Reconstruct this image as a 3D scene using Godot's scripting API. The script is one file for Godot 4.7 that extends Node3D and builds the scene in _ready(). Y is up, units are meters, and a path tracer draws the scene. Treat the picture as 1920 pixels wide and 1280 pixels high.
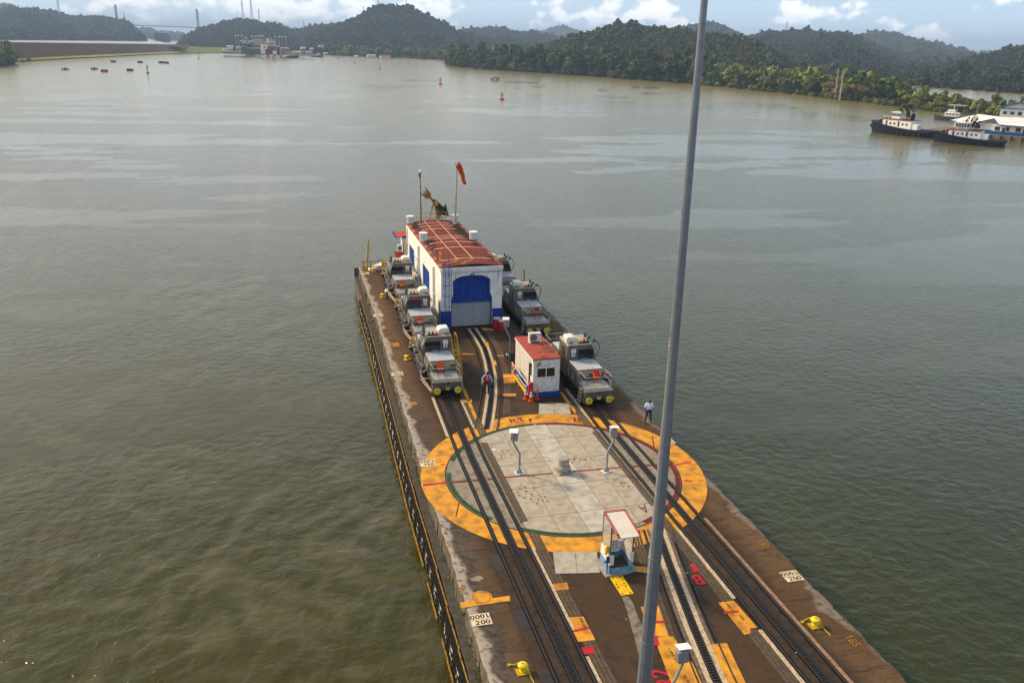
extends Node3D

const CAM := Vector3(-15.064, 24.545, 43.400)
const RT := Vector3(0.96705558, 0.01996624, 0.25378112)
const UP := Vector3(0.06649084, 0.94250158, -0.32752061)
const FW := Vector3(0.24572846, -0.33360475, -0.91012384)
const LENS := 1595.86
const WATER := -3.0

var rng := RandomNumberGenerator.new()
var mats := {}
var names := {}
var tex := {}
var n_a := FastNoiseLite.new()
var n_b := FastNoiseLite.new()
var n_c := FastNoiseLite.new()
var deck: Node3D


func _ready() -> void:
	rng.seed = 7
	make_noises()
	make_camera()
	make_sky()
	make_sun()
	make_water()
	make_hills()
	make_dam()
	make_deck()
	make_wall_sides()
	make_turntable()
	make_tracks()
	make_markings()
	make_machine_house()
	make_booth()
	make_kiosk()
	make_locomotives()
	make_deck_things()
	make_mast()
	make_people()
	make_shore()
	make_tug_station()
	make_buoys()
	make_far_lock()
	make_bridge()
	make_pylons()


# ---------------------------------------------------------------- camera, sky, sun

func make_noises() -> void:
	n_a.seed = 3; n_a.noise_type = FastNoiseLite.TYPE_SIMPLEX_SMOOTH; n_a.frequency = 1.0; n_a.fractal_type = FastNoiseLite.FRACTAL_FBM; n_a.fractal_octaves = 4
	n_b.seed = 11; n_b.noise_type = FastNoiseLite.TYPE_SIMPLEX_SMOOTH; n_b.frequency = 1.0; n_b.fractal_type = FastNoiseLite.FRACTAL_NONE
	n_c.seed = 23; n_c.noise_type = FastNoiseLite.TYPE_SIMPLEX_SMOOTH; n_c.frequency = 1.0; n_c.fractal_type = FastNoiseLite.FRACTAL_RIDGED; n_c.fractal_octaves = 3


func ray(x: float, y: float) -> Vector3:
	return RT * ((x - 960.0) / LENS) - UP * ((y - 640.0) / LENS) + FW


func on(x: float, y: float, h := 0.0) -> Vector3:      # where the sight line through a photo point meets the level h
	var d := ray(x, y)
	return CAM + d * ((h - CAM.y) / d.y)


func at(x: float, y: float, dist: float) -> Vector3:    # the point at a horizontal distance along a sight line
	var d := ray(x, y)
	return CAM + d * (dist / Vector2(d.x, d.z).length())


func make_camera() -> void:
	var c := Camera3D.new()
	c.name = "camera"
	c.transform = Transform3D(Basis(RT, UP, -FW), CAM)
	c.fov = 43.705
	c.near = 0.2
	c.far = 30000.0
	add_child(c)


func sky_colour(az: float, el: float, fine: bool) -> Color:
	# air: pale at the horizon, deeper above, whitest towards the sun (front left)
	var dir := Vector3(sin(az) * cos(el), sin(el), -cos(az) * cos(el))
	var up: float = pow(clampf(sin(el), 0.0, 1.0), 0.55)
	var c := Color(0.50, 0.645, 0.77).lerp(Color(0.125, 0.205, 0.35), up)
	var sun := clampf(dir.dot(SUN_AT), 0.0, 1.0)
	var warm := 0.46 * pow(sun, 2.2) + 0.5 * pow(sun, 14.0)
	c = c.lerp(Color(1.0, 0.965, 0.87), clampf(warm, 0.0, 0.9))
	# clouds: banks of cumulus low down, broken sheet above
	var k := 0.0
	var p := dir * (1.0 / maxf(sin(el) + 0.12, 0.05))
	if el > 0.0:
		var m := n_a.get_noise_3d(p.x * 0.55, 4.0, p.z * 0.55) + 0.35 * n_a.get_noise_3d(p.x * 1.9, 9.0, p.z * 1.9)
		k = smoothstep(0.02, 0.5, m) * smoothstep(0.05, 0.3, el) * 0.5
		# added white cloud above the view, brightening what the lake mirrors, thinning upwards
		k = maxf(k, smoothstep(0.05, 0.16, el) * smoothstep(0.85, 0.22, el) * (0.62 + 0.5 * m) * (0.22 + 0.9 * sun))
	var tone := Color(0.94, 0.92, 0.86)
	if el < 0.22 and el > -0.02:
		var a := az * 57.2958
		var e := el * 57.2958
		var lump := n_a.get_noise_3d(a * 0.16, e * 0.42, 1.0) + 0.45 * n_a.get_noise_3d(a * 0.62, e * 0.95, 5.0)
		if fine:
			lump += 0.22 * n_a.get_noise_3d(a * 2.4, e * 3.0, 8.0)
		var place := exp(-pow((a - 6.0) / 17.0, 2.0)) * 0.34 + 0.12 * exp(-pow((a - 40.0) / 9.0, 2.0)) - 0.12
		var bank := smoothstep(0.02, 0.36, lump + place - absf(e - 2.2) * 0.035)
		if bank > k:
			k = bank * 0.96
			var shade := n_a.get_noise_3d(a * 0.55 + 1.6, e * 1.1 - 1.2, 2.0)
			tone = Color(0.98, 0.97, 0.955).lerp(Color(0.80, 0.84, 0.88), smoothstep(0.0, 0.5, shade) * 0.8)
	c = c.lerp(tone, k)
	return c


func make_sky() -> void:
	var w := 1024
	var im := Image.create(w, w / 2, false, Image.FORMAT_RGBA8)
	for j in w / 2:
		var el := (0.5 - (j + 0.5) / (w / 2.0)) * PI
		for i in w:
			if el < -0.05:
				im.set_pixel(i, j, Color(0.42, 0.47, 0.46).linear_to_srgb())
				continue
			im.set_pixel(i, j, sky_colour(wrapf((i + 0.5) / w * TAU, -PI, PI), el, false).linear_to_srgb())
	im.resize(4096, 2048, Image.INTERPOLATE_CUBIC)
	for j in range(2048 / 2 - 150, 2048 / 2 + 8):
		var el := (0.5 - (j + 0.5) / 2048.0) * PI
		for i in range(-420, 760):
			var az := (i + 0.5) / 4096.0 * TAU
			im.set_pixel(posmod(i, 4096), j, sky_colour(az, el, true).linear_to_srgb())
	var m := PanoramaSkyMaterial.new()
	m.panorama = ImageTexture.create_from_image(im)
	var sky := Sky.new()
	sky.sky_material = m
	var e := Environment.new()
	e.background_mode = Environment.BG_SKY
	e.sky = sky
	e.background_energy_multiplier = 0.43
	e.tonemap_mode = Environment.TONE_MAPPER_LINEAR
	e.tonemap_exposure = 3.6
	e.fog_enabled = true
	e.fog_density = 0.00017
	e.fog_light_color = Color(0.72, 0.82, 0.95)
	e.sdfgi_enabled = true
	e.ssao_enabled = true
	e.ssil_enabled = true
	var we := WorldEnvironment.new()
	we.name = "world_environment"
	we.environment = e
	add_child(we)


const SUN_AT := Vector3(-0.62, 0.565, -0.545)


func make_sun() -> void:
	var l := DirectionalLight3D.new()
	l.name = "sun"
	l.light_color = Color(1.0, 0.90, 0.74)
	l.light_energy = 0.5
	l.light_angular_distance = 10.0
	l.shadow_enabled = true
	l.basis = Basis.looking_at(-SUN_AT, Vector3.UP)
	add_child(l)


# ---------------------------------------------------------------- building shapes

func start() -> SurfaceTool:
	var st := SurfaceTool.new()
	st.begin(Mesh.PRIMITIVE_TRIANGLES)
	st.set_smooth_group(-1)
	return st


func tri(st: SurfaceTool, a: Vector3, b: Vector3, c: Vector3) -> void:
	st.add_vertex(a); st.add_vertex(b); st.add_vertex(c)


func quad(st: SurfaceTool, a: Vector3, b: Vector3, c: Vector3, d: Vector3) -> void:   # clockwise from outside
	tri(st, a, b, c); tri(st, a, c, d)


func box(st: SurfaceTool, c: Vector3, s: Vector3, b := Basis.IDENTITY, bev := 0.0) -> void:
	st.set_smooth_group(-1)
	var h := s * 0.5
	var k := minf(bev, minf(h.x, minf(h.y, h.z)) * 0.6)
	if k <= 0.0:
		var v: Array[Vector3] = []
		for i in 8:
			v.append(c + b * Vector3(h.x * (1 if i & 1 else -1), h.y * (1 if i & 2 else -1), h.z * (1 if i & 4 else -1)))
		for f in [[4, 6, 7, 5], [1, 3, 2, 0], [5, 7, 3, 1], [0, 2, 6, 4], [6, 2, 3, 7], [0, 4, 5, 1]]:
			quad(st, v[f[0]], v[f[1]], v[f[2]], v[f[3]])
		return
	# chamfered: each face inset, plus edge and corner facets
	var p := {}
	for i in 8:
		var sg := Vector3(1 if i & 1 else -1, 1 if i & 2 else -1, 1 if i & 4 else -1)
		for a in 3:
			var q := Vector3(sg.x * (h.x - (0.0 if a == 0 else k)), sg.y * (h.y - (0.0 if a == 1 else k)), sg.z * (h.z - (0.0 if a == 2 else k)))
			p[i * 3 + a] = c + b * q
	for a in 3:
		var u := (a + 1) % 3
		var w := (a + 2) % 3
		for sg in 2:
			var base := (1 << a) if sg else 0
			var q0: Vector3 = p[base * 3 + a]
			var q1: Vector3 = p[(base | (1 << u)) * 3 + a]
			var q2: Vector3 = p[(base | (1 << u) | (1 << w)) * 3 + a]
			var q3: Vector3 = p[(base | (1 << w)) * 3 + a]
			if sg: quad(st, q3, q2, q1, q0)
			else: quad(st, q0, q1, q2, q3)
		for m in 4:   # edges that run along a
			var i0 := ((1 << u) if m & 1 else 0) | ((1 << w) if m & 2 else 0)
			var i1 := i0 | (1 << a)
			var e0: Vector3 = p[i0 * 3 + u]
			var e1: Vector3 = p[i1 * 3 + u]
			var e2: Vector3 = p[i1 * 3 + w]
			var e3: Vector3 = p[i0 * 3 + w]
			if m == 0 or m == 3: quad(st, e3, e2, e1, e0)
			else: quad(st, e0, e1, e2, e3)
	for i in 8:
		var odd := ((i & 1) + ((i >> 1) & 1) + ((i >> 2) & 1)) % 2
		if odd: tri(st, p[i * 3 + 2], p[i * 3 + 1], p[i * 3])
		else: tri(st, p[i * 3], p[i * 3 + 1], p[i * 3 + 2])


func frame_of(d: Vector3) -> Basis:      # y along d
	var y := d.normalized()
	var x := y.cross(Vector3.FORWARD if absf(y.z) < 0.9 else Vector3.RIGHT).normalized()
	return Basis(x, y, x.cross(y))


func bar(st: SurfaceTool, a: Vector3, b: Vector3, r: float, n := 6, r2 := -1.0) -> void:
	var f := frame_of(b - a)
	var re := r if r2 < 0.0 else r2
	st.set_smooth_group(1)
	for i in n:
		var t0 := TAU * i / n
		var t1 := TAU * (i + 1) / n
		var u0 := f.x * cos(t0) + f.z * sin(t0)
		var u1 := f.x * cos(t1) + f.z * sin(t1)
		quad(st, a + u0 * r, b + u0 * re, b + u1 * re, a + u1 * r)
	st.set_smooth_group(-1)
	for i in n:
		var t0 := TAU * i / n
		var t1 := TAU * (i + 1) / n
		var u0 := f.x * cos(t0) + f.z * sin(t0)
		var u1 := f.x * cos(t1) + f.z * sin(t1)
		tri(st, b, b + u1 * re, b + u0 * re)
		tri(st, a, a + u0 * r, a + u1 * r)


func tube(st: SurfaceTool, pts: Array, r: float, n := 6, r_end := -1.0) -> void:
	var re := r if r_end < 0.0 else r_end
	var rings := []
	for k in pts.size():
		var d: Vector3 = (pts[mini(k + 1, pts.size() - 1)] - pts[maxi(k - 1, 0)])
		var f := frame_of(d)
		var ring: Array[Vector3] = []
		for i in n:
			var t := TAU * i / n
			ring.append(pts[k] + (f.x * cos(t) + f.z * sin(t)) * lerpf(r, re, k / maxf(1.0, pts.size() - 1.0)))
		rings.append(ring)
	st.set_smooth_group(1)
	for k in rings.size() - 1:
		# keep rings in step where the frame turns
		var off := 0
		var best := 1e9
		for o in n:
			var dd: float = rings[k][0].distance_squared_to(rings[k + 1][o])
			if dd < best: best = dd; off = o
		var nx := []
		for i in n: nx.append(rings[k + 1][(i + off) % n])
		rings[k + 1] = nx
		for i in n:
			quad(st, rings[k][i], rings[k + 1][i], rings[k + 1][(i + 1) % n], rings[k][(i + 1) % n])
	st.set_smooth_group(-1)
	var z: int = rings.size() - 1
	for i in range(1, n - 1):
		tri(st, rings[z][0], rings[z][i + 1], rings[z][i])
		tri(st, rings[0][0], rings[0][i], rings[0][i + 1])


func lathe(st: SurfaceTool, c: Vector3, prof: Array, n := 16, f := Basis.IDENTITY, smooth := false) -> void:   # prof: [radius, height] from below up
	for k in prof.size() - 1:
		st.set_smooth_group(1 if smooth else 2 + k)
		for i in n:
			var t0 := TAU * i / n
			var t1 := TAU * (i + 1) / n
			var u0 := f.x * cos(t0) + f.z * sin(t0)
			var u1 := f.x * cos(t1) + f.z * sin(t1)
			var a: Vector3 = c + u0 * prof[k][0] + f.y * prof[k][1]
			var b: Vector3 = c + u0 * prof[k + 1][0] + f.y * prof[k + 1][1]
			var d: Vector3 = c + u1 * prof[k + 1][0] + f.y * prof[k + 1][1]
			var e: Vector3 = c + u1 * prof[k][0] + f.y * prof[k][1]
			if prof[k][0] <= 0.0: tri(st, a, b, d)
			elif prof[k + 1][0] <= 0.0: tri(st, a, b, e)
			else: quad(st, a, b, d, e)
	st.set_smooth_group(-1)


func prism(st: SurfaceTool, poly: PackedVector2Array, t: Transform3D, depth: float) -> void:   # poly in the xy plane of t, from z = 0 back to z = -depth
	st.set_smooth_group(-1)
	var ccw := not Geometry2D.is_polygon_clockwise(poly)
	var idx := Geometry2D.triangulate_polygon(poly)
	for i in range(0, idx.size(), 3):
		var a := poly[idx[i]]
		var b := poly[idx[i + 1]]
		var c := poly[idx[i + 2]]
		if (b - a).cross(c - a) > 0.0:
			var s := b; b = c; c = s
		tri(st, t * Vector3(a.x, a.y, 0), t * Vector3(b.x, b.y, 0), t * Vector3(c.x, c.y, 0))
		if depth > 0.0:
			tri(st, t * Vector3(a.x, a.y, -depth), t * Vector3(c.x, c.y, -depth), t * Vector3(b.x, b.y, -depth))
	if depth <= 0.0:
		return
	for i in poly.size():
		var a := poly[i]
		var b := poly[(i + 1) % poly.size()]
		if not ccw:
			var s := a; a = b; b = s
		quad(st, t * Vector3(a.x, a.y, 0), t * Vector3(a.x, a.y, -depth), t * Vector3(b.x, b.y, -depth), t * Vector3(b.x, b.y, 0))


func commit(st: SurfaceTool, normals := true) -> ArrayMesh:
	if normals:
		st.generate_normals()
	return st.commit()


func numbered(called: String) -> String:
	if not names.has(called):
		names[called] = 0
		return called
	names[called] += 1
	return "%s_%03d" % [called, names[called]]


func obj(called: String, st: SurfaceTool, m: Material, parent: Node = null) -> MeshInstance3D:
	return put(called, commit(st), m, parent)


func put(called: String, mesh: Mesh, m: Material, parent: Node = null) -> MeshInstance3D:
	var o := MeshInstance3D.new()
	o.mesh = mesh
	o.material_override = m
	if parent == null:
		o.name = numbered(called)
		add_child(o)
	else:
		var k := 0
		var n := called
		while parent.has_node(n):
			k += 1
			n = "%s_%03d" % [called, k]
		o.name = n
		parent.add_child(o)
	return o


func tag(o: Node, label: String, category := "", group := "", kind := "") -> Node:
	if label: o.set_meta("label", label)
	if category: o.set_meta("category", category)
	if group: o.set_meta("group", group)
	if kind: o.set_meta("kind", kind)
	return o


func thing(called: String, label: String, category: String, where := Vector3.ZERO, turn := 0.0, group := "") -> Node3D:
	var o := Node3D.new()
	o.name = numbered(called)
	add_child(o)
	o.position = where
	o.rotation.y = turn
	tag(o, label, category, group)
	return o


func copy(o: Node3D, label: String, where: Vector3, turn: float, size := Vector3.ONE, group := "") -> Node3D:
	var c: Node3D = o.duplicate()
	var s := String(o.name)
	var cut := RegEx.create_from_string("_[0-9]{3}$")
	c.name = numbered(cut.sub(s, ""))
	add_child(c)
	c.position = where
	c.rotation.y = turn
	c.scale = size
	if label: c.set_meta("label", label)
	if group: c.set_meta("group", group)
	return c


func text(s: String, h: float, t: Transform3D, m: Material, parent: Node, called := "lettering", wide := 1.0, font := "Droid Sans", bold := false) -> MeshInstance3D:
	var f := SystemFont.new()
	f.font_names = PackedStringArray([font])
	f.font_weight = 700 if bold else 400
	var tm := TextMesh.new()
	tm.font = f
	tm.text = s
	tm.font_size = 32
	tm.pixel_size = h / (32.0 * 0.714)
	tm.depth = 0.004
	tm.curve_step = 2.0
	var o := put(called, tm, m, parent)
	o.transform = Transform3D(t.basis * Basis.from_scale(Vector3(wide, 1, 1)), t.origin)
	return o


# ---------------------------------------------------------------- materials

func noise_tex(key: String, freq: float, octaves: int, lo: Color, hi: Color, size := 512, kind := FastNoiseLite.TYPE_SIMPLEX_SMOOTH, mid := Color(0, 0, 0, 0)) -> NoiseTexture2D:
	if tex.has(key):
		return tex[key]
	var n := FastNoiseLite.new()
	n.seed = key.hash() % 1000
	n.noise_type = kind
	n.frequency = freq
	n.fractal_octaves = octaves
	var t := NoiseTexture2D.new()
	t.width = size; t.height = size
	t.seamless = true
	t.noise = n
	var g := Gradient.new()
	g.set_color(0, lo)
	g.set_color(1, hi)
	if mid.a > 0.0:
		g.add_point(0.5, mid)
	t.color_ramp = g
	tex[key] = t
	return t


func normal_tex(key: String, freq: float, octaves: int, strength: float, size := 512, warp := 0.0) -> NoiseTexture2D:
	if tex.has(key):
		return tex[key]
	var n := FastNoiseLite.new()
	n.seed = key.hash() % 1000
	n.noise_type = FastNoiseLite.TYPE_SIMPLEX_SMOOTH
	n.frequency = freq
	n.fractal_octaves = octaves
	if warp > 0.0:
		n.domain_warp_enabled = true
		n.domain_warp_amplitude = warp
		n.domain_warp_frequency = freq * 0.6
	var t := NoiseTexture2D.new()
	t.width = size; t.height = size
	t.seamless = true
	t.as_normal_map = true
	t.bump_strength = strength
	t.noise = n
	tex[key] = t
	return t


# a surface of one base colour (linear), with faint uneven wear and a fine relief
func mat(c: Color, rough := 0.7, metal := 0.0, wear := 0.25, scale := 0.6) -> StandardMaterial3D:
	var key := "%s %.2f %.2f %.2f %.2f" % [c, rough, metal, wear, scale]
	if mats.has(key):
		return mats[key]
	var m := StandardMaterial3D.new()
	m.albedo_color = c.linear_to_srgb()
	m.roughness = rough
	m.metallic = metal
	if wear > 0.0:
		var w := 1.0
		m.metallic_specular = 0.5 if rough < 0.6 else 0.25
		wear *= 0.55
		w = 1.0 - wear
		var h := 1.0 - wear * 0.30
		m.albedo_texture = noise_tex("wear%.2f" % wear, 0.006, 6, Color(w, w * 0.97, w * 0.93), Color(1, 1, 1), 1024, FastNoiseLite.TYPE_SIMPLEX_SMOOTH, Color(h, h * 0.99, h * 0.97))
		m.uv1_triplanar = true
		m.uv1_world_triplanar = true
		m.uv1_scale = Vector3.ONE * scale * 0.5
	mats[key] = m
	return m


func glow(c: Color, e: float) -> StandardMaterial3D:
	var m := StandardMaterial3D.new()
	m.albedo_color = c
	m.emission_enabled = true
	m.emission = c
	m.emission_energy_multiplier = e
	return m


func glass(c: Color, a := 0.35) -> StandardMaterial3D:
	var m := StandardMaterial3D.new()
	m.albedo_color = Color(c.r, c.g, c.b, a)
	m.transparency = BaseMaterial3D.TRANSPARENCY_ALPHA
	m.roughness = 0.05
	return m


func painted_mesh(m_rough := 0.85, scale := 0.9) -> StandardMaterial3D:    # takes its colour from the vertices
	var key := "vertex %.2f %.2f" % [m_rough, scale]
	if mats.has(key):
		return mats[key]
	var m := StandardMaterial3D.new()
	m.vertex_color_use_as_albedo = true
	m.roughness = m_rough
	m.metallic_specular = 0.25
	m.albedo_texture = noise_tex("grain", 0.03, 5, Color(0.62, 0.60, 0.58), Color(1, 1, 1), 1024)
	m.normal_enabled = true
	m.normal_texture = normal_tex("grain_n", 0.05, 4, 3.0)
	m.normal_scale = 0.5
	m.uv1_triplanar = true
	m.uv1_world_triplanar = true
	m.uv1_scale = Vector3.ONE * scale
	mats[key] = m
	return m


# ---------------------------------------------------------------- water

func wave(x: float, z: float, r: float) -> float:
	var h := 0.0
	var left := smoothstep(-4.0, -12.0, x - maxf(0.0, (-z - 60.0) * 0.3))
	if r < 420.0:
		var fade := 1.0 - smoothstep(180.0, 420.0, r)
		var wx := x + 2.2 * n_b.get_noise_2d(x * 0.09, z * 0.09)
		var wz := z + 2.2 * n_b.get_noise_2d(x * 0.09 + 40.0, z * 0.09)
		var churn := smoothstep(-0.35, 0.4, n_b.get_noise_2d(x * 0.035 + 7.0, z * 0.02))
		h += left * (0.03 + 0.07 * churn) * n_a.get_noise_2d(wx * 0.34, wz * 0.40) * fade
		h += (1.0 - left) * 0.03 * n_a.get_noise_2d(x * 0.42 + z * 0.12, z * 0.30) * fade
		h += 0.03 * n_b.get_noise_2d(x * 0.07 + 9.0, z * 0.11) * fade
	return h


func make_water() -> void:
	var radii: Array[float] = []
	var r := 7.0
	while r < 13500.0:
		radii.append(r)
		r *= 1.011 if r < 420.0 else 1.045
	var az: Array[float] = []
	var a := -180.0
	while a < 179.9:
		az.append(deg_to_rad(a))
		a += 0.25 if a > -42.0 and a < 78.0 else 3.0
	var n := az.size()
	var v := PackedVector3Array()
	var col := PackedColorArray()
	var idx := PackedInt32Array()
	v.append(Vector3(CAM.x, WATER, CAM.z)); col.append(Color(0.05, 0.05, 0.03))
	for k in radii.size():
		for i in n:
			var x := CAM.x + sin(az[i]) * radii[k]
			var z := CAM.z - cos(az[i]) * radii[k]
			v.append(Vector3(x, WATER + wave(x, z, radii[k]), z))
			# silt: olive brown in the lane that a ship has stirred, greener in the quiet one
			var left := smoothstep(6.0, -14.0, x - maxf(0.0, (-z - 40.0) * 0.25))
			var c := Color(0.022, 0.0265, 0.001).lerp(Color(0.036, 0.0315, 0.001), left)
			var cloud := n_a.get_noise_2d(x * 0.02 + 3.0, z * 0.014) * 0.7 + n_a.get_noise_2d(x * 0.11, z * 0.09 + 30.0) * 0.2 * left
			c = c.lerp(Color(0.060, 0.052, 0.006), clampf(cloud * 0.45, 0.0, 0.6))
			if left > 0.05 and radii[k] < 260.0:      # thin veins of paler silt drawn out by the eddies
				var wx := x + 5.0 * n_b.get_noise_2d(x * 0.06, z * 0.06 + 15.0) + 1.6 * n_b.get_noise_2d(x * 0.21, z * 0.21)
				var wz := z + 5.0 * n_b.get_noise_2d(x * 0.06 + 70.0, z * 0.06) + 1.6 * n_b.get_noise_2d(x * 0.21 + 9.0, z * 0.21)
				var vein := n_c.get_noise_2d(wx * 0.055, wz * 0.075) * 0.6 + n_c.get_noise_2d(wx * 0.17, wz * 0.23 + 40.0) * 0.4
				c = c.lerp(Color(0.085, 0.073, 0.030), left * smoothstep(0.25, 0.75, vein) * 0.5 * (1.0 - smoothstep(120.0, 260.0, radii[k])))
			c = c.lerp(Color(0.25, 0.215, 0.085), smoothstep(55.0, 560.0, radii[k]) * 0.85)  # far sheen and glare put into the colour, paler with distance from the camera
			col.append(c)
	for i in n:
		idx.append_array([0, 1 + i, 1 + (i + 1) % n])
	for k in radii.size() - 1:
		for i in n:
			var p := 1 + k * n + i
			var q := 1 + k * n + (i + 1) % n
			idx.append_array([p, p + n, q + n, p, q + n, q])
	var st := SurfaceTool.new()
	var arr := []
	arr.resize(Mesh.ARRAY_MAX)
	arr[Mesh.ARRAY_VERTEX] = v
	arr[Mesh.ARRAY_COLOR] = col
	arr[Mesh.ARRAY_INDEX] = idx
	st.create_from_arrays(arr)
	st.generate_normals()
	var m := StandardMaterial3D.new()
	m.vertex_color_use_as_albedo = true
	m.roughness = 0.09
	m.metallic_specular = 0.35
	m.normal_enabled = true
	m.normal_texture = normal_tex("ripple", 0.017, 5, 8.0, 2048, 34.0)
	m.normal_scale = 0.42
	m.uv1_triplanar = true
	m.uv1_world_triplanar = true
	m.uv1_scale = Vector3(1.0 / 43.0, 1.0 / 43.0, 1.0 / 36.0)
	m.roughness_texture = noise_tex("slick", 0.006, 4, Color(0.55, 0.55, 0.55), Color(1, 1, 1), 1024)
	m.roughness = 0.16
	# calm slicks lie among the ruffled water: the same sheet, glassier there
	var calm := m.duplicate()
	calm.roughness = 0.10
	calm.normal_scale = 0.17
	var split: ArrayMesh = st.commit()
	var arrs := split.surface_get_arrays(0)
	var vs: PackedVector3Array = arrs[Mesh.ARRAY_VERTEX]
	var ii: PackedInt32Array = arrs[Mesh.ARRAY_INDEX]
	var sets := [PackedInt32Array(), PackedInt32Array()]
	for t in range(0, ii.size(), 3):
		var p := vs[ii[t]]
		var dd := Vector2(p.x - CAM.x, p.z - CAM.z).length()
		var s := n_a.get_noise_2d(p.x * 0.0042 + p.z * 0.0010, p.z * 0.016 - p.x * 0.002) + 0.35 * n_a.get_noise_2d(p.x * 0.016, p.z * 0.05 + 60.0)
		var k := 1 if s > 0.13 and dd > 60.0 and dd < 620.0 and p.x < 220.0 else 0
		sets[k].append(ii[t]); sets[k].append(ii[t + 1]); sets[k].append(ii[t + 2])
	var both := ArrayMesh.new()
	for k in 2:
		arrs[Mesh.ARRAY_INDEX] = sets[k]
		both.add_surface_from_arrays(Mesh.PRIMITIVE_TRIANGLES, arrs)
		both.surface_set_material(k, m if k == 0 else calm)
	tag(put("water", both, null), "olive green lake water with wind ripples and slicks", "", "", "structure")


# ---------------------------------------------------------------- leaves, trees, wooded hills

func leaf_ball(st: SurfaceTool, c: Vector3, r: Vector3, n: int, size: float, col: Color, spread := 0.35) -> void:
	for i in n:
		var d := Vector3(rng.randfn(), rng.randfn(), rng.randfn()).normalized()
		if d.y < -0.55: d.y = -d.y
		var p := c + d * r * (1.0 - spread * rng.randf() * rng.randf())
		var nrm := (d + Vector3(rng.randfn(), rng.randfn() + 0.25, rng.randfn()) * 0.42).normalized()
		var f := frame_of(nrm)
		var t := rng.randf() * TAU
		var u := (f.x * cos(t) + f.z * sin(t)) * size * rng.randf_range(0.6, 1.25)
		var w := nrm.cross(u).normalized() * size * rng.randf_range(0.45, 0.95)
		var tone := rng.randf_range(0.72, 1.3)
		var cc := Color(col.r * tone * rng.randf_range(0.9, 1.12), col.g * tone, col.b * tone * rng.randf_range(0.85, 1.1))
		st.set_color(cc)
		var shade := (d * 0.8 + nrm * 0.45).normalized()
		for q in [p - u * 0.5 - w * 0.32, p - u * 0.1 + w * 0.5, p + u * 0.55 + w * 0.12, p - u * 0.5 - w * 0.32, p + u * 0.55 + w * 0.12, p + u * 0.12 - w * 0.5]:
			st.set_normal(shade)
			st.add_vertex(q)


func leaves_mat() -> StandardMaterial3D:
	if mats.has("leaves"):
		return mats["leaves"]
	var m := StandardMaterial3D.new()
	m.vertex_color_use_as_albedo = true
	m.roughness = 0.75
	m.metallic_specular = 0.25
	m.backlight_enabled = true
	m.backlight = Color(0.46, 0.52, 0.18)
	m.cull_mode = BaseMaterial3D.CULL_DISABLED
	mats["leaves"] = m
	return m


func crown_mesh(kind: int, n: int, size: float) -> ArrayMesh:      # about one metre across and high, base at 0
	var st := start()
	var g := Color(1, 1, 1)
	match kind:
		0:
			for k in 6:
				var t := k * TAU / 5.0
				var c := Vector3(cos(t) * 0.26, 0.42 + 0.12 * sin(k * 2.3), sin(t) * 0.26) if k < 5 else Vector3(0, 0.68, 0)
				leaf_ball(st, c, Vector3(0.27, 0.26, 0.27), n / 6, size, g)
		1:
			for k in 8:
				var t := k * 2.4
				var rr := 0.36 * sqrt((k + 0.5) / 8.0)
				leaf_ball(st, Vector3(cos(t) * rr, 0.62 + 0.14 * sin(k * 1.7) - rr * 0.35, sin(t) * rr), Vector3(0.2, 0.17, 0.2), n / 8, size, g)
		2:
			for k in 5:
				leaf_ball(st, Vector3(0.13 * cos(k * 2.2), 0.16 + 0.17 * k, 0.13 * sin(k * 2.2)), Vector3(0.34 - 0.04 * k, 0.2, 0.34 - 0.04 * k), n / 5, size, g)
		3:
			for k in 7:
				var t := k * 2.4 + 1.0
				var rr := 0.5 * sqrt((k + 0.3) / 7.0)
				leaf_ball(st, Vector3(cos(t) * rr, 0.3 + 0.2 * rng.randf(), sin(t) * rr), Vector3(0.2, 0.25, 0.2), n / 7, size, g)
	return st.commit()


var canopy: Array[ArrayMesh] = []


func forest(called: String, label: String, spots: Array, tint: Callable, group := "") -> void:
	# spots: [position, width, height]; several crown shapes, one object each
	for k in canopy.size():
		var mine := []
		for i in range(k, spots.size(), canopy.size()):
			mine.append(spots[i])
		if mine.is_empty():
			continue
		var mm := MultiMesh.new()
		mm.transform_format = MultiMesh.TRANSFORM_3D
		mm.use_colors = true
		mm.mesh = canopy[k]
		mm.instance_count = mine.size()
		for i in mine.size():
			var s: Array = mine[i]
			mm.set_instance_transform(i, Transform3D(Basis(Vector3.UP, rng.randf() * TAU) * Basis.from_scale(Vector3(s[1], s[2], s[1])), s[0]))
			mm.set_instance_color(i, tint.call(s[0]))
		var o := MultiMeshInstance3D.new()
		o.multimesh = mm
		o.material_override = leaves_mat()
		o.name = numbered(called)
		add_child(o)
		tag(o, label, "forest", group if group else label, "stuff")


func soil() -> StandardMaterial3D:
	return mat(Color(0.035, 0.045, 0.018), 0.95, 0.0, 0.5, 0.02)


func dark_tint(p: Vector3) -> Color:
	var k := n_b.get_noise_2d(p.x * 0.004, p.z * 0.004) * 0.5 + 0.5
	var c := Color(0.030, 0.047, 0.018).lerp(Color(0.055, 0.064, 0.022), k)
	var t := rng.randf_range(0.7, 1.3)
	if rng.randf() < 0.05: c = Color(0.085, 0.075, 0.035)
	return Color(c.r * t, c.g * t, c.b * t)


func mid_tint(p: Vector3) -> Color:
	var c := Color(0.040, 0.058, 0.016).lerp(Color(0.105, 0.110, 0.026), rng.randf() * rng.randf())
	if rng.randf() < 0.10: c = Color(0.12, 0.095, 0.045)
	var t := rng.randf_range(0.7, 1.35)
	return Color(c.r * t, c.g * t, c.b * t)


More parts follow.
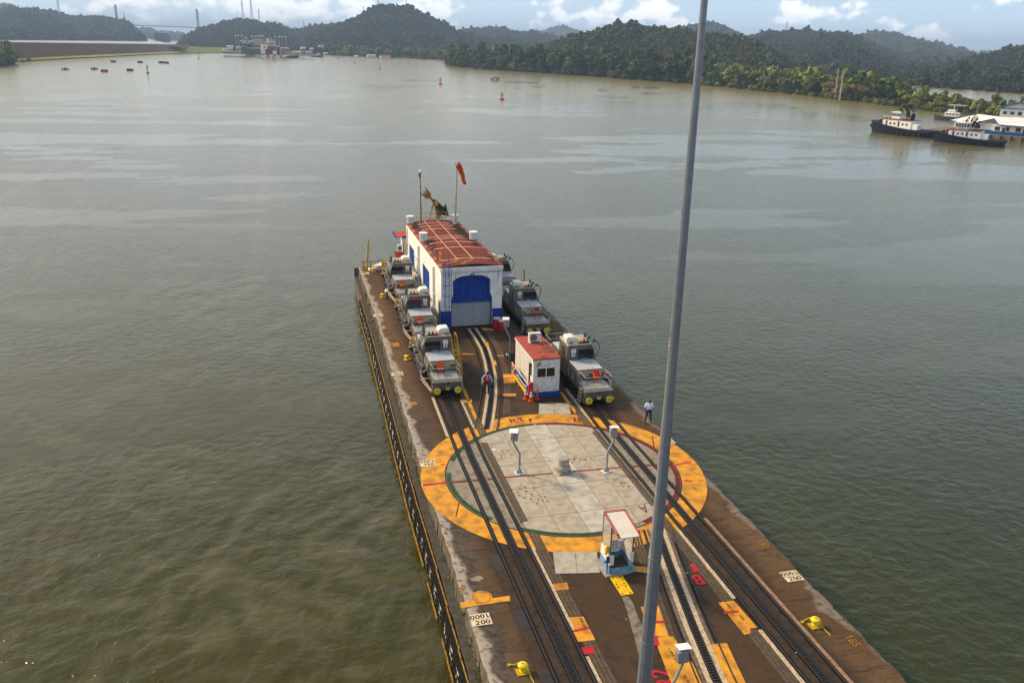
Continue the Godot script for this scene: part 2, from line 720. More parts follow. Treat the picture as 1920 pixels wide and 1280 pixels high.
# a ridge whose crest runs through the given photo points at a given distance (dist[i]); the foot in front lies at foot[i]
func hill(called: String, label: String, crest: Array, dist: Array, foot: Array, base: float, crown_: float, gap_: float, tint: Callable, bumpy := 1.0) -> void:
	var crown := crown_ * 0.8
	var gap := gap_ * 0.78
	var px: Array[Vector2] = []
	for i in crest.size():
		px.append(Vector2(crest[i][0], crest[i][1]))
	var x0 := px[0].x
	var x1 := px[px.size() - 1].x
	var nu := int((x1 - x0) / 5.0) + 2
	var nv := 26
	var st := start()
	st.set_smooth_group(1)
	var grid := []
	var seed_off := x0 * 3.1 + x1
	for i in nu:
		var x := lerpf(x0, x1, i / (nu - 1.0))
		var k := 0
		while k < px.size() - 2 and px[k + 1].x < x: k += 1
		var y: float = lerpf(px[k].y, px[k + 1].y, clampf((x - px[k].x) / (px[k + 1].x - px[k].x), 0.0, 1.0))
		var u := i / (nu - 1.0)
		var d0: float = lerpf(dist[0], dist[1], u)
		var f0: float = lerpf(foot[0], foot[1], u)
		var p := at(x, y, d0)
		var top := p.y - crown * 0.75
		var flat := Vector3(p.x - CAM.x, 0, p.z - CAM.z).normalized()
		var row := []
		for j in nv:
			var t := j / (nv - 1.0)
			var dd := 0.0
			var h := 0.0
			if t <= 0.68:
				var s := t / 0.68
				dd = lerpf(f0, d0, s)
				h = pow(s, 1.25)
				var rough := n_a.get_noise_2d(dd * 0.0035 + seed_off, x * 0.012) * 0.26 + n_b.get_noise_2d(dd * 0.0013, x * 0.008 + seed_off) * 0.25
				h = clampf(h + rough * sin(s * PI) * bumpy, 0.0, 0.97 if s < 1.0 else 1.0)
			else:
				var s := (t - 0.68) / 0.32
				dd = lerpf(d0, d0 + (d0 - f0) * 0.9 + 150.0, s)
				h = 1.0 - s * s * (3.0 - 2.0 * s)
			row.append(Vector3(CAM.x + flat.x * dd, base + (top - base) * h, CAM.z + flat.z * dd))
		grid.append(row)
	for i in nu - 1:
		for j in nv - 1:
			quad(st, grid[i][j], grid[i][j + 1], grid[i + 1][j + 1], grid[i + 1][j])
	tag(obj(called, st, soil()), label, "", "", "structure")
	var spots := []
	for i in nu - 1:
		for j in int(nv * 0.75):
			var a: Vector3 = grid[i][j]
			var b: Vector3 = grid[i + 1][j]
			var c: Vector3 = grid[i][j + 1]
			var d: Vector3 = grid[i + 1][j + 1]
			var area := a.distance_to(b) * a.distance_to(c)
			var want := area / (gap * gap)
			var cnt := int(want) + (1 if rng.randf() < want - int(want) else 0)
			for q in cnt:
				var s := rng.randf()
				var t := rng.randf()
				var p := a.lerp(b, s).lerp(c.lerp(d, s), t)
				var big := (0.62 + 0.85 * rng.randf() * rng.randf()) * (1.0 + 0.3 * n_b.get_noise_2d(p.x * 0.01, p.z * 0.01))
				spots.append([p - Vector3(0, crown * 0.12, 0), crown * big, crown * big * rng.randf_range(0.8, 1.2)])
	forest("forest", label.replace("hill", "forest canopy on the hill"), spots, tint, "forest on " + label)


func make_hills() -> void:
	for k in 4:
		canopy.append(crown_mesh(k, 150, 0.24))
	hill("hill", "faint wooded hill at the far left edge", [[-120, 20], [-60, 10], [0, 4], [20, 5], [45, 18], [90, 40]], [3900, 3900], [3000, 3000], 0.0, 22.0, 26.0, dark_tint)
	hill("hill", "hazy wooded hill behind the long earth dam", [[-140, 40], [-60, 26], [0, 20], [30, 13], [60, 12], [85, 17], [110, 23], [150, 29], [190, 27], [215, 34], [235, 38], [248, 50], [262, 60], [272, 76]], [2700, 2900], [1750, 2100], 4.0, 15.0, 17.0, dark_tint)
	hill("hill", "low pale hill seen under the bridge", [[240, 60], [252, 53], [275, 51], [300, 58], [320, 61], [345, 64], [370, 66]], [4700, 4700], [3600, 3700], 0.0, 22.0, 27.0, mid_tint)
	hill("hill", "long dark hill behind the far locks", [[335, 78], [347, 70], [360, 60], [372, 51], [400, 44], [432, 36], [458, 34], [480, 37], [496, 44], [511, 41], [531, 45], [545, 50], [560, 54], [575, 52], [598, 42], [627, 44], [650, 52], [690, 66]], [2300, 2400], [1650, 1650], -2.0, 13.0, 14.5, dark_tint)
	hill("hill", "high rounded dark green hill left of centre", [[520, 100], [556, 88], [575, 70], [590, 60], [604, 54], [642, 40], [671, 30], [692, 15], [715, 6], [741, 6], [762, 5], [779, 13], [808, 30], [837, 43], [858, 55], [880, 62], [900, 72], [940, 92]], [1950, 1900], [1480, 1330], -3.5, 12.0, 12.5, dark_tint)
	hill("hill", "low dark ridge right of the high rounded hill", [[835, 70], [864, 55], [890, 51], [919, 51], [940, 52], [955, 56], [975, 58], [999, 57], [1020, 62], [1046, 68], [1080, 80]], [2700, 2600], [1500, 1400], -3.0, 14.0, 17.0, dark_tint)
	hill("hill", "pale distant peak between two ridges", [[985, 66], [1012, 59], [1046, 47], [1056, 46], [1082, 56], [1098, 61], [1130, 70]], [4600, 4600], [3600, 3500], 0.0, 22.0, 26.0, mid_tint)
	hill("hill", "long ridge behind the lamp mast", [[1240, 60], [1278, 48], [1306, 42], [1327, 39], [1353, 43], [1382, 59], [1410, 72], [1440, 90]], [2700, 2600], [1700, 1500], -3.0, 15.0, 17.0, dark_tint)
	hill("hill", "broad wooded ridge right of the lamp mast", [[1385, 76], [1407, 66], [1429, 60], [1474, 55], [1510, 54], [1545, 60], [1584, 60], [1623, 73], [1671, 98], [1720, 118], [1770, 140]], [1950, 1750], [1050, 900], -3.5, 12.0, 12.5, dark_tint)
	hill("hill", "sunlit hazy ridge at the upper right", [[1580, 76], [1607, 65], [1645, 57], [1681, 60], [1704, 69], [1758, 79], [1791, 89], [1804, 88], [1830, 105], [1860, 122]], [2900, 2700], [1700, 1500], -3.0, 15.0, 17.0, mid_tint)
	hill("hill", "pale sliver of hill at the far right", [[1800, 106], [1826, 100], [1849, 97], [1862, 98], [1900, 112]], [4500, 4400], [3400, 3400], 0.0, 22.0, 26.0, mid_tint)
	hill("hill", "dark wooded hill at the right edge", [[1700, 140], [1730, 126], [1784, 118], [1830, 105], [1868, 98], [1891, 90], [1920, 88], [1980, 78], [2080, 60], [2180, 56]], [1350, 1250], [760, 620], -3.5, 11.0, 11.0, dark_tint)
	hill("hill", "near wooded hill above the right bank", [[1000, 108], [1022, 97], [1030, 83], [1061, 70], [1095, 64], [1124, 53], [1145, 47], [1176, 44], [1192, 42], [1212, 47], [1238, 47], [1278, 51], [1306, 58], [1337, 66], [1374, 67], [1407, 77], [1455, 96], [1494, 116], [1530, 132]], [1180, 960], [860, 560], -3.3, 10.5, 9.8, mid_tint)


func make_dam() -> void:
	# the long earth dam on the left with grass at its toe, the higher lake behind it
	var toe := [[-160, 128], [0, 118], [60, 114], [130, 110], [210, 106], [290, 102], [350, 100], [392, 98.6]]
	var top := [[-160, 80], [0, 79], [60, 79.5], [130, 80.5], [210, 81.5], [290, 82.5], [350, 83.5], [388, 91.5]]
	var st := start()
	var sg := start()
	var sb := start()
	for i in toe.size() - 1:
		var q := []
		for k in 2:
			var p := on(toe[i + k][0], toe[i + k][1], WATER)
			var away := Vector3(p.x - CAM.x, 0, p.z - CAM.z).normalized()
			var d := Vector2(p.x - CAM.x, p.z - CAM.z).length()
			var c := at(top[i + k][0], top[i + k][1], d + 62.0)
			var h := c.y
			var g0 := p + Vector3(0, 0.9, 0)
			var g1 := p + away * 22.0 + Vector3(0, 2.4, 0)
			q.append([p - Vector3(0, 1, 0), g0, g1, Vector3(c.x, h, c.z), Vector3(c.x, h, c.z) + away * 9.0, Vector3(c.x, h - 8.0, c.z) + away * 40.0])
		quad(sb, q[0][0], q[0][1], q[1][1], q[1][0])
		quad(sg, q[0][1], q[0][2], q[1][2], q[1][1])
		for k in range(2, 5):
			quad(st, q[0][k], q[0][k + 1], q[1][k + 1], q[1][k])
	var bank := MeshInstance3D.new()
	var rock := mat(Color(0.21, 0.095, 0.058), 0.95, 0.0, 0.55, 0.035)
	var o := obj("terrain", st, rock)
	tag(o, "long reddish brown earth dam on the left with a flat crest", "", "", "structure")
	obj("grass", sg, mat(Color(0.34, 0.33, 0.05), 0.95, 0.0, 0.5, 0.03), o)
	obj("rocks", sb, mat(Color(0.05, 0.045, 0.035), 0.95, 0.0, 0.5, 0.3), o)
	# the upper lake
	var sw := start()
	var w := [on(-260, 79.3, 7.4), on(-260, 70.0, 5.0), on(330, 77.5, 5.0), on(330, 83.0, 5.4)]
	quad(sw, Vector3(-1500, 6.6, -900), Vector3(-1900, 6.6, -2600), Vector3(-420, 6.6, -3100), Vector3(-145, 6.6, -1330))
	var wm := StandardMaterial3D.new()
	wm.albedo_color = Color(0.42, 0.43, 0.40)
	wm.roughness = 0.22
	wm.normal_enabled = true
	wm.normal_texture = tex["ripple"]
	wm.normal_scale = 0.5
	wm.uv1_triplanar = true
	wm.uv1_world_triplanar = true
	wm.uv1_scale = Vector3.ONE / 90.0
	tag(obj("lake", sw, wm), "pale strip of the higher lake behind the dam", "", "", "structure")


# ---------------------------------------------------------------- the lock wall: deck, sides

func sk(z: float) -> float:
	return minf(0.02 * maxf(0.0, -z - 3.0), 0.62)


func edge_l(z: float) -> float:
	return -8.22 - 0.014 * maxf(0.0, z - 4.0) + sk(z) * 0.9 + 0.05 * n_b.get_noise_1d(z * 0.9)


func edge_r(z: float) -> float:
	return 8.36 + sk(z) * 0.7 + 0.09 * n_b.get_noise_1d(z * 0.7 + 50.0) + 0.05 * n_b.get_noise_1d(z * 2.9)


const FAR_END := -51.5
const NEAR_END := 36.0


func deck_colour(x: float, z: float, el: float, er: float) -> Color:
	var big := n_a.get_noise_2d(x * 0.16, z * 0.10)
	var mid := n_a.get_noise_2d(x * 0.75 + 30.0, z * 0.6)
	var fine := n_a.get_noise_2d(x * 3.1, z * 2.6 + 11.0)
	var c := Color(0.130, 0.074, 0.038).lerp(Color(0.225, 0.135, 0.072), clampf(0.45 + big * 0.9 + mid * 0.4, 0.0, 1.0))
	# drag marks of cables across the walkways
	var drag := n_b.get_noise_2d(x * 0.5 + 5.0, z * 5.5)
	c = c.lerp(Color(0.07, 0.05, 0.036), smoothstep(0.15, 0.7, drag + mid * 0.5) * 0.7)
	# oil and rust by the tracks
	for t in [-4.97, 5.05]:
		var d: float = absf(x - t - sk(z))
		c = c.lerp(Color(0.040, 0.028, 0.021), (1.0 - smoothstep(0.9, 2.1 + big * 1.4, d)) * 0.85)
	if absf(x) < 3.6:
		c = c.lerp(Color(0.080, 0.051, 0.032), 0.78)
		c = c.lerp(Color(0.040, 0.032, 0.027), smoothstep(0.05, 0.5, mid + big * 0.6) * 0.6)
	# worn whitewash along the edges, gritty grey behind it
	var a := x - el
	var worn := 0.42 + 0.26 * n_b.get_noise_1d(z * 0.35) + 0.30 * mid + 0.12 * fine
	var pale := Color(0.53, 0.48, 0.43).lerp(Color(0.40, 0.32, 0.25), clampf(0.5 + fine * 1.4, 0.0, 1.0))
	var grit := smoothstep(1.9 + mid * 1.2, 0.7, a) * smoothstep(-26.0, 0.0, z)
	c = c.lerp(Color(0.15, 0.125, 0.10).lerp(Color(0.05, 0.046, 0.042), clampf(0.5 + fine * 2.2 + mid, 0.0, 1.0)), grit * 0.85)
	if a < 1.4:
		var w := smoothstep(worn + 0.10, worn - 0.06, a)
		w *= 1.0 - 0.8 * smoothstep(0.18, 0.42, fine + 0.35 * mid)
		c = c.lerp(pale, w)
	var b := er - x
	if b < 1.5:
		var worn_r := 0.34 + 0.5 * n_b.get_noise_1d(z * 0.22 + 90.0) + 0.3 * mid
		c = c.lerp(Color(0.36, 0.30, 0.235).lerp(Color(0.20, 0.16, 0.12), clampf(0.5 + fine * 1.5, 0.0, 1.0)), smoothstep(worn_r + 0.12, worn_r - 0.1, b) * 0.85)
		c = c.lerp(Color(0.03, 0.027, 0.023), smoothstep(0.34, 0.5, fine + mid * 0.3) * 0.7)
	var t := 1.0 + 0.22 * fine
	return Color(c.r * t, c.g * t, c.b * t)


func make_deck() -> void:
	var zs: Array[float] = []
	var z := FAR_END
	while z < NEAR_END:
		zs.append(z)
		z += 0.16 if z < -14.0 else (0.10 if z < 21.0 else 0.3)
	zs.append(NEAR_END)
	var nx := 170
	var v := PackedVector3Array()
	var col := PackedColorArray()
	var idx := PackedInt32Array()
	for k in zs.size():
		var el := edge_l(zs[k])
		var er := edge_r(zs[k])
		for i in nx:
			var x := lerpf(el, er, i / (nx - 1.0))
			v.append(Vector3(x, 0.012 * n_b.get_noise_2d(x * 0.5, zs[k] * 0.5) - 0.012 - (0.03 if i == 0 or i == nx - 1 else 0.0), zs[k]))
			col.append(deck_colour(x, zs[k], el, er))
	for k in zs.size() - 1:
		for i in nx - 1:
			var p := k * nx + i
			idx.append_array([p, p + 1, p + nx + 1, p, p + nx + 1, p + nx])
	var arr := []
	arr.resize(Mesh.ARRAY_MAX)
	arr[Mesh.ARRAY_VERTEX] = v
	arr[Mesh.ARRAY_COLOR] = col
	arr[Mesh.ARRAY_INDEX] = idx
	var st := SurfaceTool.new()
	st.create_from_arrays(arr)
	st.generate_normals()
	deck = put("pavement", st.commit(), painted_mesh())
	tag(deck, "stained brown concrete deck of the lock wall with worn white edges", "", "", "structure")


func make_wall_sides() -> void:
	var w := thing("lock_wall", "long concrete lock approach wall with black rubber fenders along its left face", "wall")
	var conc := mat(Color(0.17, 0.145, 0.115), 0.9, 0.0, 0.6, 0.5)
	var dark_conc := mat(Color(0.075, 0.068, 0.058), 0.9, 0.0, 0.6, 0.6)
	var left := start()
	var right := start()
	var ledge := start()
	var z := FAR_END
	while z < NEAR_END - 0.01:
		var z1 := minf(z + 0.4, NEAR_END)
		var a := edge_l(z)
		var b := edge_l(z1)
		var bite := 0.05 * n_b.get_noise_1d(z * 3.0)
		quad(left, Vector3(a, -0.04, z), Vector3(b, -0.04, z1), Vector3(b - 0.04 + bite, -1.0, z1), Vector3(a - 0.04 + bite, -1.0, z))
		quad(ledge, Vector3(a - 0.04, -1.0, z), Vector3(b - 0.04, -1.0, z1), Vector3(b - 0.50, -1.04, z1), Vector3(a - 0.50, -1.04, z))
		quad(left, Vector3(a - 0.50, -1.04, z), Vector3(b - 0.50, -1.04, z1), Vector3(b - 0.50, -6.0, z1), Vector3(a - 0.50, -6.0, z))
		a = edge_r(z)
		b = edge_r(z1)
		quad(right, Vector3(b, -0.04, z1), Vector3(a, -0.04, z), Vector3(a + 0.03, -6.0, z), Vector3(b + 0.03, -6.0, z1))
		z = z1
	obj("left_face", left, conc, w)
	obj("right_face", right, conc, w)
	obj("ledge", ledge, dark_conc, w)
	var ends := start()
	box(ends, Vector3(0, -3.03, FAR_END + 0.05), Vector3(16.3, 5.94, 0.1))
	box(ends, Vector3(-0.1, -3.03, NEAR_END - 0.05), Vector3(16.6, 5.94, 0.1))
	obj("end_face", ends, conc, w)
	# rubber fender panels, one beside the other, between a yellow rail above and yellow boards at the water
	var rubber := mat(Color(0.007, 0.006, 0.0055), 0.9, 0.0, 0.3, 0.8)
	var hose := mat(Color(0.05, 0.045, 0.04), 0.5, 0.0, 0.2)
	var print_ := mat(Color(0.62, 0.59, 0.53), 0.8, 0.0, 0.2)
	var yellow := mat(Color(0.42, 0.24, 0.055), 0.85, 0.0, 1.0, 0.9)
	var pz := -43.0
	var k := 0
	while pz < 24.0:
		var n := 1.55
		var mid := pz + n * 0.5
		var x0 := -8.75 - 0.014 * maxf(0.0, mid - 4.0) + sk(mid) * 0.9
		var tilt := Basis(Vector3.UP, -0.018 if mid < 0.0 else 0.0)
		var p := start()
		# a bulged face, four steps high
		var prof := [Vector2(0.0, -1.12), Vector2(-0.14, -1.22), Vector2(-0.25, -1.6), Vector2(-0.29, -2.1), Vector2(-0.27, -2.7), Vector2(-0.14, -3.25), Vector2(0.0, -3.3)]
		for i in prof.size() - 1:
			var o0 := 0.03
			quad(p, Vector3(x0 + prof[i].x, prof[i].y, pz + o0), Vector3(x0 + prof[i].x, prof[i].y, pz + n - o0), Vector3(x0 + prof[i + 1].x, prof[i + 1].y, pz + n - o0), Vector3(x0 + prof[i + 1].x, prof[i + 1].y, pz + o0))
			for s in [o0, n - o0]:
				tri(p, Vector3(x0 + 0.0, -2.5, pz + s), Vector3(x0 + prof[i].x, prof[i].y, pz + s), Vector3(x0 + prof[i + 1].x, prof[i + 1].y, pz + s))
		var panel := obj("fender_panel", p, rubber, w)
		var hs := start()
		var loop := []
		for i in 11:
			var t := PI * i / 10.0
			loop.append(Vector3(x0 - 0.24 - 0.08 * sin(t), -1.4 - 0.95 * sin(t), pz + n * (0.95 - 0.62 * i / 10.0)))
		if k > 24 or k % 3 == 0:
			tube(hs, loop, 0.028, 5)
			obj("rope_loop", hs, hose, panel)
		var pr := start()
		for row in 3:
			for c in (5 if row != 1 else 3):
				if rng.randf() < 0.2: continue
				var zc := pz + n * 0.28 + c * 0.10
				var yc := -1.62 - row * 0.2
				var xo := -0.262 - 0.016 * row
				quad(pr, Vector3(x0 + xo, yc, zc), Vector3(x0 + xo, yc, zc + 0.085), Vector3(x0 + xo - 0.013, yc - 0.13, zc + 0.085), Vector3(x0 + xo - 0.013, yc - 0.13, zc))
		obj("stencil_print", pr, print_, panel)
		if pz < -1.0 or (k % 3 != 0 and pz < 12.0):
			var by := start()
			box(by, Vector3(x0 - 0.33, -2.95, mid), Vector3(0.06, 0.17, n * 0.985), tilt)
			obj("fender_board", by, yellow, w)
		if k % 2 == 0:
			var ry := start()
			box(ry, Vector3(x0 - 0.10, -1.06, mid + n * 0.5), Vector3(0.06, 0.05, n * 1.985), tilt)
			obj("fender_rail", ry, yellow, w)
		pz += n
		k += 1
	# weeds in the ledge
	var weeds := start()
	for i in 260:
		var zz := rng.randf_range(-44.0, 24.0)
		if n_b.get_noise_1d(zz * 0.45) < 0.05: continue
		leaf_ball(weeds, Vector3(edge_l(zz) - rng.randf_range(0.05, 0.22), -0.95 + rng.randf() * 0.5, zz), Vector3(0.1, 0.12, 0.14), 9, 0.1, Color(0.09, 0.115, 0.02))
	var o := put("weeds", weeds.commit(), leaves_mat(), w)
	o.set_meta("kind", "stuff")


# ---------------------------------------------------------------- flat work on the deck

func sheet(st: SurfaceTool, pts: Array, y: float) -> void:
	var p := PackedVector2Array()
	for q in pts: p.append(Vector2(q.x, -q.z))
	prism(st, p, Transform3D(Basis(Vector3.RIGHT, Vector3.FORWARD, Vector3.UP), Vector3(0, y, 0)), 0.0)


func mark(called: String, px: Array, m: Material, y := 0.008) -> MeshInstance3D:
	var pts := []
	for i in px.size() / 2:
		pts.append(on(px[i * 2], px[i * 2 + 1]))
	var st := start()
	sheet(st, pts, y)
	return obj(called, st, m, deck)


func arc(st: SurfaceTool, r0: float, r1: float, a0: float, a1: float, y: float, c := Vector3.ZERO) -> void:    # angles from +x towards -z, degrees
	var n := maxi(2, int(absf(a1 - a0) / 2.5))
	for i in n:
		var t0 := deg_to_rad(lerpf(a0, a1, i / float(n)))
		var t1 := deg_to_rad(lerpf(a0, a1, (i + 1) / float(n)))
		quad(st, c + Vector3(cos(t0) * r0, y, -sin(t0) * r0), c + Vector3(cos(t1) * r0, y, -sin(t1) * r0), c + Vector3(cos(t1) * r1, y, -sin(t1) * r1), c + Vector3(cos(t0) * r1, y, -sin(t0) * r1))


func ribbon(st: SurfaceTool, path: Array, off: float, wide: float, y0: float, y1: float) -> void:     # path of Vector2(x, z)
	var l := []
	var r := []
	for i in path.size():
		var d: Vector2 = (path[mini(i + 1, path.size() - 1)] - path[maxi(i - 1, 0)]).normalized()
		var nrm := Vector2(-d.y, d.x)          # to the right of a path that runs towards -z is +x
		if nrm.x < 0.0 : nrm = -nrm
		var c: Vector2 = path[i] + nrm * off
		l.append(c - nrm * wide * 0.5)
		r.append(c + nrm * wide * 0.5)
	for i in path.size() - 1:
		var f: bool = path[i + 1].y < path[i].y
		var a: Vector2 = l[i]
		var b: Vector2 = l[i + 1]
		var c: Vector2 = r[i + 1]
		var d: Vector2 = r[i]
		if not f:
			a = l[i + 1]; b = l[i]; c = r[i]; d = r[i + 1]
		quad(st, Vector3(a.x, y1, a.y), Vector3(b.x, y1, b.y), Vector3(c.x, y1, c.y), Vector3(d.x, y1, d.y))
		quad(st, Vector3(b.x, y1, b.y), Vector3(a.x, y1, a.y), Vector3(a.x, y0, a.y), Vector3(b.x, y0, b.y))
		quad(st, Vector3(d.x, y1, d.y), Vector3(c.x, y1, c.y), Vector3(c.x, y0, c.y), Vector3(d.x, y0, d.y))


func yellow_paint() -> StandardMaterial3D:
	if mats.has("yellow_paint"):
		return mats["yellow_paint"]
	var m := StandardMaterial3D.new()
	m.roughness = 0.75
	m.albedo_texture = noise_tex("worn_yellow", 0.005, 6, Color(0.52, 0.35, 0.08), Color(0.84, 0.60, 0.04), 1024, FastNoiseLite.TYPE_SIMPLEX_SMOOTH, Color(0.76, 0.51, 0.03))
	m.uv1_triplanar = true
	m.uv1_world_triplanar = true
	m.uv1_scale = Vector3.ONE * 0.19
	mats["yellow_paint"] = m
	return m


func make_turntable() -> void:
	var t := thing("turntable", "round grey locomotive turntable flush with the deck inside a yellow painted ring", "turntable")
	var grey := mat(Color(0.40, 0.355, 0.29), 0.9, 0.0, 0.3, 0.45)
	var worn := mat(Color(0.27, 0.235, 0.185), 0.9, 0.0, 0.5, 0.5)
	var dark := mat(Color(0.012, 0.011, 0.010), 0.8, 0.0, 0.0)
	var st := start()
	lathe(st, Vector3.ZERO, [[7.02, -0.1], [7.02, 0.012], [0.0, 0.0125]], 128)
	obj("platform", st, worn, t)
	st = start()
	arc(st, 7.02, 7.11, 0, 360, 0.006)
	obj("gap", st, dark, t)
	# concrete plates, one by one, cut by the circle
	var xs := [-3.86, -2.18, -0.62, 0.95, 2.33, 3.86]
	var zs := [-7.2, -4.6, -1.56, 1.42, 4.58, 7.2]
	var plates := [grey, mat(Color(0.43, 0.385, 0.315), 0.9, 0.0, 0.25, 0.4), mat(Color(0.385, 0.34, 0.275), 0.9, 0.0, 0.3, 0.5), mat(Color(0.48, 0.445, 0.385), 0.88, 0.0, 0.4, 0.35)]
	var round_ := PackedVector2Array()
	for i in 96:
		round_.append(Vector2(cos(TAU * i / 96.0), sin(TAU * i / 96.0)) * 6.73)
	for i in 5:
		for j in 5:
			var g := 0.022
			var sq := PackedVector2Array([Vector2(xs[i] + g, -zs[j] - g), Vector2(xs[i + 1] - g, -zs[j] - g), Vector2(xs[i + 1] - g, -zs[j + 1] + g), Vector2(xs[i] + g, -zs[j + 1] + g)])
			for piece in Geometry2D.intersect_polygons(sq, round_):
				st = start()
				prism(st, piece, Transform3D(Basis(Vector3.RIGHT, Vector3.FORWARD, Vector3.UP), Vector3(0, 0.034 + 0.003 * ((i * 7 + j * 3) % 3), 0)), 0.03)
				var pm: Material = plates[3] if i == 2 else plates[(i * 5 + j * 3) % 3]
				obj("plate", st, pm, t)
	# painted rim: green on the left, dark red on the right
	var green := mat(Color(0.030, 0.080, 0.040), 0.8, 0.0, 0.5, 0.7)
	var red := mat(Color(0.16, 0.022, 0.026), 0.8, 0.0, 0.45, 0.7)
	st = start()
	for q in [[89, 155], [168, 218], [232, 287]]:
		st = start()
		arc(st, 6.73, 7.0, q[0], q[1], 0.020)
		obj("green_rim", st, green, t)
	st = start()
	arc(st, 6.73, 7.0, -68, 87, 0.020)
	obj("red_rim", st, red, t)
	st = start()
	var line := mat(Color(0.28, 0.035, 0.04), 0.8, 0.0, 0.5, 0.8)
	for s in [[-6.9, -5.85], [-5.55, -5.2], [-4.65, -4.35], [-3.84, -0.62], [0.62, 3.84], [4.4, 4.9], [5.3, 5.7], [5.95, 6.9]]:
		box(st, Vector3((s[0] + s[1]) * 0.5, 0.043, 0.04 + 0.022 * (s[0] + s[1])), Vector3(s[1] - s[0], 0.004, 0.15), Basis(Vector3.UP, -0.044))
	obj("red_line", st, line, t)
	text("A", 0.75, Transform3D(Basis(Vector3.LEFT, Vector3.BACK, Vector3.UP), Vector3(3.12, 0.046, 5.05)), red, t, "painted_letter", 0.75, "Droid Sans")
	# rust stains on the plates
	st = start()
	for i in 150:
		var blob: Vector2 = [Vector2(-2.9, 1.9), Vector2(1.6, -1.2), Vector2(-2.4, 2.6), Vector2(-3.0, -3.0), Vector2(2.9, 2.0)][i % 5]
		var c := Vector3(blob.x + rng.randfn() * 0.42, 0.045, blob.y + rng.randfn() * 0.5)
		var q := []
		var s := rng.randf_range(0.02, 0.09)
		for k in 5:
			q.append(c + Vector3(cos(k * 1.257) * s * rng.randf_range(0.5, 1.3), 0, sin(k * 1.257) * s * rng.randf_range(0.5, 1.3)))
		sheet(st, q, 0.0425 + 0.00002 * i)
	var sp := obj("rust_spots", st, mat(Color(0.22, 0.13, 0.06), 0.95, 0.0, 0.3), t)
	sp.set_meta("kind", "stuff")


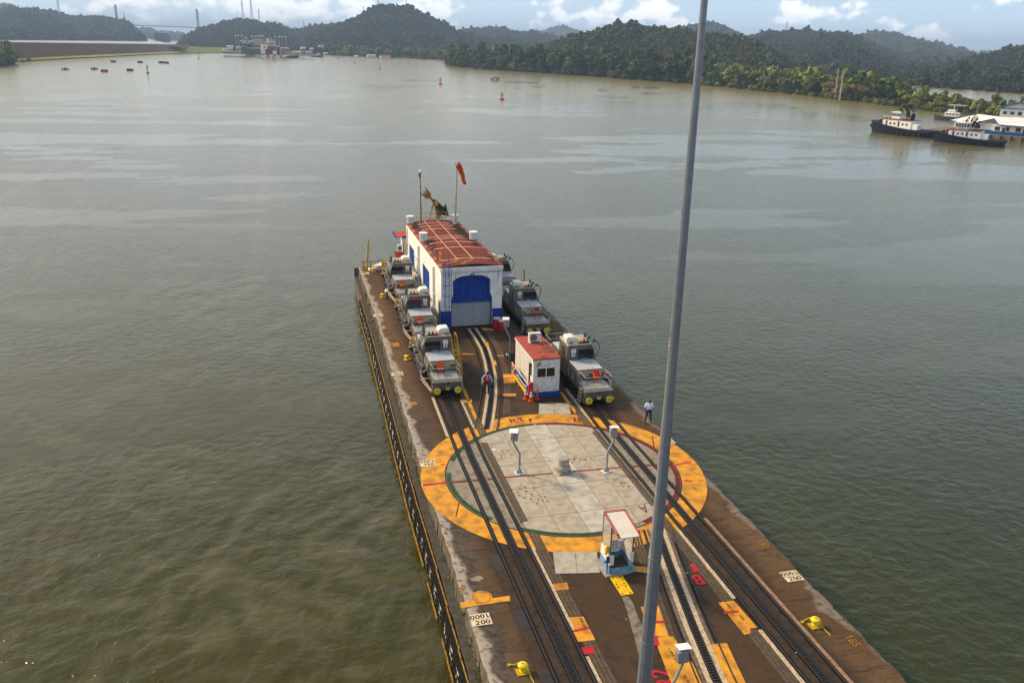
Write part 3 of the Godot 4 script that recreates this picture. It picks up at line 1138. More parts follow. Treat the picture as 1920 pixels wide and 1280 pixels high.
func make_tracks() -> void:
	var steel := mat(Color(0.055, 0.045, 0.040), 0.45, 0.6, 0.4, 1.3)
	var black := mat(Color(0.009, 0.008, 0.008), 0.75, 0.0, 0.2, 1.0)
	var rust := mat(Color(0.060, 0.040, 0.029), 0.85, 0.1, 0.5, 0.8)
	var bed_m := mat(Color(0.050, 0.036, 0.027), 0.9, 0.0, 0.6, 0.5)
	var board := mat(Color(0.105, 0.078, 0.056), 0.85, 0.0, 0.45, 0.9)
	var pale := mat(Color(0.56, 0.44, 0.30), 0.85, 0.0, 0.65, 1.3)
	var tan_m := mat(Color(0.33, 0.20, 0.125), 0.85, 0.0, 0.6, 1.3)
	for side in [-1, 1]:
		var c := -4.97 if side < 0 else 5.05
		var t := thing("rack_track", "straight locomotive track with a black centre rack along the %s edge" % ("fendered" if side < 0 else "plain"), "track")
		var path := []
		var z := NEAR_END
		while z > -50.0:
			path.append(Vector2(c + sk(z), z))
			z -= 1.5
		var near := path.filter(func(p): return p.y > 6.8)
		var tabl := [Vector2(c, 4.9), Vector2(c, -4.9)]
		var back := path.filter(func(p): return p.y < -6.9)
		# steel plates beside the rack, each with its own edges
		for seg in [near, back]:
			for i in seg.size() - 1:
				var st := start()
				ribbon(st, [seg[i].lerp(seg[i + 1], 0.006), seg[i].lerp(seg[i + 1], 0.994)], -0.48 if i % 2 else -0.49, 0.44, -0.03, 0.012)
				obj("bed_plate", st, rust if (i * 7) % 3 else bed_m, t)
				st = start()
				ribbon(st, [seg[i].lerp(seg[i + 1], 0.006), seg[i].lerp(seg[i + 1], 0.994)], 0.48, 0.44, -0.03, 0.011)
				obj("bed_plate", st, bed_m, t)
				if side < 0 and seg == near:
					st = start()
					ribbon(st, [seg[i].lerp(seg[i + 1], 0.006), seg[i].lerp(seg[i + 1], 0.994)], -1.12, 0.56, -0.03, 0.013)
					obj("cover_plate", st, rust if i % 3 else steel, t)
		for k in [-1, 1]:
			var st := start()
			ribbon(st, path, k * 0.765, 0.075, -0.05, 0.062)
			obj("rail", st, steel, t)
			st = start()
			ribbon(st, path, k * 0.69, 0.075, -0.05, 0.044)
			ribbon(st, path, k * 0.835, 0.06, -0.05, 0.044)
			obj("groove", st, black, t)
		var st := start()
		ribbon(st, path, 0.0, 0.44, -0.05, 0.045)
		obj("rack_bed", st, black, t)
		st = start()
		ribbon(st, path, -0.17, 0.05, 0.0, 0.066)
		ribbon(st, path, 0.17, 0.05, 0.0, 0.066)
		obj("rack_rail", st, steel, t)
		st = start()
		for i in path.size() - 1:
			for q in 11:
				var p: Vector2 = path[i].lerp(path[i + 1], q / 11.0)
				box(st, Vector3(p.x, 0.055, p.y), Vector3(0.28, 0.03, 0.06))
		var teeth := obj("rack_teeth", st, steel, t)
		teeth.set_meta("kind", "stuff")
		# pale concrete strips beside the rails
		for s in ([[-0.95, 0.22, -12.9, -6.3, pale], [0.95, 0.2, -11.8, -7.3, pale], [0.93, 0.2, 7.3, 14.2, pale], [0.93, 0.2, 15.75, NEAR_END, pale]] if side < 0 else [[0.95, 0.26, 6.7, NEAR_END, tan_m], [-0.95, 0.2, 7.5, 13.6, pale], [-0.95, 0.2, 15.9, NEAR_END, pale], [-0.95, 0.2, -12.5, -7.0, pale]]):
			var part := []
			var zz: float = s[3]
			while zz > s[2] + 0.01:
				part.append(Vector2(c + sk(zz), zz))
				zz -= 0.9
			part.append(Vector2(c + sk(s[2]), s[2]))
			st = start()
			ribbon(st, part, s[0], s[1], -0.03, 0.02)
			obj("edge_strip", st, s[4], t)
		# conductor slot: three boards with dark slits between them
		var inner: int = -side
		for q in 3:
			st = start()
			ribbon(st, path.filter(func(p): return absf(p.y) > 7.8), inner * (1.17 + 0.19 * q), 0.165, -0.03, 0.016)
			if q == 1 or true: ribbon(st, tabl, inner * (1.05 + 0.15 * q), 0.135, 0.0, 0.042)
			obj("slot_board", st, board, t)
		st = start()
		ribbon(st, path, inner * 1.265, 0.03, -0.03, 0.0105)
		ribbon(st, path, inner * 1.455, 0.03, -0.03, 0.0105)
		obj("slot", st, black, t)
	# the two curved tracks: from the machine house door to the turntable, and from the turntable towards the lower edge
	var far_c := smooth_path([Vector2(0.37, -27.7), Vector2(0.38, -25.1), Vector2(0.3, -22.3), Vector2(-0.06, -19.26), Vector2(-0.62, -15.9), Vector2(-1.36, -12.76), Vector2(-2.16, -10.0), Vector2(-2.95, -7.45), Vector2(-3.15, -6.9)])
	var near_c := smooth_path([Vector2(3.0, 7.2), Vector2(2.65, 8.7), Vector2(2.3, 10.2), Vector2(1.78, 12.64), Vector2(1.28, 15.02), Vector2(0.72, 18.1), Vector2(0.3, 21.0), Vector2(0.0, 26.0), Vector2(0.0, 35.0)])
	for k in 2:
		var path := far_c if k == 0 else near_c
		var t := thing("curved_track", "curved rack track from the blue door to the turntable" if k == 0 else "curved rack track running from the turntable past the lamp mast", "track")
		var st := start()
		ribbon(st, path, 0.0, 0.36, -0.05, 0.014 if k == 0 else 0.026)
		obj("rack_bed", st, black, t)
		st = start()
		ribbon(st, path, -0.15, 0.05, 0.0, 0.046)
		ribbon(st, path, 0.15, 0.05, 0.0, 0.046)
		obj("rack_rail", st, steel, t)
		st = start()
		for i in path.size() - 1:
			var d: Vector2 = path[i + 1] - path[i]
			for q in 3:
				var p: Vector2 = path[i].lerp(path[i + 1], q / 3.0)
				box(st, Vector3(p.x, 0.028, p.y), Vector3(0.25, 0.03, 0.06), Basis(Vector3.UP, atan2(d.x, d.y)))
		obj("rack_teeth", st, steel, t).set_meta("kind", "stuff")
		for s in [-1, 1]:
			st = start()
			ribbon(st, path, s * 0.78, 0.07, -0.05, 0.03)
			obj("rail", st, steel, t)
			st = start()
			ribbon(st, path, s * 0.70 , 0.06, -0.05, 0.010)
			obj("groove", st, black, t)
			st = start()
			ribbon(st, path, s * 0.31, 0.22, -0.03, 0.011 if k == 0 else 0.024)
			obj("edge_strip", st, pale, t)
			if k == 1:
				st = start()
				ribbon(st, path, s * 0.51, 0.17, -0.03, 0.010)
				obj("edge_band", st, mat(Color(0.16, 0.125, 0.095), 0.9, 0.0, 0.6, 1.0), t)
		# slotted conductor boards on its right
		for q in 3:
			st = start()
			ribbon(st, path.filter(func(p): return k == 1 or p.y < -8.9), 1.0 + 0.17 * q if k == 0 else -1.05 - 0.17 * q, 0.14, -0.03, 0.010)
			obj("slot_board", st, board, t)


func smooth_path(p: Array) -> Array:
	var c := Curve2D.new()
	for i in p.size():
		var d: Vector2 = (p[mini(i + 1, p.size() - 1)] - p[maxi(i - 1, 0)]) / 6.0
		c.add_point(p[i], -d, d)
	var out := []
	var n := int(c.get_baked_length() / 0.5)
	for i in n + 1:
		out.append(c.sample_baked(c.get_baked_length() * i / n))
	return out


func ground_text(s: String, h: float, x: float, z: float, turn: float, m: Material, wide := 1.0, y := 0.012, bold := false) -> void:
	var b := Basis(Vector3.UP, turn) * Basis(Vector3.RIGHT, Vector3.FORWARD, Vector3.UP)
	text(s, h, Transform3D(b, Vector3(x, y, z) + b * Vector3(0, -h * 0.5 * 0.0, 0)), m, deck, "painted_lettering", wide, "Droid Sans", bold)


func make_markings() -> void:
	var yel := yellow_paint()
	var red := mat(Color(0.46, 0.022, 0.035), 0.75, 0.0, 0.4, 0.9)
	var maroon := mat(Color(0.20, 0.02, 0.03), 0.8, 0.0, 0.45, 0.9)
	var white := mat(Color(0.72, 0.60, 0.42), 0.8, 0.0, 0.35, 0.9)
	var black := mat(Color(0.02, 0.017, 0.013), 0.85, 0.0, 0.2)
	var orange := mat(Color(0.42, 0.19, 0.02), 0.85, 0.0, 0.5, 0.9)
	# the yellow ring, in the pieces that rails and slots cut it into
	var cuts := [-31.0, -34.5, -44.5, -49.0, -57.0]
	var st := start()
	arc(st, 7.11, 8.55, 33, 147, 0.0075)
	arc(st, 7.11, 8.55, 147, 213, 0.0072)
	arc(st, 7.11, 8.55, 213, 327, 0.0075)
	arc(st, 7.11, 8.55, -33, 33, 0.0072)
	obj("yellow_ring", st, yel, deck)
	mark("red_line", [793, 908, 836, 903, 837, 906, 793.5, 912], red, 0.011)
	mark("red_line", [1258, 872, 1296, 864.5, 1296, 867, 1258, 875], red, 0.011)
	mark("red_tick", [826, 870.5, 835, 869.5, 835, 871.5, 826, 872.5], red, 0.011)
	mark("red_tick", [1283.5, 899, 1298, 901.5, 1298, 903.5, 1283.5, 901.5], red, 0.011)
	mark("dark_tick", [860, 941, 862, 941.5, 856, 969, 853.5, 968.5], maroon, 0.011)
	mark("dark_tick", [1222, 818, 1224, 818, 1228, 838, 1225.5, 838], maroon, 0.011)
	mark("red_arrow", [990, 785, 998, 784.8, 995, 793], maroon, 0.011)
	ground_text("R1", 0.6, -0.80, -7.83, 0.05, maroon, 1.15, 0.011, true)
	ground_text("B", 0.65, 3.3, -7.02, -0.25, maroon, 1.1, 0.011, true)
	ground_text("A", 0.55, -3.42, -7.02, 0.35, maroon, 1.0, 0.011, true)
	# distance plates along both edges
	var plate_at := [[-7.86, 12.35, "1000", "200"], [-7.75, -3.0, "1050", "150"], [-7.65, -18.1, "1100", "100"], [-7.45, -33.2, "1150", "50"], [-7.2, -48.6, "1200", "0"], [7.75, 12.6, "1000", "200"], [8.0, -2.6, "1050", "150"]]
	for p in plate_at:
		st = start()
		sheet(st, [Vector3(p[0] - 0.46, 0, p[1] - 0.41), Vector3(p[0] + 0.46, 0, p[1] - 0.41), Vector3(p[0] + 0.46, 0, p[1] - 0.015), Vector3(p[0] - 0.46, 0, p[1] - 0.015)], 0.011)
		sheet(st, [Vector3(p[0] - 0.46, 0, p[1] + 0.015), Vector3(p[0] + 0.46, 0, p[1] + 0.015), Vector3(p[0] + 0.46, 0, p[1] + 0.41), Vector3(p[0] - 0.46, 0, p[1] + 0.41)], 0.011)
		obj("distance_panel", st, white, deck)
		ground_text(p[2], 0.27, p[0], p[1] - 0.212, PI, black, 1.12, 0.013, true)
		ground_text(p[3], 0.27, p[0] + 0.05, p[1] + 0.212, 0.0, black, 1.12, 0.013, true)
	ground_text("196", 0.36, -8.18, 10.0, PI * 0.5, orange, 0.9, 0.010)
	ground_text("190", 0.36, 7.85, 9.7, -PI * 0.5, orange, 0.9, 0.010)
	ground_text("185", 0.36, 7.7, 17.5, -PI * 0.5, orange, 0.9, 0.010)
	# bars and blocks
	for q in [[862, 1130, 955, 1117, 957, 1126.5, 865, 1140.5], [1024.5, 1097, 1063, 1092, 1067, 1104.5, 1031, 1108.5], [1062, 1158, 1094, 1156, 1116.5, 1199.5, 1083, 1204], [1347, 1130, 1376, 1126, 1421, 1177, 1406, 1178, 1408, 1187, 1396, 1190.5],
			[1322, 1058, 1332, 1057, 1336, 1066, 1327, 1068], [1294, 1059.5, 1299, 1058, 1310, 1071, 1305, 1073], [1184, 1061, 1216, 1063, 1214, 1074, 1182, 1071], [1201, 1138, 1235, 1136, 1254, 1193, 1224, 1197],
			[1226, 1193, 1262, 1193.5, 1300, 1245, 1324, 1300, 1266, 1300], [1320, 1208, 1363, 1206, 1406, 1296, 1348, 1296],
			[905.5, 642, 914.8, 641.3, 917.4, 649.5, 908.7, 650], [921.6, 676.8, 929.4, 676.5, 931.5, 684.5, 923.4, 685.2], [943, 702, 966, 701, 966, 718, 945, 718.5], [943, 738, 968, 738, 968, 742.7, 943, 743],
			[865.8, 728, 872, 728, 894, 782, 890.5, 788.5], [860.5, 749.6, 885, 748.7, 885, 754, 861, 755], [1049, 735, 1054, 735, 1080, 770, 1078.5, 777], [865.5, 662.8, 889, 663.6, 889, 664.8, 865.5, 664.6], [929.5, 666, 945, 666.4, 945, 667.6, 929.5, 667.4], [902.5, 614.6, 926, 617, 926, 620, 905, 619.5]]:
		mark("yellow_block", q, yel, 0.0180)
	for q in [[1070.5, 1182.5, 1104, 1175, 1106, 1179, 1073, 1186.5], [1080, 1215.5, 1110, 1211, 1117, 1224, 1087, 1229.5], [1294, 1060, 1304, 1058.5, 1311, 1071, 1303, 1073.5], [1222, 1192, 1232, 1191, 1237, 1210.5, 1222, 1212], [1356, 1147.5, 1384, 1144, 1386.5, 1148, 1359, 1152], [1222, 1164.5, 1245, 1164, 1247, 1168.5, 1222, 1169], [944, 709, 966, 708.5, 966, 709.5, 944, 710]]:
		mark("red_block", q, red, 0.0215)
	for q in [[909, 625.7, 921, 625.7, 922, 629, 911, 629.2], [924.5, 650, 932.5, 650, 933.5, 653.5, 926, 653.8], [938, 682.5, 948.5, 682.3, 949.5, 688, 940, 688.2]]:
		mark("red_patch", q, mat(Color(0.17, 0.03, 0.03), 0.85, 0.0, 0.6, 0.9), 0.0115)
	ground_text("B", 0.8, 3.1, 11.82, PI, red, 0.85, 0.012, true)
	ground_text("R2", 0.82, -1.38, 17.75, PI * 0.5, red, 0.95, 0.012, true)
	# small stencilled lines on the blocks
	var faint := mat(Color(0.12, 0.07, 0.02), 0.85, 0.0, 0.3)
	for q in [[-3.47, 13.55, 0.9], [-3.47, 15.2, 0.45], [3.55, 14.1, 0.9], [3.72, 15.0, 0.4], [-0.42, 16.6, 0.9], [-0.22, 16.7, 0.5], [-0.5, 18.2, 0.8]]:
		st = start()
		for i in int(q[2] / 0.075):
			if (i + int(q[1] * 10)) % 6 == 5: continue
			box(st, Vector3(q[0] + (0.0 if i % 2 else 0.012), 0.0225, q[1] - q[2] * 0.5 + i * 0.075), Vector3(0.13, 0.003, 0.045))
		obj("stencil_print", st, faint, deck)
	# manhole with its yellow collar; steel plate with bolt holes; grey slabs each side of the turntable; patched strip
	st = start()
	arc(st, 0.0, 0.50, 0, 360, 0.016, Vector3(-7.47, 0, 10.79))
	obj("manhole_collar", st, yel, deck)
	st = start()
	arc(st, 0.41, 0.43, 0, 360, 0.0195, Vector3(-7.47, 0, 10.79))
	obj("manhole_gap", st, black, deck)
	mark("rusty_patch", [828, 646, 841, 645, 846, 648, 842, 651, 830, 652], orange, 0.010)
	mark("rusty_patch", [766, 755, 778, 753, 784, 757, 776, 760], orange, 0.010)
	mark("rusty_patch", [733, 643, 747, 642, 750, 648, 738, 651], orange, 0.010)
	mark("pale_patch", [882, 1084, 900, 1079, 908, 1084, 898, 1090, 884, 1089], mat(Color(0.26, 0.21, 0.16), 0.9), 0.010)
	var slab := mat(Color(0.40, 0.37, 0.31), 0.9, 0.0, 0.35, 0.5)
	for q in [[1037, 1035, 1078, 1035, 1082, 1075, 1042, 1076], [1078.7, 1035, 1119, 1035, 1125, 1074, 1082.7, 1075], [1011, 757, 1039, 756.5, 1040, 777, 1010, 777], [1039.5, 756.5, 1066, 756, 1071, 777, 1040.5, 777]]:
		var pts := []
		for i in 4: pts.append(on(q[i * 2], q[i * 2 + 1]))
		st = start()
		var pp := PackedVector2Array()
		for w in pts: pp.append(Vector2(w.x, -w.z))
		prism(st, pp, Transform3D(Basis(Vector3.RIGHT, Vector3.FORWARD, Vector3.UP), Vector3(0, 0.03, 0)), 0.05)
		obj("concrete_slab", st, slab, deck)
	for q in [[1142.5, 1082, 1167.5, 1079, 1178, 1096, 1153.5, 1099.5], [1153.8, 1100, 1178.3, 1096.5, 1188.5, 1113, 1165, 1117]]:
		mark("steel_plate", q, mat(Color(0.80, 0.47, 0.012), 0.6, 0.0, 0.25, 0.9), 0.016)
	for q in [[1149, 1084], [1163, 1081.5], [1156, 1096], [1170, 1094], [1159.5, 1102], [1173.5, 1099.8], [1167, 1113.5], [1182, 1111.5]]:
		mark("bolt_hole", [q[0] - 1.6, q[1] - 1, q[0] + 1.6, q[1] - 1.2, q[0] + 1.8, q[1] + 1, q[0] - 1.4, q[1] + 1.1], black, 0.019)
	var pts2 := [1166, 1119, 1178, 1118, 1188, 1132, 1195, 1152, 1204, 1172, 1214, 1200, 1220, 1235, 1204, 1246, 1196, 1222, 1188, 1190, 1181, 1165, 1174, 1140]
	mark("patched_strip", pts2, mat(Color(0.24, 0.205, 0.17), 0.95, 0.0, 0.75, 0.7), 0.009)
	mark("white_fleck", [876.5 + 45, 842, 928, 841.5, 930, 844, 924, 845], mat(Color(0.7, 0.7, 0.7), 0.8), 0.046)
	for i in 26:
		var x := rng.randf_range(-7.5, 7.8)
		var zz := rng.randf_range(-13.0, 19.0)
		st = start()
		sheet(st, [Vector3(x, 0, zz), Vector3(x + 0.06, 0, zz + 0.01), Vector3(x + 0.05, 0, zz + 0.05), Vector3(x - 0.01, 0, zz + 0.05)], 0.05)
		if i % 2: obj("white_fleck", st, mat(Color(0.5, 0.47, 0.42), 0.8, 0.0, 0.0), deck)
	# joints and cracks across the walkways
	st = start()
	for zz in [-42.0, -36.5, -30.0, -25.2, -20.6, -14.5, -9.3, 6.9, 8.6, 14.3, 19.2]:
		for s in [-1, 1]:
			var x0 := -8.2 + sk(zz) if s < 0 else 6.3 + sk(zz)
			var x1 := -6.3 + sk(zz) if s < 0 else 8.2 + sk(zz)
			var prev := Vector3(x0, 0, zz)
			for i in 8:
				var nxt := Vector3(lerpf(x0, x1, (i + 1) / 8.0), 0, zz + 0.06 * rng.randfn())
				sheet(st, [prev + Vector3(0, 0, -0.012), nxt + Vector3(0, 0, -0.012), nxt + Vector3(0, 0, 0.012), prev + Vector3(0, 0, 0.012)], 0.0065)
				prev = nxt
	obj("cracks", st, mat(Color(0.03, 0.022, 0.017), 0.95, 0.0, 0.0), deck).set_meta("kind", "stuff")


# ---------------------------------------------------------------- machine house

func make_machine_house() -> void:
	var white := mat(Color(0.80, 0.79, 0.78), 0.75, 0.0, 0.18, 0.35)
	var blue := mat(Color(0.012, 0.055, 0.33), 0.6, 0.0, 0.35, 0.6)
	var steel := mat(Color(0.36, 0.37, 0.40), 0.4, 0.5, 0.2, 0.8)
	var yellow := mat(Color(0.62, 0.36, 0.03), 0.6, 0.0, 0.3)
	var h := thing("machine_house", "white flat-roofed lock machine house with a red roof and a tall blue door", "building", Vector3(0.40, 0, -27.95), 0.012)
	var W := 2.78        # half width
	var D := 19.9
	var H := 5.62
	# front wall with the door opening cut out: jambs that step in, a flat arch above
	var st := start()
	var door := [Vector2(-1.9, 0.0), Vector2(-1.9, 2.72), Vector2(-1.72, 3.1), Vector2(-1.72, 4.40), Vector2(-1.4, 4.66), Vector2(-0.9, 4.82), Vector2(0.0, 4.90), Vector2(0.9, 4.82), Vector2(1.4, 4.66), Vector2(1.72, 4.40), Vector2(1.72, 3.1), Vector2(1.9, 2.72), Vector2(1.9, 0.0)]
	var poly := PackedVector2Array([Vector2(W, 0), Vector2(W, H - 0.35), Vector2(-W, H - 0.35), Vector2(-W, 0)])
	for p in door: poly.append(p)
	prism(st, poly, Transform3D.IDENTITY, 0.35)
	obj("front_wall", st, white, h)
	st = start()
	box(st, Vector3(0, H - 0.17, -0.12), Vector3(W * 2 + 0.12, 0.36, 0.46), Basis.IDENTITY, 0.03)
	box(st, Vector3(0, H - 0.40, -0.14), Vector3(W * 2 + 0.05, 0.09, 0.40), Basis.IDENTITY, 0.02)
	obj("cornice", st, white, h)
	# left wall with two tall openings, right wall and rear wall plain
	var openings := [[-5.9, -9.7], [-14.7, -18.1]]
	st = start()
	var z0 := -0.35
	for o in openings:
		box(st, Vector3(-W + 0.15, H * 0.5, (z0 + o[0]) * 0.5), Vector3(0.3, H, z0 - o[0]))
		box(st, Vector3(-W + 0.15, (H + 3.75) * 0.5, (o[0] + o[1]) * 0.5), Vector3(0.3, H - 3.75, o[0] - o[1]))
		z0 = o[1]
	box(st, Vector3(-W + 0.15, H * 0.5, (z0 - D) * 0.5), Vector3(0.3, H, z0 + D))
	obj("left_wall", st, white, h)
	st = start()
	box(st, Vector3(W - 0.15, H * 0.5, -(0.35 + D) * 0.5), Vector3(0.3, H, D - 0.35))
	box(st, Vector3(0, H * 0.5, -D + 0.15), Vector3(W * 2 - 0.62, H, 0.3))
	obj("rear_wall", st, white, h)
	for o in openings:
		var zc: float = (o[0] + o[1]) * 0.5
		var wz: float = o[0] - o[1]
		st = start()
		box(st, Vector3(-W + 0.13, 2.72, zc), Vector3(0.10, 2.06, wz - 0.06))
		var up := obj("blue_shutter", st, blue, h)
		st = start()
		for i in 3:
			box(st, Vector3(-W + 0.075, 2.72, zc - wz * 0.33 + wz * 0.33 * i), Vector3(0.03, 2.0, 0.07))
		obj("batten", st, blue, up)
		st = start()
		box(st, Vector3(-W + 0.20, 0.84, zc), Vector3(0.08, 1.68, wz - 0.06))
		obj("white_door", st, white, h)
		st = start()
		box(st, Vector3(-W + 0.12, 0.84, o[1] + 0.30), Vector3(0.14, 1.68, 0.55))
		obj("blue_post", st, blue, h)
		st = start()
		box(st, Vector3(-W - 0.05, 1.64, zc), Vector3(0.24, 0.14, wz + 0.2))
		obj("lintel_rail", st, steel, h)
	var streak := mat(Color(0.50, 0.47, 0.43), 0.9, 0.0, 0.3)
	for i in 26:
		st = start()
		var zz := -0.6 - rng.randf() * 19.0
		var skip := false
		for o in openings: skip = skip or (zz < o[0] + 0.2 and zz > o[1] - 0.2)
		var len_ := rng.randf_range(0.4, 1.8)
		var w_ := rng.randf_range(0.02, 0.05)
		if i < 17 and not skip:
			tri(st, Vector3(-W - 0.004, H - 0.02, zz - w_), Vector3(-W - 0.004, H - 0.02 - len_, zz), Vector3(-W - 0.004, H - 0.02, zz + w_))
		else:
			var xx := rng.randf_range(-2.6, 2.6)
			if absf(xx) < 1.8: len_ *= 0.2
			tri(st, Vector3(xx - w_, H - 0.46, 0.004), Vector3(xx + w_, H - 0.46, 0.004), Vector3(xx, H - 0.46 - len_, 0.004))
		obj("rain_streak", st, streak, h)
	# round buttresses and pipes along the left wall
	for zz in [-11.5, -3.2]:
		st = start()
		lathe(st, Vector3(-W - 0.02, 0, zz), [[0.34, 0.0], [0.34, 1.1], [0.22, 1.35], [0.2, H - 0.6], [0.0, H - 0.55]], 14, Basis.IDENTITY, false)
		obj("buttress", st, white, h)
	var cable := mat(Color(0.02, 0.02, 0.022), 0.6, 0.0, 0.0)
	st = start()
	tube(st, [Vector3(-W - 0.06, 2.0, -14.4), Vector3(-W - 0.08, 1.82, -13.0), Vector3(-W - 0.08, 1.9, -11.3), Vector3(-W - 0.1, 1.45, -9.6), Vector3(-W - 0.08, 1.6, -7.0), Vector3(-W - 0.08, 1.35, -4.6)], 0.05, 6)
	obj("hung_cable", st, cable, h)
	st = start()
	bar(st, Vector3(-W - 0.05, 0.1, -0.9), Vector3(-W - 0.05, 2.4, -0.9), 0.04)
	bar(st, Vector3(-W - 0.05, 1.2, -19.0), Vector3(-W - 0.05, 5.2, -19.0), 0.03)
	obj("conduit", st, cable, h)
	st = start()
	box(st, Vector3(-W - 0.08, 2.55, -3.4), Vector3(0.12, 0.10, 1.3), Basis(Vector3.RIGHT, 0.25))
	box(st, Vector3(-W - 0.08, 3.4, -13.6), Vector3(0.12, 0.10, 1.2), Basis(Vector3.RIGHT, 0.25))
	obj("strip_lamp", st, mat(Color(0.65, 0.62, 0.5), 0.5), h)
	# blue base blocks left and right of the door
	st = start()
	box(st, Vector3(-W + 0.40, 0.84, 0.01), Vector3(0.98, 1.68, 0.06))
	box(st, Vector3(W - 0.40, 0.84, 0.01), Vector3(0.98, 1.68, 0.06))
	box(st, Vector3(-W - 0.01, 0.84, -0.12), Vector3(0.06, 1.68, 0.3))
	box(st, Vector3(W + 0.01, 0.84, -0.4), Vector3(0.06, 1.68, 0.9))
	obj("blue_plinth", st, blue, h)
	# the door: painted boards above, a roller shutter below
	for i in 9:
		st = start()
		box(st, Vector3(-1.66 + i * 0.415, 3.62, -0.42), Vector3(0.405, 2.7, 0.07), Basis.IDENTITY, 0.012)
		obj("door_board", st, blue, h)
	st = start()
	box(st, Vector3(-1.87, 1.3, -0.30), Vector3(0.1, 2.6, 0.1))
	box(st, Vector3(1.87, 1.3, -0.30), Vector3(0.1, 2.6, 0.1))
	box(st, Vector3(0, 2.42, -0.33), Vector3(3.7, 0.16, 0.1))
	obj("door_frame", st, blue, h)
	for i in 24:
		st = start()
		var y := 0.06 + i * 0.098
		quad(st, Vector3(-1.82, y + 0.049, -0.36), Vector3(1.82, y + 0.049, -0.36), Vector3(1.82, y, -0.40), Vector3(-1.82, y, -0.40))
		quad(st, Vector3(-1.82, y + 0.098, -0.40), Vector3(1.82, y + 0.098, -0.40), Vector3(1.82, y + 0.049, -0.36), Vector3(-1.82, y + 0.049, -0.36))
		obj("shutter_slat", st, steel, h)
	st = start()
	box(st, Vector3(0, 4.98, 0.06), Vector3(0.3, 0.06, 0.2))
	lathe(st, Vector3(0, 5.02, 0.14), [[0.14, -0.1], [0.1, 0.04], [0.0, 0.1]], 12)
	bar(st, Vector3(0.1, 5.1, 0.03), Vector3(2.6, 5.12, 0.03), 0.018)
	bar(st, Vector3(-1.45, 5.2, 0.03), Vector3(-1.75, 2.5, 0.03), 0.015)
	obj("door_lamp", st, mat(Color(0.2, 0.2, 0.2), 0.5, 0.4), h)
	# roof: slightly arched, red, with cream seams
	st = start()
	st.set_smooth_group(1)
	var nx := 28
	var nz := 80
	var red_c := Color(0.23, 0.040, 0.026)
	for j in nz:
		for i in nx:
			var q := []
			for k in [[0, 0], [0, 1], [1, 1], [1, 0]]:
				var u: float = (i + k[0]) / float(nx)
				var v: float = (j + k[1]) / float(nz)
				var x := lerpf(-W + 0.02, W - 0.02, u)
				var z := lerpf(-0.02, -D + 0.02, v)
				q.append(Vector3(x, H + 0.02 + 0.24 * sin(u * PI), z))
			for k in [0, 1, 2, 0, 2, 3]:
				var p: Vector3 = q[k]
				var n := n_a.get_noise_2d(p.x * 0.5, p.z * 0.3)
				var f := n_a.get_noise_2d(p.x * 2.4, p.z * 2.0 + 9.0)
				var c := red_c.lerp(Color(0.32, 0.075, 0.048), clampf(0.4 + n * 1.2, 0.0, 1.0))
				# moss and dirt where water stands
				var moss := 0.0
				for s in [[2.1, -14.6, 0.85, 3.6], [2.2, -8.6, 0.5, 1.6], [-2.0, -17.2, 0.75, 1.3], [-2.0, -9.4, 0.5, 1.7], [2.3, -2.4, 0.5, 1.1], [2.2, -11.0, 0.5, 1.5], [-2.0, -6.9, 0.25, 1.2]]:
					moss = maxf(moss, 1.0 - Vector2((p.x - s[0]) / s[2], (p.z - s[1]) / s[3]).length())
				c = c.lerp(Color(0.020, 0.015, 0.011), smoothstep(-0.02, 0.30, moss + f * 0.3 + n * 0.25) * 0.94)
				st.set_color(c)
				st.add_vertex(p)
	obj("roof_sheet", st, painted_mesh(0.8, 0.7), h)
	var cream := mat(Color(0.66, 0.46, 0.31), 0.85, 0.0, 0.5, 0.9)
	var pale := mat(Color(0.66, 0.35, 0.24), 0.85, 0.0, 0.6, 0.9)
	for z in [-2.3, -6.7, -9.0, -10.6, -11.6, -15.2, -16.8, -18.2]:
		st = start()
		var a0 := -2.2 if z > -12.0 else -1.9
		var a1 := 2.35 if z > -9.5 else 1.7
		for i in 14:
			var x0 := lerpf(a0, a1, i / 14.0)
			var x1 := lerpf(a0, a1, (i + 1) / 14.0)
			var y0 := H + 0.035 + 0.24 * sin((x0 + W) / (W * 2) * PI)
			var y1 := H + 0.035 + 0.24 * sin((x1 + W) / (W * 2) * PI)
			var w := 0.13 + 0.06 * n_b.get_noise_2d(x0 * 2.0, z)
			quad(st, Vector3(x0, y0, z - w), Vector3(x1, y1, z - w), Vector3(x1, y1, z + w), Vector3(x0, y0, z + w))
		obj("roof_seam", st, pale, h)
	for s in [-0.9, 0.52]:
		st = start()
		var y: float = H + 0.05 + 0.24 * sin((s + W) / (W * 2) * PI)
		box(st, Vector3(s, y, -10.7), Vector3(0.075, 0.02, 17.6))
		var far_x: float = -2.35 if s < 0.0 else -0.9
		var d := Vector3(far_x - s, 0, 1.65)
		box(st, Vector3((far_x + s) * 0.5, y - 0.03, -1.08), Vector3(0.075, 0.02, d.length()), Basis.looking_at(d.normalized()))
		obj("walkway_line", st, cream, h)
	# tile coping along both long edges
	var tile := mat(Color(0.24, 0.062, 0.045), 0.85, 0.0, 0.5, 0.9)
	var tile_b := mat(Color(0.42, 0.20, 0.15), 0.85, 0.0, 0.5, 0.9)
	for s in [-1, 1]:
		for i in 33:
			st = start()
			box(st, Vector3(s * (W - 0.06), H + 0.05, -0.3 - i * 0.6), Vector3(0.34, 0.06, 0.585), Basis(Vector3.FORWARD, s * 0.25) * Basis(Vector3.UP, 0.0), 0.012)
			obj("coping_tile", st, tile_b if (i * 5 + s) % 4 == 0 else tile, h)
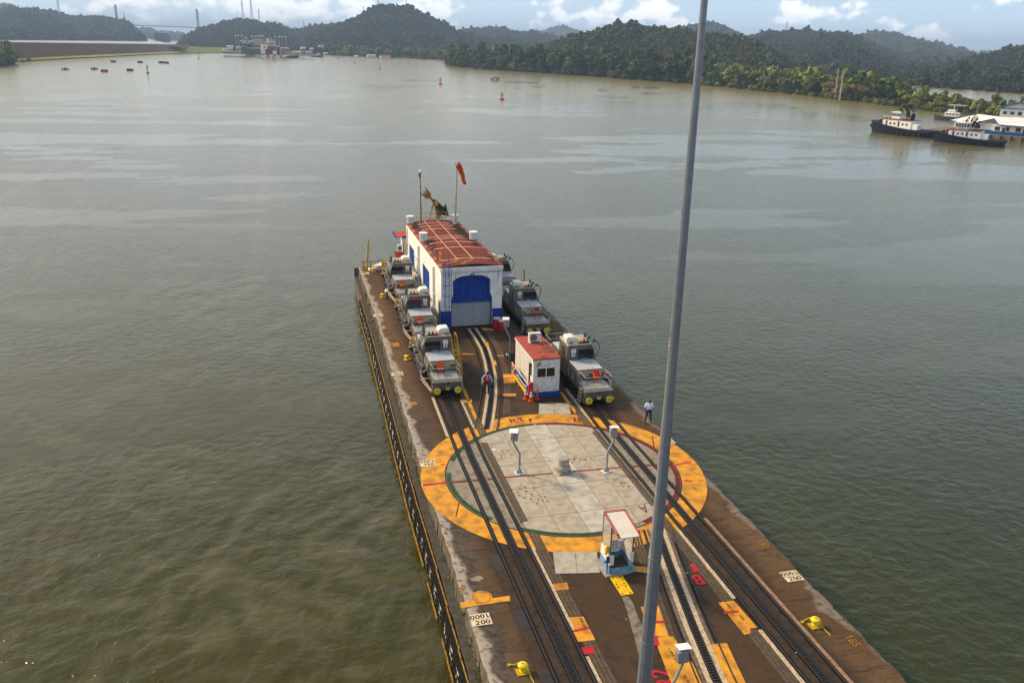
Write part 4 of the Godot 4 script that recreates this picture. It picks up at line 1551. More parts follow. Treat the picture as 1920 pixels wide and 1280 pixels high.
	# roof drums
	for p in [[-2.45, -10.9], [2.52, -10.5], [-2.42, -19.4], [2.45, -19.3]]:
		st = start()
		lathe(st, Vector3(p[0], H - 0.05, p[1]), [[0.38, 0.0], [0.38, 0.78], [0.43, 0.78], [0.43, 0.90], [0.0, 0.94]], 18)
		var dr := obj("roof_drum", st, white, h)
		st = start()
		for k in 12:
			var t := TAU * k / 12.0
			box(st, Vector3(p[0] + cos(t) * 0.385, H + 0.33, p[1] + sin(t) * 0.385), Vector3(0.03, 0.7, 0.03), Basis(Vector3.UP, -t))
		obj("drum_rib", st, white, dr)
	st = start()
	bar(st, Vector3(2.45, H + 0.85, -19.3), Vector3(2.45, H + 1.7, -19.3), 0.04)
	obj("lamp_stem", st, mat(Color(0.3, 0.3, 0.3), 0.5, 0.5), h)
	st = start()
	lathe(st, Vector3(2.45, H + 1.68, -19.3), [[0.09, 0.0], [0.1, 0.2], [0.05, 0.28], [0.0, 0.3]], 12)
	obj("red_lamp", st, mat(Color(0.3, 0.01, 0.015), 0.3), h)
	# caged ladder at the front left corner with yellow gates on the roof
	st = start()
	for s in [-2.45, -2.1]:
		bar(st, Vector3(s, 1.7, 0.22), Vector3(s, H + 1.0, 0.22), 0.025)
	obj("ladder_rail", st, blue, h)
	for i in 14:
		st = start()
		bar(st, Vector3(-2.45, 1.85 + i * 0.29, 0.22), Vector3(-2.1, 1.85 + i * 0.29, 0.22), 0.015)
		obj("ladder_rung", st, blue, h)
	for i in 5:
		st = start()
		var ring := []
		for k in 10:
			var t: float = -0.35 + (PI + 0.7) * k / 9.0
			ring.append(Vector3(-2.275 + cos(t) * 0.36, 2.25 + i * 0.97, 0.25 + sin(t) * 0.36 + 0.05))
		tube(st, ring, 0.026, 5)
		obj("cage_hoop", st, blue, h)
	st = start()
	bar(st, Vector3(-1.93, 2.2, 0.4), Vector3(-1.93, H + 0.6, 0.4), 0.018)
	bar(st, Vector3(-2.6, 2.2, 0.4), Vector3(-2.6, H + 0.6, 0.4), 0.018)
	obj("cage_strap", st, blue, h)
	st = start()
	for g in [[Vector3(-2.6, H, -0.6), Vector3(-2.6, H, -1.6)], [Vector3(-1.75, H, -0.15), Vector3(-0.55, H, -0.15)]]:
		for p in g: bar(st, p, p + Vector3(0, 1.1, 0), 0.03)
		for y in [0.5, 1.1]: bar(st, g[0] + Vector3(0, y, 0), g[1] + Vector3(0, y, 0), 0.028)
	obj("roof_gate", st, yellow, h)
	st = start()
	for p in [Vector3(-1.7, H, -19.8), Vector3(-0.6, H, -19.8), Vector3(0.6, H, -19.8), Vector3(1.6, H, -19.8)]:
		bar(st, p, p + Vector3(0, 1.05, 0), 0.03)
	for y in [0.55, 1.05]: bar(st, Vector3(-1.7, H + y, -19.8), Vector3(1.6, H + y, -19.8), 0.028)
	bar(st, Vector3(-1.7, H + 1.05, -19.8), Vector3(-1.7, H + 0.5, -18.9), 0.028)
	bar(st, Vector3(1.6, H + 1.05, -19.8), Vector3(1.6, H + 0.4, -18.8), 0.028)
	obj("rear_railing", st, yellow, h)

	# annex behind with its red awnings
	var a := thing("annex", "low white annex with red awnings behind the machine house", "building", Vector3(-1.9, 0, -48.3))
	st = start()
	box(st, Vector3(0.55, 1.9, -1.4), Vector3(3.0, 3.8, 2.6))
	box(st, Vector3(1.9, 1.5, -1.2), Vector3(4.4, 3.0, 2.2))
	obj("wall", st, white, a)
	var awn := mat(Color(0.40, 0.07, 0.045), 0.75, 0.0, 0.3)
	st = start()
	box(st, Vector3(-0.65, 4.05, -1.3), Vector3(2.4, 0.08, 2.6), Basis(Vector3.FORWARD, -0.06))
	obj("awning", st, awn, a)
	st = start()
	box(st, Vector3(-0.4, 3.96, 0.02), Vector3(1.6, 0.16, 0.08))
	box(st, Vector3(-1.87, 4.02, -1.3), Vector3(0.08, 0.16, 2.6))
	obj("blue_fascia", st, blue, a)
	st = start()
	box(st, Vector3(-0.9, 1.85, -0.1), Vector3(2.1, 0.07, 1.7), Basis(Vector3.RIGHT, 0.30))
	obj("lower_awning", st, mat(Color(0.24, 0.025, 0.03), 0.75, 0.0, 0.3), a)
	st = start()
	box(st, Vector3(-0.97, 2.6, -0.6), Vector3(0.05, 1.3, 0.7))
	obj("window", st, mat(Color(0.05, 0.05, 0.05), 0.2), a)
	st = start()
	box(st, Vector3(-1.4, 2.7, -0.3), Vector3(0.5, 0.75, 0.3), Basis.IDENTITY, 0.04)
	var ac := obj("air_conditioner", st, white, a)
	st = start()
	lathe(st, Vector3(-1.4, 2.7, -0.14), [[0.22, 0.0], [0.22, 0.02], [0.0, 0.02]], 16, Basis(Vector3.RIGHT, Vector3.BACK, Vector3.DOWN))
	obj("fan_grille", st, mat(Color(0.15, 0.15, 0.16), 0.6), ac)

	# roof top things that stand on the house
	var galv := mat(Color(0.30, 0.30, 0.31), 0.5, 0.4, 0.25, 1.5)
	var cp := thing("camera_pole", "thin grey pole with a white camera dome on the far end of the red roof", "camera pole", Vector3(-1.31, 5.75, -45.9))
	st = start()
	lathe(st, Vector3.ZERO, [[0.3, 0.0], [0.3, 0.06], [0.12, 0.12], [0.085, 2.6], [0.06, 5.6], [0.0, 5.6]], 10)
	obj("pole", st, galv, cp)
	st = start()
	for y in [0.4, 1.8, 3.4, 4.1]: box(st, Vector3(0.03, y, 0.06), Vector3(0.16, 0.10, 0.12))
	obj("cable_clamp", st, mat(Color(0.08, 0.08, 0.08), 0.6), cp)
	st = start()
	lathe(st, Vector3(0.02, 5.6, 0.1), [[0.0, -0.16], [0.12, -0.12], [0.18, 0.0], [0.18, 0.12], [0.1, 0.24], [0.0, 0.26]], 14, Basis.IDENTITY, true)
	obj("camera_dome", st, mat(Color(0.75, 0.76, 0.8), 0.3), cp)
	st = start()
	box(st, Vector3(-0.08, 5.25, 0.05), Vector3(0.14, 0.45, 0.12), Basis(Vector3.BACK, 0.2))
	obj("bracket", st, mat(Color(0.03, 0.03, 0.03), 0.5), cp)

	var wp := thing("windsock", "orange windsock drooping from a tall white pole on the red roof", "windsock", Vector3(2.39, 5.75, -45.87))
	st = start()
	lathe(st, Vector3.ZERO, [[0.26, 0.0], [0.26, 0.07], [0.12, 0.1], [0.10, 3.2], [0.075, 3.3], [0.065, 6.1], [0.0, 6.12]], 10)
	var pole := obj("pole", st, mat(Color(0.50, 0.46, 0.42), 0.6, 0.1, 0.25, 1.5), wp)
	pole.rotation.z = -0.035
	var sock := start()
	sock.set_smooth_group(1)
	var path := []
	for k in 13:
		var t := k / 12.0
		path.append(Vector3(0.24 + 0.85 * pow(t, 0.8), 6.32 - 0.15 * t - 2.05 * pow(t, 1.35) + 0.12 * sin(t * 14.0) * t, 0.05 * sin(t * 9.0)))
	for k in 12:
		for i in 14:
			var q := []
			for kk in [[0, 0], [1, 0], [1, 1], [0, 1]]:
				var kz: int = k + kk[0]
				var t: float = TAU * ((i + kk[1]) % 14) / 14.0
				var d: Vector3 = (path[mini(kz + 1, 12)] - path[maxi(kz - 1, 0)]).normalized()
				var f := frame_of(d)
				var rr: float = lerpf(0.32, 0.15, kz / 12.0) * (1.0 + 0.22 * sin(t * 3.0 + kz * 1.9) * minf(1.0, kz / 3.0))
				q.append(path[kz] + (f.x * cos(t) + f.z * sin(t) * (0.75 if kz > 1 else 1.0)) * rr)
			quad(sock, q[0], q[1], q[2], q[3])
	obj("sock", sock, mat(Color(0.75, 0.10, 0.012), 0.8, 0.0, 0.35, 2.2), wp)
	st = start()
	var hoop := []
	for i in 13: hoop.append(Vector3(0.22 + 0.10 * cos(TAU * i / 12.0), 6.32 + 0.30 * sin(TAU * i / 12.0), 0.30 * cos(TAU * i / 12.0)))
	tube(st, hoop, 0.03, 5)
	obj("hoop", st, galv, wp)

	# the big arrow that shows ships which lane to take
	var ar := thing("arrow_signal", "big yellow and green arrow signal pointing down right on a grey tripod", "signal", Vector3(0.75, 5.65, -48.6))
	st = start()
	for p in [[-0.95, 0.4], [0.75, 0.45], [-0.5, -0.7], [0.5, -0.7]]:
		bar(st, Vector3(p[0], 0.0, p[1]), Vector3(p[0] * 0.25 - 0.12, 1.75, 0.0), 0.05)
	bar(st, Vector3(-0.62, 0.75, 0.25), Vector3(0.5, 0.75, 0.28), 0.035)
	bar(st, Vector3(-0.85, 0.25, 0.36), Vector3(0.7, 0.25, 0.4), 0.035)
	bar(st, Vector3(0.0, 0.0, 0.2), Vector3(0.1, 0.8, 0.2), 0.05)
	lathe(st, Vector3(0.1, 0.55, 0.2), [[0.35, 0.0], [0.35, 0.05], [0.0, 0.06]], 10)
	obj("tripod", st, galv, ar)
	var gold := mat(Color(0.36, 0.19, 0.012), 0.55, 0.1, 0.3)
	var dark_g := mat(Color(0.006, 0.035, 0.022), 0.55, 0.1, 0.2)
	var aim := Transform3D(Basis(Vector3.BACK, -0.80), Vector3(-0.12, 2.02, 0.25))
	aim = aim.scaled_local(Vector3(0.76, 0.76, 1.0))
	var fwd := Transform3D(Basis(Vector3.BACK, -0.80).rotated(Vector3.UP, 0.0), Vector3(-0.12, 1.65, 0.25))
	st = start()
	prism(st, PackedVector2Array([Vector2(-2.7, 0.62), Vector2(-1.25, 0.48), Vector2(-1.0, 0.2), Vector2(-1.0, -0.2), Vector2(-1.25, -0.48), Vector2(-2.45, -0.62), Vector2(-1.75, -0.16), Vector2(-2.3, -0.08), Vector2(-2.3, 0.05), Vector2(-1.75, 0.14)]), aim, 0.12)
	obj("tail_fin", st, gold, ar)
	st = start()
	for y in [0.42, 0.22, -0.22, -0.42]:
		box(st, aim * Vector3(-1.75, y, 0.04), Vector3(1.0, 0.06, 0.06), aim.basis)
	obj("fin_rib", st, mat(Color(0.42, 0.23, 0.02), 0.55), ar)
	st = start()
	box(st, aim * Vector3(-0.7, 0, -0.04), Vector3(0.75, 0.32, 0.2), aim.basis, 0.02)
	obj("shaft", st, gold, ar)
	st = start()
	box(st, aim * Vector3(-0.35, 0, -0.02), Vector3(0.22, 0.36, 0.24), aim.basis)
	obj("clamp", st, mat(Color(0.03, 0.03, 0.03), 0.5), ar)
	st = start()
	prism(st, PackedVector2Array([Vector2(-0.45, 0.35), Vector2(0.48, 0.42), Vector2(0.48, -0.42), Vector2(0.3, -0.42), Vector2(-0.2, -0.3)]), aim * Transform3D(Basis.IDENTITY, Vector3(0, 0, 0.06)), 0.16)
	obj("body_plate", st, gold, ar)
	st = start()
	prism(st, PackedVector2Array([Vector2(-0.42, 0.1), Vector2(0.42, 0.1), Vector2(0.22, -1.35), Vector2(-0.12, -1.35)]), Transform3D(Basis.IDENTITY, Vector3(0.2, 1.55, 0.36)), 0.1)
	obj("counterweight", st, gold, ar)
	st = start()
	prism(st, PackedVector2Array([Vector2(0.5, 0.42), Vector2(1.35, 0.42), Vector2(1.2, 1.0), Vector2(2.9, 0.0), Vector2(1.2, -1.0), Vector2(1.35, -0.42), Vector2(0.5, -0.42)]), aim * Transform3D(Basis.IDENTITY, Vector3(0, 0, 0.14)), 0.14)
	obj("arrow_head", st, dark_g, ar)
	st = start()
	for q in [Vector3(0.05, 0.12, 0.12), Vector3(0.38, -0.02, 0.12)]:
		lathe(st, aim * q, [[0.11, 0.0], [0.1, 0.06], [0.0, 0.09]], 12, Basis(Vector3.RIGHT, Vector3.BACK, Vector3.DOWN))
	obj("lamp_lens", st, mat(Color(0.95, 0.70, 0.01), 0.3), ar)


# ---------------------------------------------------------------- operator booth with the red roof

func make_booth() -> void:
	var b := thing("booth", "small white booth with a red sloping roof beside the turntable", "booth", Vector3(2.36, 0, -11.35))
	var white := mat(Color(0.70, 0.69, 0.68), 0.7, 0.0, 0.28, 0.7)
	var rib := mat(Color(0.72, 0.69, 0.64), 0.65, 0.0, 0.25, 0.7)
	var blue := mat(Color(0.012, 0.07, 0.36), 0.6, 0.0, 0.3)
	var red := mat(Color(0.36, 0.075, 0.055), 0.8, 0.0, 0.35, 0.5)
	var dark := mat(Color(0.012, 0.013, 0.012), 0.12, 0.0, 0.0)
	var L := 5.0
	var st := start()
	# front wall in pieces round the window
	box(st, Vector3(0, 0.96, -0.06), Vector3(2.0, 1.10, 0.12))
	box(st, Vector3(0, 2.60, -0.06), Vector3(2.0, 0.60, 0.12))
	box(st, Vector3(-0.87, 1.905, -0.06), Vector3(0.26, 0.79, 0.12))
	box(st, Vector3(0.84, 1.905, -0.06), Vector3(0.32, 0.79, 0.12))
	obj("front_wall", st, white, b)
	st = start()
	box(st, Vector3(0, 0.205, -0.055), Vector3(2.02, 0.41, 0.15))
	box(st, Vector3(-0.985, 0.205, -L * 0.5), Vector3(0.05, 0.41, L - 0.3))
	obj("blue_base", st, blue, b)
	# ribbed left wall, each panel its own
	for i in 11:
		st = start()
		var z := -0.85 - i * 0.38
		if i == 0: z = -0.82
		box(st, Vector3(-0.96, 1.65 if i > 0 else 2.62, z - 0.19), Vector3(0.06, 2.48 if i > 0 else 0.54, 0.37), Basis.IDENTITY, 0.012)
		box(st, Vector3(-0.99, 1.65 if i > 0 else 2.62, z - 0.02), Vector3(0.04, 2.48 if i > 0 else 0.54, 0.06))
		obj("wall_panel", st, rib, b)
	st = start()
	box(st, Vector3(-0.93, 1.65, -0.47), Vector3(0.1, 2.48, 0.72))
	obj("door", st, rib, b)
	st = start()
	box(st, Vector3(-0.985, 2.0, -0.62), Vector3(0.03, 0.95, 0.32))
	obj("door_pane", st, mat(Color(0.02, 0.03, 0.024), 0.1, 0.0, 0.0), b)
	st = start()
	box(st, Vector3(0.97, 1.45, -L * 0.5 - 0.06), Vector3(0.06, 2.9, L - 0.13))
	box(st, Vector3(0, 1.45, -L + 0.03), Vector3(1.86, 2.9, 0.06))
	obj("rear_wall", st, white, b)
	st = start()
	box(st, Vector3(0, 2.98, -L * 0.5 + 0.02), Vector3(2.12, 0.09, L + 0.16), Basis(Vector3.RIGHT, -0.006), 0.015)
	obj("roof", st, red, b)
	st = start()
	for i in 60:
		var q := []
		var cx := 0.62 + rng.randfn() * 0.18
		var cz := -1.75 + rng.randfn() * 0.45
		for k in 5: q.append(Vector3(cx + cos(k * 1.257) * 0.09 * rng.randf(), 0, cz + sin(k * 1.257) * 0.12 * rng.randf()))
		sheet(st, q, 3.042 + i * 0.00002)
	obj("roof_stain", st, mat(Color(0.06, 0.03, 0.025), 0.9, 0.0, 0.0), b).set_meta("kind", "stuff")
	st = start()
	box(st, Vector3(-1.03, 2.86, -L * 0.5), Vector3(0.08, 0.14, L + 0.1))
	obj("gutter", st, white, b)
	# window
	for k in 2:
		st = start()
		box(st, Vector3(-0.37 + 0.70 * k, 1.905, -0.09), Vector3(0.66, 0.77, 0.02))
		obj("window_pane", st, dark, b)
	st = start()
	for x in [-0.72, 0.0, 0.66]: box(st, Vector3(x - (0.0 if x != 0.0 else 0.02), 1.905, -0.03), Vector3(0.05, 0.79, 0.10))
	for y in [1.53, 2.28]: box(st, Vector3(-0.03, y, -0.03), Vector3(1.38, 0.05, 0.11))
	obj("window_frame", st, rib, b)
	# lamp, bell and cable on the front, beacon on the roof edge
	var grey := mat(Color(0.14, 0.14, 0.14), 0.5, 0.3)
	st = start()
	bar(st, Vector3(-0.62, 2.66, 0), Vector3(-0.62, 2.66, 0.14), 0.02)
	lathe(st, Vector3(-0.62, 2.68, 0.14), [[0.0, -0.02], [0.1, 0.0], [0.12, 0.05], [0.0, 0.06]], 12, Basis(Vector3.RIGHT, Vector3.BACK, Vector3.DOWN))
	box(st, Vector3(-0.7, 2.45, 0.03), Vector3(0.07, 0.14, 0.06))
	box(st, Vector3(-0.12, 2.46, 0.03), Vector3(0.06, 0.08, 0.05))
	obj("flood_lamp", st, grey, b)
	st = start()
	tube(st, [Vector3(0.2, 2.5, 0.01), Vector3(0.75, 2.52, 0.01), Vector3(0.82, 2.4, 0.01), Vector3(0.85, 1.0, 0.01)], 0.012, 5)
	obj("wire", st, rib, b)
	st = start()
	lathe(st, Vector3(-0.22, 3.04, -0.25), [[0.1, 0.0], [0.1, 0.07], [0.06, 0.08], [0.0, 0.08]], 12)
	obj("beacon_base", st, grey, b)
	st = start()
	lathe(st, Vector3(-0.22, 3.11, -0.25), [[0.075, 0.0], [0.085, 0.12], [0.05, 0.19], [0.0, 0.20]], 12)
	obj("orange_beacon", st, mat(Color(0.8, 0.22, 0.01), 0.3, 0.0, 0.0), b)
	st = start()
	tube(st, [Vector3(-0.3, 3.04, -0.22), Vector3(-0.32, 3.12, -0.4), Vector3(-0.1, 3.22, -0.75), Vector3(0.35, 3.12, -1.05), Vector3(0.9, 3.05, -1.1)], 0.018, 5)
	obj("roof_wire", st, mat(Color(0.01, 0.01, 0.01), 0.6, 0.0, 0.0), b)
	# handrail along the left side and the yellow kerb
	st = start()
	for z in [-0.3, -2.4, -4.3]: bar(st, Vector3(-1.42, 0, z), Vector3(-1.42, 1.15, z), 0.03)
	bar(st, Vector3(-1.42, 1.15, -0.2), Vector3(-1.42, 1.15, -4.4), 0.035)
	bar(st, Vector3(-1.42, 0.7, -0.2), Vector3(-1.42, 0.7, -4.4), 0.03)
	obj("handrail", st, rib, b)
	st = start()
	box(st, Vector3(-1.26, 0.10, -2.4), Vector3(0.12, 0.2, 4.3), Basis.IDENTITY, 0.02)
	obj("yellow_kerb", st, mat(Color(0.72, 0.44, 0.02), 0.7, 0.0, 0.2), b)
	st = start()
	box(st, Vector3(-1.30, 0.78, -2.9), Vector3(0.05, 0.55, 1.6))
	obj("blue_board", st, mat(Color(0.02, 0.12, 0.45), 0.6, 0.0, 0.2), b)

	var ac := thing("air_conditioner", "white air conditioner unit standing on the red booth roof", "air conditioner", Vector3(2.45, 3.03, -14.9), 0.05)
	st = start()
	for x in [-0.42, 0.42]: box(st, Vector3(x, 0.03, 0.05), Vector3(0.12, 0.06, 0.5))
	obj("foot", st, white, ac)
	st = start()
	box(st, Vector3(0, 0.40, 0), Vector3(0.95, 0.68, 0.36), Basis.IDENTITY, 0.03)
	obj("casing", st, white, ac)
	st = start()
	lathe(st, Vector3(-0.14, 0.40, 0.181), [[0.27, 0.0], [0.27, 0.012], [0.0, 0.012]], 24, Basis(Vector3.RIGHT, Vector3.BACK, Vector3.DOWN))
	obj("fan_opening", st, mat(Color(0.10, 0.10, 0.105), 0.7, 0.0, 0.0), ac)
	st = start()
	for r in [0.08, 0.16, 0.24]:
		var ring := []
		for i in 17: ring.append(Vector3(-0.14 + cos(TAU * i / 16.0) * r, 0.40 + sin(TAU * i / 16.0) * r, 0.205))
		tube(st, ring, 0.007, 4)
	for i in 4:
		var t := PI * i / 4.0
		bar(st, Vector3(-0.14 - cos(t) * 0.27, 0.4 - sin(t) * 0.27, 0.205), Vector3(-0.14 + cos(t) * 0.27, 0.4 + sin(t) * 0.27, 0.205), 0.006, 4)
	obj("fan_guard", st, mat(Color(0.3, 0.3, 0.31), 0.5), ac)
	st = start()
	box(st, Vector3(0.34, 0.58, 0.183), Vector3(0.14, 0.06, 0.006))
	obj("badge", st, mat(Color(0.06, 0.05, 0.2), 0.5, 0.0, 0.0), ac)

	var hose := thing("hose_cabinet", "upright rounded red hose cabinet by the booth door", "hose cabinet", Vector3(1.12, 0, -11.05))
	st = start()
	box(st, Vector3(0, 0.75, 0), Vector3(0.34, 1.25, 0.30), Basis.IDENTITY, 0.09)
	obj("body", st, mat(Color(0.42, 0.012, 0.02), 0.4, 0.0, 0.15), hose)
	st = start()
	box(st, Vector3(0, 0.07, 0), Vector3(0.26, 0.14, 0.24))
	obj("foot", st, grey, hose)
	st = start()
	box(st, Vector3(0.05, 0.85, 0.155), Vector3(0.04, 0.16, 0.03))
	obj("handle", st, grey, hose)
	st = start()
	box(st, Vector3(0.24, 0.3, 0.02), Vector3(0.14, 0.6, 0.16))
	obj("teal_box", st, mat(Color(0.01, 0.12, 0.18), 0.5), hose)

	var ring_t := thing("life_ring", "orange life ring hanging on the booth handrail", "life ring", Vector3(0.86, 0.86, -14.9))
	st = start()
	var loop := []
	for i in 21: loop.append(Vector3(0.0, sin(TAU * i / 20.0) * 0.30, cos(TAU * i / 20.0) * 0.30))
	tube(st, loop, 0.075, 8)
	obj("ring", st, mat(Color(0.65, 0.13, 0.05), 0.6, 0.0, 0.2), ring_t)
	st = start()
	for i in 4:
		var t := TAU * i / 4.0 + 0.6
		lathe(st, Vector3(0, sin(t) * 0.30, cos(t) * 0.30), [[0.082, -0.06], [0.082, 0.06]], 8, Basis(Vector3.RIGHT, Vector3(0, cos(t), -sin(t)), Vector3(0, sin(t), cos(t))))
	obj("white_band", st, mat(Color(0.75, 0.72, 0.68), 0.6), ring_t)

	var cone := thing("traffic_cone", "orange cone with white bands, nearest of three by the booth", "traffic cone", Vector3(1.10, 0, -10.82), 0.1, "traffic cones by the booth")
	var orange := mat(Color(0.62, 0.06, 0.015), 0.6, 0.0, 0.25)
	st = start()
	box(st, Vector3(0, 0.03, 0), Vector3(0.42, 0.06, 0.42), Basis.IDENTITY, 0.02)
	obj("base", st, orange, cone)
	st = start()
	lathe(st, Vector3.ZERO, [[0.16, 0.05], [0.035, 0.85], [0.0, 0.86]], 16)
	obj("body", st, orange, cone)
	st = start()
	lathe(st, Vector3.ZERO, [[0.119, 0.36], [0.096, 0.52]], 16)
	lathe(st, Vector3.ZERO, [[0.083, 0.60], [0.066, 0.72]], 16)
	obj("white_band", st, mat(Color(0.75, 0.74, 0.72), 0.5, 0.0, 0.2), cone)
	copy(cone, "orange and white cone close beside the red hose cabinet", Vector3(0.82, 0, -11.22), 0.5, Vector3(0.95, 1.08, 0.95))
	var c3 := copy(cone, "smaller plain dark orange cone against the booth's blue base", Vector3(1.62, 0, -11.05), 0.2, Vector3(0.85, 0.95, 0.85))
	c3.get_node("white_band").free()


# ---------------------------------------------------------------- open kiosk in front of the turntable

func make_kiosk() -> void:
	var k := thing("control_kiosk", "open control kiosk with a striped corrugated red roof on a concrete pad", "kiosk", Vector3(-0.41, 0, 9.89), 0.0)
	k.scale = Vector3(0.86, 1.0, 0.58)
	var white := mat(Color(0.74, 0.72, 0.70), 0.7, 0.0, 0.25, 0.9)
	var blue := mat(Color(0.16, 0.33, 0.52), 0.7, 0.0, 0.35, 0.9)
	var frame := mat(Color(0.16, 0.15, 0.14), 0.5, 0.4, 0.3, 1.5)
	var red := mat(Color(0.46, 0.13, 0.11), 0.75, 0.0, 0.45, 0.8)
	var st := start()
	prism(st, PackedVector2Array([Vector2(-1.12, 1.3), Vector2(0.95, 1.25), Vector2(1.0, -1.02), Vector2(0.4, -1.2), Vector2(-0.95, -1.35)]), Transform3D(Basis(Vector3.RIGHT, Vector3.FORWARD, Vector3.UP), Vector3(0, 0.09, 0)), 0.12)
	obj("pad", st, mat(Color(0.36, 0.34, 0.33), 0.9, 0.0, 0.5, 0.7), k)
	# low walls, white above, blue below; open at the front
	for w in [[Vector3(-0.68, 0, -0.02), Vector3(0.09, 0, 1.95)], [Vector3(0.68, 0, -0.02), Vector3(0.09, 0, 1.95)], [Vector3(0, 0, -1.04), Vector3(1.45, 0, 0.09)]]:
		st = start()
		box(st, w[0] + Vector3(0, 0.315, 0), w[1] + Vector3(0, 0.45, 0))
		obj("blue_skirt", st, blue, k)
		st = start()
		box(st, w[0] + Vector3(0, 0.82, 0), w[1] + Vector3(-0.004, 0.56, -0.004))
		obj("white_panel", st, white, k)
	st = start()
	box(st, Vector3(-0.58, 0.82, 0.99), Vector3(0.24, 0.56, 0.07)); box(st, Vector3(0.68, 0.82, 0.99), Vector3(0.12, 0.56, 0.07))
	obj("front_panel", st, white, k)
	st = start()
	box(st, Vector3(0.0, 0.22, 0.99), Vector3(1.45, 0.26, 0.075))
	obj("front_skirt", st, blue, k)
	st = start()
	box(st, Vector3(0, 0.125, -0.05), Vector3(1.27, 0.06, 1.9))
	obj("floor_slab", st, mat(Color(0.12, 0.105, 0.09), 0.9, 0.0, 0.5, 1.5), k)
	for p in [[-0.68, -0.98, 2.8], [0.68, -0.98, 2.8], [-0.68, 0.90, 2.68], [0.68, 0.90, 2.68]]:
		st = start()
		box(st, Vector3(p[0], (1.1 + p[2]) * 0.5, p[1]), Vector3(0.07, p[2] - 1.1, 0.07))
		obj("post", st, frame, k)
	st = start()
	box(st, Vector3(-0.70, 1.9, -0.05), Vector3(0.012, 1.56, 1.8))
	obj("side_pane", st, glass(Color(0.75, 0.78, 0.78), 0.22), k)
	st = start()
	box(st, Vector3(0.70, 1.9, -0.05), Vector3(0.012, 1.56, 1.8))
	obj("side_pane", st, glass(Color(0.75, 0.78, 0.78), 0.22), k)
	st = start()
	box(st, Vector3(0.0, 1.9, -1.0), Vector3(1.3, 1.56, 0.012))
	obj("rear_pane", st, glass(Color(0.75, 0.78, 0.78), 0.22), k)
	st = start()
	box(st, Vector3(0.68, 1.3, -0.04), Vector3(0.05, 0.05, 1.85)); box(st, Vector3(-0.68, 1.12, -0.04), Vector3(0.05, 0.04, 1.85))
	obj("sill_rail", st, white, k)
	# roof slopes down to the front: corrugated sheet in a red border
	var slope := Transform3D(Basis(Vector3.RIGHT, 0.06) * Basis.from_scale(Vector3(0.80, 1, 1.46)), Vector3(-0.09, 2.76, 0.93))
	st = start()
	for x in [-0.75, 0.75]: box(st, slope * Vector3(x, 0.0, -0.05), Vector3(0.13, 0.10, 2.32), slope.basis)
	box(st, slope * Vector3(0, 0.0, -1.2), Vector3(1.64, 0.10, 0.14), slope.basis)
	obj("roof_border", st, red, k)
	var shell := mat(Color(0.78, 0.74, 0.72), 0.6, 0.0, 0.2, 1.2)
	var groove := mat(Color(0.34, 0.20, 0.18), 0.8, 0.0, 0.2, 1.2)
	st = start()
	box(st, slope * Vector3(0, -0.02, 0.06), Vector3(1.38, 0.02, 2.36), slope.basis)
	obj("roof_sheet", st, groove, k)
	for i in 18:
		st = start()
		box(st, slope * Vector3(-0.646 + i * 0.076, 0.012, 0.06), Vector3(0.044, 0.045, 2.37), slope.basis, 0.012)
		obj("corrugation", st, shell, k)
	st = start()
	for x in [-0.78, 0.78]: box(st, slope * Vector3(x, 0.04, 0.95), Vector3(0.09, 0.09, 0.1), slope.basis)
	obj("bracket", st, mat(Color(0.10, 0.03, 0.03), 0.6), k)
	# console
	st = start()
	bar(st, Vector3(-0.27, 0.15, 0.15), Vector3(-0.25, 0.95, 0.1), 0.06, 8)
	box(st, Vector3(-0.27, 0.17, 0.15), Vector3(0.24, 0.03, 0.24))
	obj("pedestal", st, mat(Color(0.10, 0.075, 0.06), 0.7, 0.0, 0.3), k)
	st = start()
	var cb := Basis(Vector3.RIGHT, -0.5)
	box(st, Vector3(-0.24, 1.25, 0.05), Vector3(0.56, 0.62, 0.2), cb, 0.02)
	var con := obj("console", st, mat(Color(0.62, 0.63, 0.64), 0.45, 0.1, 0.15), k)
	for r in 4:
		for c in 2:
			st = start()
			box(st, Vector3(-0.24, 1.25, 0.05) + cb * Vector3(-0.06 + c * 0.2, 0.2 - r * 0.125, 0.103), Vector3(0.16, 0.045, 0.012), cb)
			obj("switch_plate", st, mat(Color(0.03, 0.035, 0.04), 0.5, 0.0, 0.0), con)
	# yellow box and blue telephone stand on the left side
	st = start()
	box(st, Vector3(-0.80, 1.34, 0.62), Vector3(0.26, 0.36, 0.30), Basis(Vector3.UP, 0.15), 0.03)
	var yb := obj("yellow_box", st, mat(Color(0.80, 0.55, 0.01), 0.5, 0.0, 0.15), k)
	st = start()
	box(st, Vector3(-0.86, 1.12, 0.66), Vector3(0.12, 0.10, 0.14)); box(st, Vector3(-0.80, 1.54, 0.62), Vector3(0.10, 0.05, 0.14))
	obj("receptacle", st, mat(Color(0.75, 0.32, 0.01), 0.5), yb)
	st = start()
	bar(st, Vector3(-0.82, 0.09, 0.95), Vector3(-0.82, 0.75, 0.95), 0.04, 8)
	box(st, Vector3(-0.82, 0.86, 0.95), Vector3(0.18, 0.38, 0.16), Basis.IDENTITY, 0.03)
	box(st, Vector3(-0.93, 0.74, 0.95), Vector3(0.14, 0.06, 0.08))
	obj("telephone_post", st, mat(Color(0.008, 0.03, 0.24), 0.5, 0.0, 0.2), k)


# ---------------------------------------------------------------- towing locomotives

